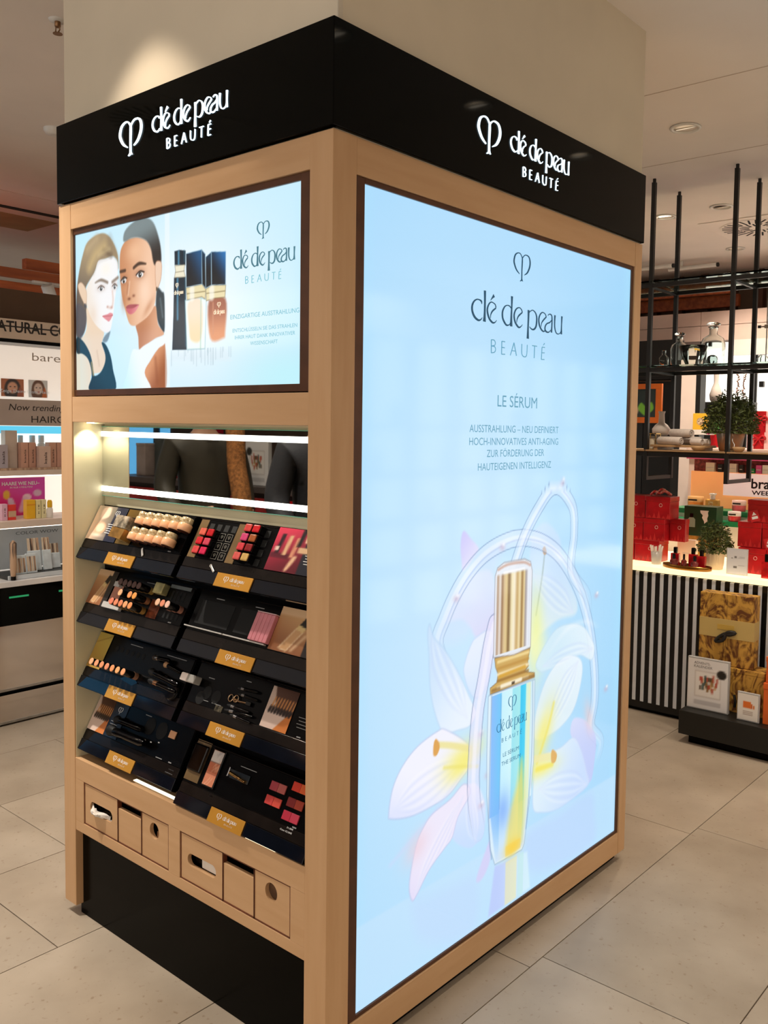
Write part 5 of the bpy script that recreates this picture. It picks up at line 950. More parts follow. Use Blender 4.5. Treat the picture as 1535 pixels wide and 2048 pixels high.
pouch(.990, 1.045, .135, -3.22, 'low ice blue sachet holder half hidden by the kiosk post', True, 4)
t = thing('hair_tube', 'bronze striped hair tube standing on its black cap at the counter edge', 'tube', T(-3.085, .722, .743)); MB().lathe([(.013, 0), (.013, .02)], 16).build('cap', ACRYL, t); MB().lathe([(.0125, .0201), (.016, .06), (.017, .19), (.004, .205)], 16).build('tube_body', STR, t)
# ceiling side: pergola beams, slot, soffit, track spot
for k, (x, y0, z0, z1, w) in enumerate(((-3.70, 1.09, 2.435, 2.492, .05), (-3.62, -.4, 2.362, 2.412, .05), (-3.78, -.4, 2.29, 2.36, .06), (-5.2, 0, 2.5, 2.58, .06))):
    solo('wooden_beam', MB().box(x-w/2, y0, z0, x+w/2, 4.6, z1, .002), REDWOOD, ['short orange wooden beam, uppermost above the shelving wall', 'long orange wooden beam with pale lower edge above the shelving wall', 'lowest orange wooden beam above the shelving wall', 'far orange wooden beam behind the others'][k], 'beam', None, 'wooden beams over the shelving wall')
solo('wooden_canopy', MB().box(-5.1, -.4, 2.27, -3.82, 4.6, 2.289, .002), REDWOOD, 'orange wooden canopy board under the beams', 'canopy')
solo('ceiling_slot', MB().box(-4.42, -1, CEIL-.004, -4.36, 4.6, CEIL-.0005), mat('slot_black', (12, 10, 9), .7, vary=.1), 'long black air slot in the ceiling at the left', 'air slot')
solo('ceiling_hatch', MB().box(-5.0, 1.3, CEIL-.003, -4.56, 1.74, CEIL-.0004), mat('beige_soffit', (176, 152, 112), .8, vary=.05), 'beige square panel in the ceiling beside the black slot', 'ceiling panel')
sp = thing('track_spotlight', 'white cylindrical track spotlight hanging under the wooden beams', 'spotlight', T(-3.62, 1.20, 2.328)); MB().tube([(0, 0, .034), (0, 0, -.04)], .006, 8).build('stem', WHITEM, sp)
MB(Matrix.Translation((0, .0, -.03)) @ Matrix.Rotation(R(28), 4, 'X') @ Matrix.Rotation(R(15), 4, 'Y')).lathe([(.03, .055), (.034, .05), (.034, -.055), (.03, -.058)], 22).build('lamp_head', WHITEM, sp)
MB().box(-.012, -.1, .022, .012, .2, .034).build('track', WHITEM, sp)
# ------------------------------------------------------------------ striped gift counter on the right (front plane y = 3.07)
GC = thing('gift_counter', 'display counter with black and white striped front and glowing top', 'counter', T(0, 0, 0))
X0, X1 = -1.7, 1.3
MB().box(X0, 3.085, .02, X1, 3.75, .792).build('carcass', mat('counter_black', (16, 18, 20), .25, vary=.2), GC)
MB().box(X0, 3.1, 0, X1, 3.75, .06).build('toe_kick', PLINTH, GC)
SLW = mat('slat_white', (226, 233, 242), .45, vary=.04); SLB = mat('slat_black', (14, 16, 19), .25, vary=.2)
mw = MB().box(0, 3.07, .062, .0205, 3.085, .786, .0008).mesh('white_slat', SLW); mk = MB().box(.0207, 3.072, .058, .0484, 3.085, .786, .0008).mesh('black_slat', SLB)
k0 = -18
for k in range(k0, 42):
    x = -.785+.0486*k
    for nm, me in (('white_slat', mw), ('black_slat', mk)): o = link(bpy.data.objects.new(nm, me), GC); o.location = (x, 0, 0)
MB().box(X0, 3.062, .792, X1, 3.75, .82, .002).build('lit_top', mat('lit_counter', (250, 236, 206), .4, emit=(255, 224, 170), strength=1.15, vary=.02), GC)
ZC = .8205
# platform with advent calendars
PF = thing('display_platform', 'low black platform on the floor before the striped counter', 'platform', T(0, 0, 0))
MB().box(-.372, 2.765, .045, 1.2, 3.058, .165, .003).build('platform_top', mat('platform_black', (22, 23, 20), .45, vary=.1), PF); MB().box(-.33, 2.80, 0, 1.2, 3.05, .046).build('platform_foot', PLINTH, PF)
MARB = mat('marbled_paper', (208, 160, 70), .55, rgb2=(104, 60, 24), scale=13, detail=5, ramp=(.40, .56), stretch=(1, 1, .6), distort=3.0)
cal = thing('advent_calendar', 'tall marbled gold and brown advent calendar box with cream band and black bow', 'gift box', T(-.207, 2.93, .3865, R(3)))
w, h, d = .138, .362, .085
MB().box(-w, .004, 0, w, d, h, .002).build('box_body', MARB, cal)
for s in (-1, 1): MB().box(min(0, s*w)+.0006, 0, .001, max(0, s*w)-.0006, .004, h-.001, .0008).build('door', MARB, cal)
MB().box(-w-.0008, -.0012, .140, w+.0008, d, .235, .0008).build('band', mat('cream_band', (206, 180, 112), .5, vary=.03), cal)
MB().box(-.045, -.0028, .182, .04, -.0013, .208, .0005).build('gold_label', mat('label_gold', (222, 190, 96), .35, .3, vary=.05), cal)
bow = MB(); bow.tube([(-.052, -.006, .118), (-.03, -.012, .145), (0, -.012, .164), (-.012, -.014, .13), (-.05, -.006, .118)], .009, 8, 4); bow.tube([(0, -.012, .164), (.02, -.012, .176), (.048, -.008, .174), (.02, -.014, .162), (0, -.012, .164)], .009, 8, 4); bow.lathe([(.008, 0), (.011, .006), (.008, .012)], 10, (0, -.011, .159)); bow.build('bow', mat('black_ribbon', (26, 24, 22), .45, vary=.1), cal)
cl2 = thing('advent_calendar', 'marbled gold and brown advent calendar box lying under the tall one', 'gift box', T(-.165, 2.91, .1655))
MB().box(-.165, 0, 0, .165, .125, .2, .002).build('box_body', MARB, cl2); MB().box(-.166, -.001, .2005, .166, .125, .2195, .001).build('lid', MARB, cl2); MB().tube([(.02, -.006, .09), (.03, -.012, .06), (.024, -.006, .03)], .007, 7).build('bow_tail', MATS['black_ribbon'], cl2)
def stand_sign(name, M, w, h, kind, lab, dp=.022):
    t = thing(name, lab, 'sign', M); MB().box(-w/2, .0022, 0, w/2, dp, h, .0015).build('acrylic_block', mat('frost_acrylic', (236, 238, 240), .15, trans=.35, vary=.02), t)
    card(frame((0, .002, 0), (1, 0, 0), (0, 0, 1)), kind, -w/2+.004, w/2-.004, .006, h-.006, .0024, t, 'sign_card'); return t
sg = stand_sign('advent_sign', T(-.258, 2.842, .1655, R(2)), .212, .262, 'advent', 'white acrylic sign with an advent calendar picture on the black platform')
m = MB(frame((0, -.0006, 0), (1, 0, 0), (0, 0, 1))); put_text(m, 'ADVENTS-', -.072, .012, .230, .013, .0006); put_text(m, 'KALENDER', -.072, .022, .212, .013, .0006); m.build('sign_lettering', mat('grey_ink', (120, 118, 120), .5, vary=.05), sg)
stand_sign('offer_sign', T(-.042, 2.815, .1655, R(-1)), .108, .140, 'orange', 'small acrylic sign with orange product picture on the black platform', .014)
ob = thing('orange_gift_box', 'orange gift box stack at the right edge on the black platform', 'gift box', T(.11, 2.83, .1655)); OR = mat('orange_paper', (232, 108, 40), .5, vary=.06)
MB().box(-.085, 0, 0, .085, .16, .17, .002).build('box_body', OR, ob); MB().box(-.087, -.002, .1705, .087, .162, .20, .002).build('lid', OR, ob)
ob = thing('orange_gift_box', 'upper orange gift box at the right edge above the other', 'gift box', T(.115, 2.84, .3665)); MB().box(-.085, 0, 0, .085, .16, .10, .002).build('box_body', OR, ob); MB().box(-.087, -.002, .1005, .087, .162, .125, .002).build('lid', OR, ob)
# red gift boxes
REDP = mat('red_gift_paper', (196, 20, 30), .28, rgb2=(160, 10, 22), scale=10, coat=.3); REDT = mat('red_print', (214, 44, 46), .35, vary=.1)
def red_box(x0, x1, y, z0, h, lab, dp=.12, rz=0.0, mark=True, grp='red festive gift boxes on the counter'):
    t = thing('red_gift_box', lab, 'gift box', T((x0+x1)/2, y, z0, rz), grp); w = (x1-x0)/2
    MB().box(-w, 0, 0, w, dp, h*.78, .002).build('box_body', REDP, t); MB().box(-w-.0015, -.0015, h*.782, w+.0015, dp+.0015, h, .002).build('lid', REDP, t)
    for k in range(5):
        u = -w*.8+k*w*.38; hh = h*(.16+.1*((k*7) % 3)); MB(frame((0, -.0003, 0), (1, 0, 0), (0, 0, 1))).prism([(u, .004), (u+w*.3, .004), (u+w*.15, hh)], 0, .0006).build('tree_print', REDT, t)
    if mark: MB(frame((w*.25, -.0003, h*.62), (1, 0, 0), (0, 0, 1))).tube([(.009*math.cos(a), .009*math.sin(a), .0006) for a in np.linspace(0, 6.28, 15)], .0013, 5).build('ring_print', mat('pale_foil', (240, 190, 180), .3, vary=.05), t)
    return t
red_box(-.878, -.728, 3.235, ZC, .122, 'red gift box with tree print, lowest of the left stack'); red_box(-1.04, -.884, 3.235, ZC, .122, 'red gift box beside the lowest of the left stack, behind the kiosk')
red_box(-.824, -.695, 3.225, ZC+.1225, .126, 'red gift box with ring emblem, middle of the left stack'); red_box(-.693, -.60, 3.29, ZC+.1225, .128, 'narrow red gift box right of the middle of the left stack', .05); red_box(-.97, -.828, 3.225, ZC+.1225, .126, 'red gift box left of the middle of the left stack')
red_box(-.812, -.665, 3.222, ZC+.2495, .125, 'red gift box with crumpled ribbon, top right of the left stack'); red_box(-.965, -.816, 3.222, ZC+.2495, .125, 'red gift box, top left of the left stack beside the kiosk')
solo('ribbon_bow', MB().tube([(-.80, 3.26, 1.203), (-.77, 3.25, 1.222), (-.74, 3.25, 1.212), (-.71, 3.25, 1.226), (-.68, 3.27, 1.204)], .008, 8, 4).tube([(-.78, 3.29, 1.203), (-.74, 3.28, 1.235), (-.70, 3.29, 1.203)], .007, 8, 4), mat('foil_red', (206, 40, 40), .2, .4, rgb2=(240, 180, 170), scale=60), 'shiny red foil bow on top of the left stack', 'bow')
red_box(-.270, -.125, 3.225, ZC, .135, 'red gift box, lowest left of the right stack'); red_box(-.12, .05, 3.225, ZC, .135, 'red gift box, lowest right of the right stack')
red_box(-.285, -.160, 3.245, ZC+.1355, .135, 'red gift box, middle left of the right stack', mark=False); red_box(-.155, .0, 3.245, ZC+.1355, .135, 'red gift box with white tag, middle right of the right stack', mark=False)
q = red_box(-.236, -.08, 3.245, ZC+.2715, .118, 'red gift box with white tag, top of the right stack', mark=False)
TAGM = mat('gift_tag', (206, 40, 46), .4, vary=.05)
for nm, x, z in (('tag_t', -.198, 1.125), ('tag_m', -.115, .985)):
    t = thing('gift_tag', 'red paper tag with white print on the '+('top' if nm == 'tag_t' else 'middle right')+' box of the right stack', 'tag', frame((x, 3.2425, z), (math.cos(.3), 0, math.sin(.3)), (-math.sin(.3), 0, math.cos(.3)))); MB().box(-.025, -.03, 0, .025, .03, .001).build('tag_paper', TAGM, t)
    m = MB(); m.prism([(-.012, .004), (.012, .004), (0, .022)], .0011, .0015); m.box(-.016, -.016, .0011, .016, -.002, .0015); m.build('tag_print', INKW, t)
# perfume tray
pt = thing('perfume_tray', 'oval gold tray on the glowing counter', 'tray', T(-.513, 3.13, ZC)); m = MB(Matrix.Scale(.42, 4, (0, 1, 0))); m.lathe([(.125, 0), (.138, .004), (.138, .024), (.133, .024), (.131, .008), (0, .008)], 40, cap1=False); m.build('tray_dish', mat('dark_gold', (150, 106, 50), .22, 1, vary=.15), pt)
def perfume(x, y, w, h, lab, glassy=False, z=ZC+.0085, big=True):
    t = thing('perfume_bottle', lab, 'perfume', T(x, y, z), 'red perfumes on the gold tray'); d = .012
    if glassy: MB().lathe([(w*.45, 0), (w*.5, .004), (w*.5, h*.5), (w*.2, h*.62)], 16).build('flacon', mat('rose_glass', (226, 120, 110), .06, trans=.6, rgb2=(130, 10, 24), scale=40), t); MB().lathe([(w*.2, h*.621), (w*.2, h), (w*.12, h*1.01)], 12).build('cap', ACRYL, t)
    else: MB().box(-w/2, -d, 0, w/2, d, h*.68, .003).build('flacon', mat('red_glass', (206, 20, 30), .1, vary=.25, scale=30, coat=.5), t); MB().box(-w*.2, -d*.8, h*.681, w*.2, d*.8, h, .003).build('cap', ACRYL, t)
perfume(-.583, 3.135, .048, .105, 'tall red perfume with black cap, left on the gold tray'); perfume(-.488, 3.15, .046, .108, 'tall red perfume with black cap, middle of the gold tray'); perfume(-.438, 3.145, .046, .1, 'tall red perfume with black cap, right on the gold tray')
perfume(-.578, 3.105, .044, .072, 'small glass perfume in front at the left of the gold tray', True); perfume(-.522, 3.108, .030, .074, 'small glass perfume in the middle of the gold tray', True); perfume(-.458, 3.10, .042, .07, 'small glass perfume at the right front of the gold tray', True)
perfume(-.085, 3.13, .05, .125, 'dark red boxy perfume at the right end of the counter', z=ZC)
cup = thing('blotter_cup', 'clear cup full of white scent strips beside the red boxes', 'cup', T(-.716, 3.18, ZC)); MB().lathe([(.026, 0), (.032, .07), (.0305, .07), (.0245, .003)], 18, cap1=False).build('cup', mat('milky_cup', (246, 240, 230), .25, trans=.4, vary=.02), cup)
for k in range(9): a = k*.7; MB(Matrix.Translation((.012*math.cos(a), .012*math.sin(a), .006)) @ Matrix.Rotation(.22*math.cos(a), 4, 'Y') @ Matrix.Rotation(-.22*math.sin(a), 4, 'X')).box(-.005, -.0006, 0, .005, .0006, .092+.006*(k % 3)).build('scent_strip', mat('strip_paper', (246, 240, 232), .7, vary=.02), cup)
bx = thing('white_carton', 'cream carton behind the gold tray', 'box', T(-.622, 3.36, ZC)); MB().box(-.054, 0, 0, .054, .04, .13, .002).build('carton_body', mat('cream_carton', (246, 222, 200), .5, vary=.03), bx); MB().box(-.02, -.0008, .05, .02, 0, .056).build('print', mat('faint_print', (206, 190, 178)), bx)
def bush(name, lab, x, y, z, rx, rz, n, pot, seed, cat='plant', lsz=.012):
    r = random.Random(seed); t = thing(name, lab, cat, T(x, y, z)); pot(t)
    v = []; f = []
    stems = MB()
    for i in range(26):
        a = r.random()*6.28; e = .25+r.random()*1.2; d = Vector((math.cos(a)*math.cos(e), math.sin(a)*math.cos(e), math.sin(e)))
        stems.tube([(0, 0, rz[0]), (d.x*rx*.5, d.y*rx*.5, rz[0]+d.z*(rz[1]-rz[0])*.55), (d.x*rx*.92, d.y*rx*.92, rz[0]+d.z*(rz[1]-rz[0])*.9)], .0016, 4)
    stems.build('stems', mat('stem_brown', (70, 60, 36), .8, vary=.2), t)
    lm = MB()
    for i in range(n):
        a = r.random()*6.283; e = math.asin(r.uniform(-.25, 1)); q = r.uniform(.55, 1.0)**.6*r.uniform(.86, 1.08)
        p = Vector((math.cos(a)*math.cos(e)*rx*q, math.sin(a)*math.cos(e)*rx*q, rz[0]+max(0, .12+math.sin(e)*.88)*(rz[1]-rz[0])*q))
        Mx = Matrix.Translation(p) @ Matrix.Rotation(r.random()*6.28, 4, 'Z') @ Matrix.Rotation(r.random()*6.28, 4, 'X') @ Matrix.Rotation(r.random()*6.28, 4, 'Y'); s = lsz*r.uniform(.6, 1.3)
        lm.M = Mx; lm.add([(-s, 0, 0), (0, -s*.3, s*.08), (s, 0, 0), (0, s*.3, s*.08)], [(0, 1, 2, 3)])
    o = lm.build('foliage', mat('leaf_green', (92, 104, 42), .6, rgb2=(46, 60, 26), scale=60), t); o['kind'] = 'stuff'; return t
def ribpot(t):
    p = []; n = 48
    m = MB(); pr = [(.042, 0), (.047, .03), (.051, .106), (.047, .106), (.045, .09)]
    v = []; f = []
    for rr, z in pr:
        for i in range(n*2): a = math.pi*i/n; k = 1.0 if i % 2 else .955; v.append((rr*k*math.cos(a), rr*k*math.sin(a), z))
    N = n*2
    for j in range(len(pr)-1):
        for i in range(N): f.append((j*N+i, j*N+(i+1) % N, (j+1)*N+(i+1) % N, (j+1)*N+i))
    m.add(v, f); m.add([v[i] for i in range(N)], [tuple(range(N-1, -1, -1))]); m.build('ribbed_pot', mat('ivory_pot', (240, 222, 190), .5, vary=.05), t); MB().lathe([(.045, .088), (.0, .09)], 24, cap0=False, cap1=False).build('soil', mat('soil', (40, 30, 22), .9, vary=.2), t)
bush('potted_bush', 'small dark green bush in a ribbed ivory pot on the glowing counter', -.405, 3.245, ZC, .098, (.095, .262), 1500, ribpot, 4)
pfm = stand_sign('price_sign', T(-.240, 3.128, ZC, R(2)), .112, .138, 'orange', 'white framed price sign on the glowing counter', .008)
for o in list(pfm.children):
    if o.name.startswith('sign_card'):
        for g in list(o.children): bpy.data.objects.remove(g)
        bpy.data.objects.remove(o)
pcm = MB().box(-.052, .0006, .005, .052, .0021, .133).build('price_sheet', mat('price_sheet', (214, 216, 224), .5, vary=.02), pfm); m = MB()
for a in ((-.03, .085, -.022, .089), (-.014, .088, -.002, .098), (-.018, .035, 0, .046), (.012, .095, .04, .0965), (.006, .088, .04, .0892), (.006, .05, .04, .0512)): m.box(a[0], .0003, a[1], a[2], .0006, a[3])
m.build('price_print', mat('grey_ink', (120, 118, 120)), pcm)
# green gift box
gb = thing('green_gift_box', 'dark green gift box with white text and bottle picture behind the small bush', 'gift box', T(-.605, 3.50, .9605, R(4))); GRN = mat('green_card', (16, 66, 40), .4, vary=.08)
MB().box(-.095, 0, 0, .095, .12, .172, .002).build('box_body', GRN, gb); m = MB(frame((0, -.0003, 0), (1, 0, 0), (0, 0, 1)))
m.prism([(.0, .150), (.05, .150), (.045, .138), (.048, .122), (.042, .106), (.044, .09), (.026, .074), (.024, .088), (.012, .108), (.016, .122), (.002, .136)], 0, .0008); m.build('white_text', INKW, gb)
m = MB(frame((-.05, -.0003, .05), (1, 0, 0), (0, 0, 1))); m.prism([(-.022, 0), (.022, 0), (.022, .045), (.012, .056), (-.012, .056), (-.022, .045)], 0, .0008); m.build('bottle_print', mat('mint_print', (150, 186, 170), .5, vary=.1), gb); MB(frame((-.05, -.0003, .107), (1, 0, 0), (0, 0, 1))).box(-.010, 0, 0, .010, .022, .0008).build('cap_print', ACRYL, gb)
MB().box(-.094, .03, -.1405, .094, .11, -.0005).build('riser', mat('gold_riser', (190, 150, 70), .4, .3, rgb2=(120, 86, 30), scale=20), gb)
# stepped skincare display behind with jars
st = thing('stepped_display', 'white and green stepped skincare display behind the counter', 'display stand', T(0, 0, 0))
for k, (y0, y1, z) in enumerate(((3.78, 3.86, 1.03), (3.87, 4.05, 1.085))):
    MB().box(-.95, y0, .4, .1, y1, z-.03).build('step_body', WHITE, st); MB().box(-.955, y0-.004, z-.03, .1, y1, z, .001).build('green_step', mat('green_step', (30, 140, 90), .4, vary=.05), st)
MB().box(-.95, 3.76, .2, .1, 4.06, .4).build('step_base', PLINTH, st)
bd = thing('brand_backdrop', 'orange and pink backdrop board with brand lettering on the skincare display', 'sign board', T(0, 0, 0)); MB().box(-.912, 4.06, 1.06, .3, 4.09, 1.313, .002).build('orange_board', mat('orange_board', (246, 170, 106), .5, emit=(246, 160, 96), strength=.4, vary=.05), bd)  # glow added to the orange board to brighten it
MB().box(-.69, 4.045, 1.168, .3, 4.0595, 1.309, .002).build('pink_board', mat('pink_board', (246, 214, 206), .5, emit=(246, 214, 206), strength=.4, vary=.03), bd); m = MB(face_front(4.0445)); put_text(m, 'brand*', -.512, -.31, 1.222, .062, .0005); put_text(m, 'WEEK*', -.508, -.36, 1.182, .027, .0005); m.build('board_lettering', INKK, bd)  # pink board also brightened by its own added glow
MB().box(-.92, 4.0, 1.392, .3, 4.09, 1.404).build('pink_canopy', mat('pink_canopy', (226, 90, 140), .4, vary=.05), bd); MB().box(-.90, 4.08, 1.313, .3, 4.09, 1.392).build('pattern_back', mat('pattern_red', (150, 70, 60), .6, rgb2=(90, 40, 36), scale=60), bd)
for k, (x, w, h, c, nm) in enumerate(((-.775, .055, .058, (236, 222, 196), 'cream'), (-.71, .03, .05, (30, 28, 26), 'black'), (-.63, .05, .056, (240, 224, 206), 'ivory'), (-.575, .024, .05, (40, 34, 30), 'dark brown'), (-.505, .03, .03, (30, 140, 70), 'green'), (-.465, .034, .052, (226, 90, 150), 'magenta'), (-.425, .036, .054, (246, 232, 220), 'pale'))):
    t = thing('small_carton', f'small {nm} carton standing on the backdrop board under the pink canopy', 'box', T(x, 4.03, 1.3135), 'small cartons on the backdrop'); MB().box(-w/2, 0, 0, w/2, .035, h, .001).build('carton_body', mat('carton_%d_%d_%d' % c, c, .5, vary=.05, scale=14), t); MB().box(-w/2+.004, -.0008, h*.4, w/2-.004, 0, h*.5).build('print', mat('faint_print', (206, 190, 178)), t)
def cosmetic(x, y, z, r, h, body, lid, lab, pump=False):
    t = thing('cosmetic_jar', lab, 'jar', T(x, y, z), 'skincare jars on the stepped display'); MB().lathe([(r*.9, 0), (r, h*.1), (r, h*.55)], 20).build('jar_body', mat('pot_%d_%d_%d' % body, body, .35, vary=.05), t)
    MB().lathe([(r*1.03, h*.552), (r*1.03, h*.97), (r*.95, h)], 20).build('jar_lid', mat('pot_%d_%d_%d' % lid, lid, .35, vary=.05), t)
    MB(T(0, 0, 0)).box(-r*.6, -r*1.035, h*.66, r*.6, -r*1.0, h*.8).build('label_print', INKK, t)
cosmetic(-.812, 3.915, 1.0855, .048, .074, (246, 150, 60), (240, 186, 120), 'wide orange body cream jar on the upper step'); cosmetic(-.78, 3.82, 1.0305, .037, .062, (240, 140, 60), (250, 236, 210), 'orange body cream jar with white lid on the lower step')
cosmetic(-.535, 3.915, 1.0855, .041, .066, (240, 100, 110), (246, 206, 196), 'pink body cream jar on the upper step'); cosmetic(-.525, 3.82, 1.0305, .037, .06, (230, 60, 70), (250, 236, 230), 'red body cream jar with white lid on the lower step')
t = thing('pump_bottle', 'yellow square pump bottle with white pump on the upper step', 'bottle', T(-.702, 3.915, 1.0855)); MB().box(-.042, -.02, 0, .042, .02, .062, .006).build('bottle_body', mat('amber_gel', (246, 190, 100), .3, vary=.1, scale=30), t); m = MB(); m.lathe([(.016, .062), (.016, .085), (.012, .09)], 14); m.box(-.012, -.03, .09, .022, .01, .1, .003); m.build('pump', WHITE, t); MB().box(-.02, -.0206, .015, .01, -.0201, .05).build('flower_print', mat('flower_print', (206, 140, 60), .5, rgb2=(246, 230, 180), scale=120), t)
# ------------------------------------------------------------------ hanging shelf of black bars and glass
HS = thing('hanging_shelf', 'black metal hanging shelf with glass boards fixed to the ceiling', 'shelf', T(0, 0, 0))
PX = [-1.228, -.769, -.310, .149, .608]; YF, YK = 3.12, 3.44; pw = .011
for x in PX:
    for y in (YF, YK):
        p = MB().box(x-pw, y-pw, 1.292, x+pw, y+pw, CEIL-.02, .001).build('pole', BLACKM, HS); MB().lathe([(.009, -.02), (.009, 0)], 10, (x, y, CEIL)).build('ceiling_fixing', BLACKM, p)
    MB().box(x-pw*.8, YF+pw, 1.292, x+pw*.8, YK-pw, 1.312).build('cross_bar', BLACKM, HS)
    for z in (1.43, 1.895, 2.352): MB().box(x-.008, YF+pw, z-.012, x+.008, YK-pw, z+.0).build('bracket', BLACKM, HS)
for z, gz in ((1.424, 1.452), (1.886, 1.912), (2.345, 2.372)):
    for i in range(len(PX)-1):
        for y in (YF, YK): MB().box(PX[i]+pw, y-.009, z, PX[i+1]-pw, y+.009, z+.022, .001).build('shelf_rail', BLACKM, HS)
    for i in range(len(PX)-1): MB().box(PX[i]+.004, YF-.02, gz, PX[i+1]-.004, YK+.02, gz+.008, .001).build('glass_board' if z > 1.5 else 'wood_board', SHEETG if z > 1.5 else mat('shelf_oak', (176, 140, 100), .5, vary=.1), HS)
def glassware(name, prof, x, y, z, lab, wall=.0022, extra=None, cat='glass bottle'):
    t = thing(name, lab, cat, T(x, y, z), 'laboratory glassware on the hanging shelf')
    inner = [(max(r-wall, .0006), zz+(wall if i == 0 else 0)) for i, (r, zz) in enumerate(prof)]
    MB().lathe(prof+inner[::-1], 28, cap0=True, cap1=True).build('glass_body', GLASS, t)
    if extra: extra(t)
    return t
def stopper(r, z):
    return lambda t: MB().lathe([(r*.7, z-.012), (r*.8, z+.002), (r*1.7, z+.008), (r*1.7, z+.014), (r*1.2, z+.02)], 20).build('stopper', GLASS, t)
GZ = 1.9205
glassware('glass_vial', [(.024, 0), (.026, .004), (.026, .045), (.011, .062), (.011, .084), (.013, .086)], -.705, 3.17, GZ, 'small clear glass bottle at the left end of the glass shelf')
glassware('apothecary_bottle', [(.046, 0), (.05, .006), (.05, .10), (.042, .125), (.017, .142), (.017, .165), (.024, .17)], -.675, 3.30, GZ, 'medium stoppered apothecary bottle on the glass shelf', extra=stopper(.017, .172))
glassware('glass_bowl', [(.03, 0), (.04, .006), (.06, .05), (.075, .105)], -.55, 3.20, GZ, 'clear glass bowl in the middle of the glass shelf', .003, cat='glass bowl')
glassware('glass_sphere_flask', [(.018, 0), (.028, .012), (.030, .026), (.024, .042), (.01, .05)], -.433, 3.18, GZ, 'small round glass flask before the large apothecary bottle')
glassware('apothecary_bottle', [(.06, 0), (.066, .008), (.066, .125), (.056, .155), (.022, .178), (.022, .212), (.03, .218)], -.50, 3.345, GZ, 'large stoppered apothecary bottle on the glass shelf', extra=stopper(.022, .222))
glassware('glass_flask', [(.02, 0), (.03, .014), (.03, .028), (.02, .042), (.016, .047)], -.19, 3.25, GZ, 'squat glass flask at the right end of the glass shelf')
rs = thing('retort_stand', 'slim metal laboratory stand with clamp and glass globe on the glass shelf', 'lab stand', T(-.185, 3.31, GZ)); MB().box(-.06, -.05, 0, .09, .05, .010, .002).build('base_plate', BLACKM, rs); MB().tube([(-.01, 0, .01), (-.01, 0, .41)], .0035, 8).build('rod', STEEL, rs)
m = MB(); m.tube([(-.045, 0, .20), (.05, 0, .20)], .004, 8); m.box(-.022, -.008, .19, .002, .008, .21, .002); m.build('clamp', STEEL, rs); MB().lathe([(.009, 0), (.009, .014)], 12, (-.05, 0, .193)).build('knob', BLACKM, rs)
MB(Matrix.Translation((.06, 0, .235))).lathe([(.008, -.05), (.03, -.035), (.042, 0), (.03, .03), (.012, .045), (.012, .08)], 22).build('glass_globe', GLASS, rs)
WZ = 1.4605
fv = thing('flask_vase', 'white long necked flask vase on the lower hanging shelf', 'vase', T(-.785, 3.335, WZ+.075)); MB().lathe([(.03, 0), (.05, .018), (.052, .04), (.036, .062), (.018, .076), (.016, .125), (.021, .140), (.018, .141)], 26).build('vase_body', mat('white_ceramic', (226, 214, 206), .6, vary=.04), fv); MB().box(-.055, -.04, -.075, .055, .045, -.0005, .002).build('riser_box', mat('grey_riser', (120, 112, 104), .6, vary=.1), fv)
ln = thing('glass_lantern', 'small brass framed glass lantern with candle on the lower hanging shelf', 'lantern', T(-.775, 3.21, WZ))
m = MB()
for sx in (-1, 1):
    for sy in (-1, 1): m.box(sx*.03-.002, sy*.03-.002, 0, sx*.03+.002, sy*.03+.002, .088)
for z in (0, .086): m.box(-.032, -.032, z, .032, -.028, z+.004); m.box(-.032, .028, z, .032, .032, z+.004); m.box(-.032, -.032, z, -.028, .032, z+.004); m.box(.028, -.032, z, .032, .032, z+.004)
m.build('lantern_frame', GOLD, ln); MB().lathe([(.018, .004), (.018, .06)], 18).build('candle', mat('candle_wax', (240, 226, 200), .5, vary=.03), ln)
wt = thing('wooden_tray', 'shallow wooden tray under the rolled towels', 'tray', T(-.60, 3.22, WZ)); MB().box(-.16, -.075, .016, .16, .075, .028, .002).build('tray_board', mat('tray_oak', (190, 152, 108), .5, vary=.1), wt)
for x in (-.13, .13): MB().box(x-.012, -.07, 0, x+.012, .07, .0155).build('foot', MATS['tray_oak'], wt)
TOW = mat('towel_white', (232, 220, 212), .95, vary=.05, scale=60, bump=.5, bscale=400)
for k, (x, y, z, L, r, rz, lab) in enumerate(((-.655, 3.175, .0285, .17, .022, -.35, 'rolled white towel lying at the front left of the towel stack'), (-.605, 3.205, .072, .17, .022, -.45, 'rolled white towel on top of the stack, nearer the front'), (-.575, 3.255, .0285, .18, .023, -.45, 'rolled white towel at the back bottom of the stack'), (-.62, 3.262, .074, .13, .020, -.4, 'rolled white towel on top of the stack at the back'), (-.50, 3.17, .0285, .07, .019, -.2, 'short rolled white cloth at the front right of the stack'), (-.478, 3.225, .0285, .06, .018, .1, 'short rolled white cloth at the right end of the stack'))):
    t = thing('rolled_towel', lab, 'towel', T(x, y, WZ+z, rz), 'rolled white towels'); M = Matrix.Translation((0, 0, r)) @ Matrix.Rotation(R(90), 4, 'Y')
    MB(M).lathe([(r*.8, -L/2), (r, -L/2+.006), (r, L/2-.006), (r*.8, L/2)], 18, cap0=False, cap1=False).build('outer_wrap', TOW, t)
    m = MB(M); m.tube([(r*.8*(1-a/16)*math.cos(a), r*.8*(1-a/16)*math.sin(a), L/2-.004) for a in np.linspace(0, 14, 44)], .0028, 5); m.tube([(r*.8*(1-a/16)*math.cos(a), r*.8*(1-a/16)*math.sin(a), -L/2+.004) for a in np.linspace(0, 14, 44)], .0028, 5); m.build('rolled_end', TOW, t)
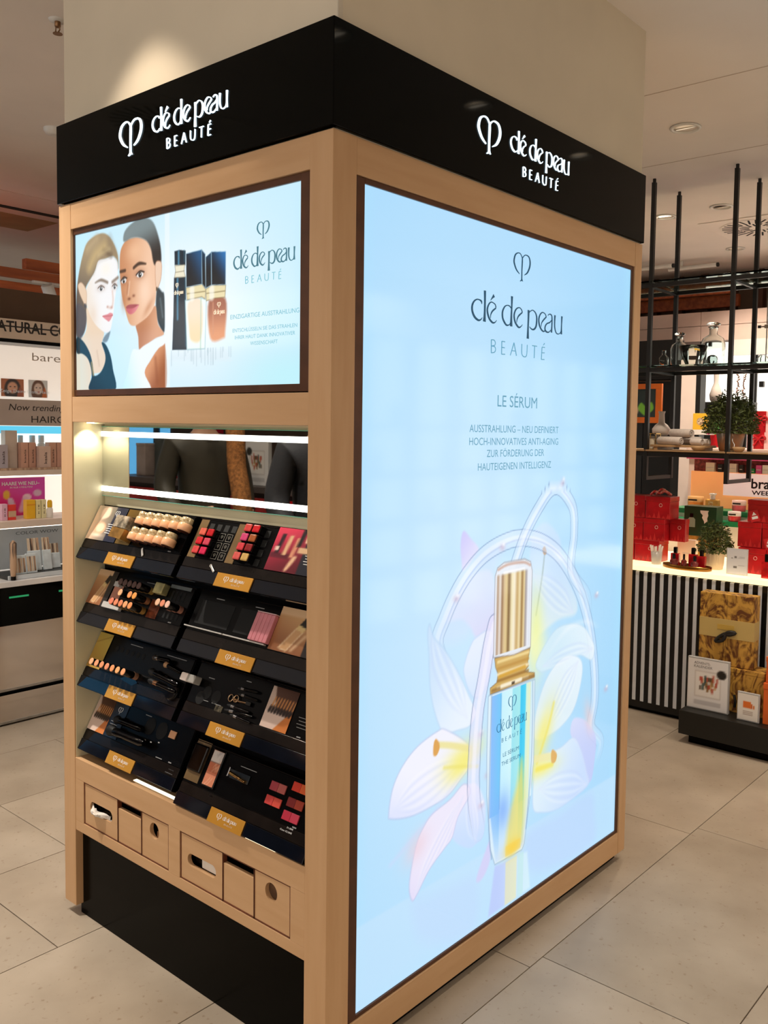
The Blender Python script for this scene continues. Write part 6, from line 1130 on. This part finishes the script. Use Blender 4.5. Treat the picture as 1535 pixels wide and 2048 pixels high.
def bigpot(t): MB().lathe([(.055, 0), (.06, .01), (.078, .108), (.072, .112), (.068, .09)], 28, cap1=False).build('stone_pot', mat('clay_pot', (196, 140, 100), .75, rgb2=(150, 140, 132), scale=6, ramp=(.42, .55)), t); MB().lathe([(.07, .095), (0, .097)], 20, cap0=False, cap1=False).build('soil', mat('soil', (40, 30, 22)), t)
bush('potted_bush', 'large dark green bush in a clay pot on the lower hanging shelf', -.365, 3.30, WZ, 0.150, (.10, .325), 3000, bigpot, 9, lsz=.013)
glassware('glass_vase', [(.014, 0), (.018, .004), (.018, .04), (.008, .056), (.008, .076), (.011, .078)], -.303, 3.15, WZ, 'tiny clear vase before the clay pot', .0018, cat='vase')
for k, (x, r, lab) in enumerate(((-.475, .04, 'shallow wooden bowl on the lower hanging shelf beside the pole'), (-.255, .034, 'shallow wooden bowl right of the clay pot'))):
    solo('wooden_bowl', MB().lathe([(r*.5, 0), (r*.8, .008), (r, .026), (r*.92, .026), (r*.7, .011), (0, .007)], 24, cap1=False), MATS['tray_oak'], lab, 'bowl', T(x, 3.135, WZ), 'wooden bowls')
# ------------------------------------------------------------------ background right: cabinets, lit panels, pictures
BC = thing('wall_cabinets', 'row of pale pink wall cabinets below the brown wall at the back', 'cabinet', T(0, 0, 0)); PALE = mat('pale_pink_board', (226, 200, 188), .55, vary=.03)
MB().box(-4.0, 5.62, 2.33, 2.0, 6.4, 2.548).build('cabinet_top', PALE, BC)
for k in range(9): MB().box(-3.4+.62*k+.002, 5.6, 2.435, -2.78+.62*k-.002, 5.62, 2.546, .001).build('upper_door', PALE, BC); MB().box(-3.4+.62*k+.002, 5.6, 2.31, -2.78+.62*k-.002, 5.62, 2.431, .001).build('lower_door', PALE, BC)
LB = thing('lit_wall_panels', 'bright white lit wall panels with black mullions behind the plants', 'light panel', T(0, 0, 0)); LITW = mat('lit_panel', (246, 246, 242), .4, emit=(252, 250, 240), strength=.95, vary=.02)
for k in range(7): MB().box(-1.545+.455*k+.012, 5.66, 1.2, -1.09+.455*k-.012, 5.68, 2.3).build('panel', LITW, LB); MB().box(-1.545+.455*k-.012, 5.64, .9, -1.545+.455*k+.012, 5.69, 2.31).build('mullion', BLACKM, LB)
MB().box(-1.6, 5.6, .9, 2, 5.7, 1.2).build('bench', PALE, LB)
MB().box(-1.3, 5.60, 2.185, -.3, 5.64, 2.31).build('lamp_box', WHITE, LB)
for x, z in ((-1.50, 2.26), (-1.055, 1.93)): MB().box(x, 5.63, z, x+.035, 5.66, z+.045).build('black_plate', BLACKM, LB)
wv = thing('white_vase', 'slender white vase silhouette before the lit panels', 'vase', T(-1.29, 5.35, 1.80)); MB().lathe([(.03, 0), (.045, .02), (.05, .06), (.035, .11), (.018, .15), (.02, .24)], 22).build('vase_body', mat('white_ceramic', (226, 214, 206)), wv); MB().box(-.2, -.13, -1.8, .30, .08, -.0005).build('black_pedestal', BLACKM, wv)
dr = thing('dried_twigs', 'two dried flower stems before the lit panels', 'twigs', T(-1.10, 5.3, 1.80)); r_ = random.Random(3)
for k in range(2):
    m = MB(); 
    for j in range(16): z = .03+j*.017; m.tube([(k*.045+.012*r_.uniform(-1, 1), 0, z), (k*.045+.016*r_.uniform(-1, 1), .01, z+.012)], .005, 5)
    m.tube([(k*.045, 0, .0005), (k*.045, 0, .3)], .002, 5); m.build('stem', mat('dried_brown', (150, 96, 66), .8, vary=.3, scale=60), dr)
pi = thing('pillar_panel', 'slim white pillar with black edges between the shelf poles', 'pillar', T(-1.196, 4.62, 0)); MB().box(-.055, 0, 0, .055, .08, 2.03).build('white_face', mat('pink_white', (244, 228, 220), .5, vary=.02), pi)
for a, b in ((-.115, -.056), (.056, .09)): MB().box(a, -.002, 0, b, .09, 2.03).build('black_edge', BLACKM, pi)
bs = thing('shop_booth', 'black booth with white lettering and dark interior behind the left shelf poles', 'booth', T(0, 0, 0)); MB().box(-2.6, 5.18, 1.98, -1.545, 5.3, 2.29).build('booth_header', mat('booth_black', (14, 13, 12), .5, vary=.2), bs); MB().box(-2.6, 5.5, 0, -1.545, 5.55, 1.98).build('booth_back', MATS['booth_black'], bs); MB().box(-1.60, 5.2, 0, -1.545, 5.5, 1.98).build('booth_side', MATS['booth_black'], bs)
m = MB(face_front(5.1795)); put_text(m, 'BEAUTY', -2.02, -1.84, 2.045, .028, .0006); put_text(m, 'CARE', -1.825, -1.70, 2.045, .028, .0006); m.tube([(-1.665+.014*math.cos(a), 2.058+.014*math.sin(a), .001) for a in np.linspace(2.8, 6.6, 12)], .002, 5); m.build('booth_lettering', INKW, bs)
of = thing('picture_frame', 'orange framed picture with green leaf behind the flask vase', 'picture', T(0, 0, 0)); ORW = mat('orange_frame', (222, 110, 30), .5, vary=.08)
for a in ((-1.93, 1.63, -1.575, 1.675), (-1.93, 1.895, -1.575, 1.935), (-1.625, 1.675, -1.575, 1.895), (-1.93, 1.675, -1.88, 1.895)): MB(face_front(5.0)).box(a[0], a[1], -.012, a[2], a[3], .012, .001).build('frame_bar', ORW, of)
MB().box(-1.78, 5.013, 0, -1.74, 5.03, 1.9).build('stand_post', BLACKM, of)
card(face_front(5.0), 'leaf', -1.88, -1.625, 1.675, 1.895, 0, of, 'picture_board')
yp = thing('yellow_pack', 'yellow gift pack with round badge right of the white pillar', 'box', T(-1.07, 4.55, 1.545)); MB().box(-.055, 0, .036, .05, .05, .15, .002).build('pack_body', mat('yellow_card', (242, 190, 50), .5, vary=.05), yp); MB().box(-.062, -.004, 0, .085, .055, .036, .002).build('white_base', WHITE, yp); MB(frame((0, -.0006, .093), (1, 0, 0), (0, 0, 1))).lathe([(.026, 0), (.026, .001)], 20).build('badge', mat('badge', (236, 214, 180), .5, rgb2=(120, 90, 60), scale=90), yp); MB(frame((.065, -.0046, .018), (1, 0, 0), (0, 0, 1))).lathe([(.014, 0), (.014, .001)], 16).build('pink_dot', mat('pink_dot', (214, 50, 130), .5, vary=.05), yp)
gl2 = thing('green_carton', 'green and red cartons beside the yellow pack', 'box', T(-.985, 4.6, 1.46)); MB().box(-.02, 0, .09, .03, .04, .17, .001).build('green_top', mat('leaf_card', (90, 170, 80), .5, vary=.05), gl2); MB().box(-.03, 0, 0, .05, .04, .0895, .001).build('red_bottom', REDP, gl2)
bt = thing('display_table', 'white display table behind the hanging shelf', 'table', T(0, 0, 0)); MB().box(-1.10, 4.4, 1.43, .6, 4.95, 1.455, .002).build('table_top', PALE, bt)
for x in (-1.09, .55): MB().box(x, 4.43, 0, x+.04, 4.92, 1.43).build('table_side', PALE, bt)
for k, (x0, x1, z0, h, lab) in enumerate(((-.755, -.60, 1.4555, .115, 'pink gift box with red ribbon bow at the right edge, lower one'), (-.74, -.60, 1.571, .14, 'red and pink ribboned gift box at the right edge, upper one'))):
    t = thing('ribbon_gift_box', lab, 'gift box', T((x0+x1)/2, 4.6, z0), 'ribboned gift boxes at the right edge'); w = (x1-x0)/2; MB().box(-w, 0, 0, w, .12, h, .002).build('box_body', mat('blush_paper', (246, 196, 196), .45, vary=.04), t); MB().box(-.03, -.0015, 0, .04, .1215, h+.0012).build('ribbon', REDP, t)
    m = MB()
    for s in (-1, 1): m.tube([(.005, -.006, h*.6), (s*.035, -.014, h*.6+.022), (s*.05, -.008, h*.6), (.005, -.006, h*.6)], .007, 7, 4); m.tube([(.005, -.006, h*.6), (s*.03, -.006, h*.6-.045)], .006, 6)
    m.build('bow', mat('bow_red', (196, 16, 30), .35, vary=.1), t)
for k in range(9): solo('wall_batten', MB().box(-2.9+.235*k, 6.0, 2.556, -2.83+.235*k, 6.08, CEIL-.004, .001), mat('brown_batten', (84, 48, 30), .6, vary=.1), f'upright brown wooden batten above the pale cabinets, {ORD[k]} from the left', 'batten', None, 'brown battens above the cabinets')
solo('wooden_bulkhead', MB().box(-3.2, 6.10, 2.556, 2.0, 6.2, CEIL-.002), mat('grey_brown_board', (126, 104, 88), .7, vary=.05), 'grey brown board behind the battens', 'board')
for k, (y, z) in enumerate(((5.7, 2.70), (5.9, 2.62))): solo('wooden_beam', MB().box(-3.4, y, z, -1.35, y+.05, z+.10, .002), REDWOOD, ('upper', 'lower')[k]+' orange wooden beam behind the left shelf poles', 'beam', None, 'wooden beams at the back')
for k, (x, y) in enumerate(((-1.72, 5.2), (-1.42, 5.35))):
    t = thing('track_light', f'white track light tube on the ceiling behind the left poles, {("left","right")[k]} one', 'track light', T(x, y, CEIL-.06)); MB().tube([(-.3, 0, 0), (.1, 0, 0)], .016, 12).build('tube', WHITEM, t); MB().tube([(.1, 0, 0), (.115, 0, 0)], .0165, 12).build('end_cap', BLACKM, t); MB().box(-.2, -.004, .01, -.18, .004, .0595).build('hanger', WHITEM, t)
# ------------------------------------------------------------------ the part of the shop behind the camera, seen in the kiosk mirror and in the gloss of the panels
bl = thing('blue_lightbox', 'large pale blue lightbox behind the shoppers, seen in the mirror', 'lightbox', T(0, 0, 0)); MB().box(-7.0, -2.65, .3, -4.83, -2.6, 2.3).build('lightbox_face', mat('blue_light', (120, 190, 230), .3, emit=(92, 176, 232), strength=.85, rgb2=(90, 170, 220), scale=1.5), bl); MB().box(-7.05, -2.72, 0, -4.78, -2.651, 2.36).build('lightbox_case', PLINTH, bl)
MB().box(-5.02, -2.597, .3, -4.95, -2.58, 2.3).build('black_bar', BLACKM, bl)
bw = thing('mirror_backdrop', 'added dark brown board that hides the bright background from the kiosk mirror', 'partition', T(0, 0, 0)); MB().box(-4.75, -2.62, 0, -1.2, -2.56, 2.1).build('backdrop_board', mat('backdrop_brown', (70, 54, 44), .6, vary=.1), bw)  # added to block the bright background in the mirror
dt = thing('gift_table', 'grey display table with gift boxes seen in the mirror', 'table', T(0, 0, 0)); MB().box(-4.7, -2.5, 1.13, -2.6, -2.0, 1.17, .002).build('table_top', mat('grey_board', (96, 86, 84), .5, vary=.05), dt); MB().box(-4.68, -2.48, 0, -2.62, -2.02, 1.13).build('table_body', mat('dark_body', (40, 34, 32), .5, vary=.1), dt); MB().box(-4.69, -2.0, .95, -2.61, -1.985, 1.1).build('red_front', REDP, dt)
for k, (x, w, h, c) in enumerate(((-4.50, .12, .22, (206, 190, 180)), (-4.34, .14, .26, (90, 100, 96)), (-4.10, .22, .20, (206, 20, 50)), (-4.02, .14, .42, (200, 30, 60)), (-2.75, .2, .2, (226, 220, 214)))):
    t = thing('mirrored_gift_box', f'gift box on the grey table seen in the mirror, {ORD[k]} from the left', 'gift box', T(x, -2.2-.06*(k % 2) if k != 3 else -2.42, 1.1705), 'gift boxes on the grey table'); MB().box(-w/2, -.06, 0, w/2, .06, h, .002).build('box_body', mat('gift_%d_%d_%d' % c, c, .35, vary=.1), t); MB().box(-w/2-.002, -.062, h, w/2+.002, .062, h+.02, .002).build('lid', mat('gift_%d_%d_%d' % c, c), t)
stand_sign('advent_sign', T(-3.02, -2.04, 1.1705, R(180)), .235, .30, 'advent', 'second advent calendar sign seen reflected in the kiosk mirror')
def person(x, y, rz, jacket, trousers, hairc, lab, coat):
    t = thing('person', lab, 'person', T(x, y, 0, rz))
    def skin(name, pts, edges, m, root=0, sub=2):
        me = bpy.data.meshes.new(name); me.from_pydata([p[:3] for p in pts], edges, [])
        o = link(bpy.data.objects.new(name, me), t); sk = o.modifiers.new('skin', 'SKIN'); sk.use_smooth_shade = True
        for i, p in enumerate(pts): me.skin_vertices[0].data[i].radius = (p[3], p[4] if len(p) > 4 else p[3]); me.skin_vertices[0].data[i].use_root = (i == root)
        s = o.modifiers.new('sub', 'SUBSURF'); s.levels = sub; s.render_levels = sub; me.materials.append(m); return o
    SK = mat('skin', (226, 178, 150), .5, vary=.05)
    body = [(0, 0, .98, .12, .10), (0, 0, 1.2, .12, .09), (0, 0, 1.42, .13, .09), (0, -.005, 1.50, .06), (0, .005, 1.56, .055), (0, .02, 1.62, .075, .085), (0, .015, 1.70, .08, .095), (0, .0, 1.76, .06)]
    ed = [(i, i+1) for i in range(7)]
    for s in (-1, 1):
        k = len(body); body += [(s*.17, 0, 1.44, .05), (s*.23, -.01, 1.18, .042), (s*.20, .16, 1.02, .033), (s*.15, .24, 1.05, .026), (s*.13, .29, 1.07, .032, .016)]; ed += [(2, k), (k, k+1), (k+1, k+2), (k+2, k+3), (k+3, k+4)]
        for f in range(4): b = len(body); body += [(s*.13+(f-1.5)*.017, .325, 1.075-.004*f, .009), (s*.13+(f-1.5)*.018, .352+.006*(f in (1, 2)), 1.065, .008)]; ed += [(k+4, b), (b, b+1)]
        b = len(body); body += [(s*.13-s*.045, .30, 1.085, .010), (s*.13-s*.06, .325, 1.09, .009)]; ed += [(k+4, b), (b, b+1)]
        k = len(body); body += [(s*.095, 0, .9, .085), (s*.10, .01, .5, .058), (s*.10, -.01, .1, .04), (s*.10, .05, .045, .04, .03), (s*.10, .15, .03, .035, .022)]; ed += [(0, k), (k, k+1), (k+1, k+2), (k+2, k+3), (k+3, k+4)]
    bd = skin('body', body, ed, SK)
    for s in (-1, 1): MB(Matrix.Translation((s*.032, .108, 1.695))).lathe([(.0, -.008), (.009, 0), (0, .008)], 10, cap0=False, cap1=False).build('eye', mat('eye_dark', (50, 40, 36), .2, vary=.1), bd); MB(Matrix.Translation((s*.084, .01, 1.685))).lathe([(.004, -.03), (.018, -.01), (.018, .015), (.004, .03)], 10).build('ear', SK, bd)
    MB(Matrix.Translation((0, .112, 1.665))).lathe([(.016, -.012), (.012, .01), (.004, .04)], 10).build('nose', SK, bd); MB().box(-.022, .100, 1.622, .022, .112, 1.632, .004).build('mouth', mat('lips', (190, 110, 104), .4, vary=.05), bd)
    jk = [(0, 0, coat, .18, .15), (0, 0, 1.1, .165, .14), (0, 0, 1.28, .165, .135), (0, 0, 1.43, .16, .12), (0, 0, 1.52, .085)]; je = [(i, i+1) for i in range(4)]
    for s in (-1, 1): k = len(jk); jk += [(s*.19, 0, 1.43, .075), (s*.25, -.01, 1.18, .066), (s*.21, .15, 1.03, .052), (s*.165, .215, 1.045, .043)]; je += [(3, k), (k, k+1), (k+1, k+2), (k+2, k+3)]
    j = skin('jacket', jk, je, jacket)
    tp = [(0, 0, .98, .14, .12)]; te = []
    for s in (-1, 1): k = len(tp); tp += [(s*.095, 0, .88, .10), (s*.10, .01, .5, .075), (s*.10, -.005, .12, .062)]; te += [(0, k), (k, k+1), (k+1, k+2)]
    skin('trousers', tp, te, trousers)
    skin('hair', [(0, -.02, 1.64, .075), (0, -.02, 1.71, .098), (0, -.01, 1.77, .08), (0, -.05, 1.56, .06)], [(0, 1), (1, 2), (0, 3)], hairc)
    for s in (-1, 1): MB(Matrix.Translation((s*.10, .06, 0))).box(-.045, -.10, 0, .045, .15, .07, .02).build('shoe', ACRYLM, t)
    return t
PUFF = mat('olive_puffer', (62, 58, 46), .55, vary=.2, scale=3, bump=.6, bscale=12); BLK = mat('charcoal_coat', (34, 34, 38), .7, vary=.15, bump=.3, bscale=60); DEN = mat('dark_trousers', (30, 32, 40), .8, vary=.1); HB = mat('brown_hair', (70, 46, 30), .5, vary=.2, scale=40)
pA = person(-3.0, -1.63, R(-75), PUFF, DEN, HB, 'person in an olive puffer jacket seen in the kiosk mirror', .72)
pB = person(-1.74, -1.42, R(-70), BLK, DEN, mat('dark_hair', (34, 26, 22), .5, vary=.2), 'person in a charcoal coat at the right of the kiosk mirror', .62)
sc = thing('fur_scarf', 'tan fur scarf hanging on the person in the olive jacket', 'scarf', T(-2.72, -1.66, 0)); MB().tube([(-.06, -.02, 1.56), (-.02, 0, 1.44), (.0, .01, 1.32), (.05, .02, 1.18), (.08, .02, 1.02)], .055, 12, 4).build('fur_length', mat('tan_fur', (176, 116, 62), .9, vary=.3, scale=60, bump=1.0, bscale=200), sc)
# lit shelf wall opposite the lightbox (it mirrors faintly in the lightbox front)
ws = thing('opposite_shelving', 'white lit shop shelving opposite the lightbox, outside the picture', 'shelving', T(0, 0, 0)); MB().box(3.02, 2.6, .1, 3.06, 8-.95, 2.45).build('back_panel', mat('opp_panel', (244, 242, 238), .5, emit=(255, 246, 236), strength=1.2, vary=.03), ws)
for k in range(9): MB().box(2.9, 2.6+.52*k, .1, 3.019, 2.63+.52*k, 2.45).build('upright', mat('opp_grey', (110, 116, 124), .5, vary=.05), ws)
for z in (.5, .85, 1.2, 1.55): MB().box(2.72, 2.6, z, 3.019, 7.0, z+.03).build('shelf_board', MATS['opp_grey'], ws)
MB().box(2.72, 2.6, 2.2, 3.019, 7.0, 2.45).build('header', WHITE, ws)
for k in range(22):
    z = (.531, .881, 1.231, 1.581)[k % 4]; c = [(226, 120, 110), (120, 150, 170), (206, 196, 176), (90, 110, 120), (200, 90, 120)][k % 5]; t = thing('shelf_bottle', f'product on the shelving opposite the lightbox, outside the picture, {ORD[k%10]} of lot {"ABC"[k//10]}', 'bottle', T(2.85, 2.8+.19*k, z), 'products on the opposite shelving'); MB().lathe([(.035, 0), (.035, .13), (.015, .15)], 12).build('bottle_body', mat('opp_%d_%d_%d' % c, c, .4, vary=.1), t); MB().lathe([(.016, .151), (.016, .19)], 10).build('cap', WHITE, t)
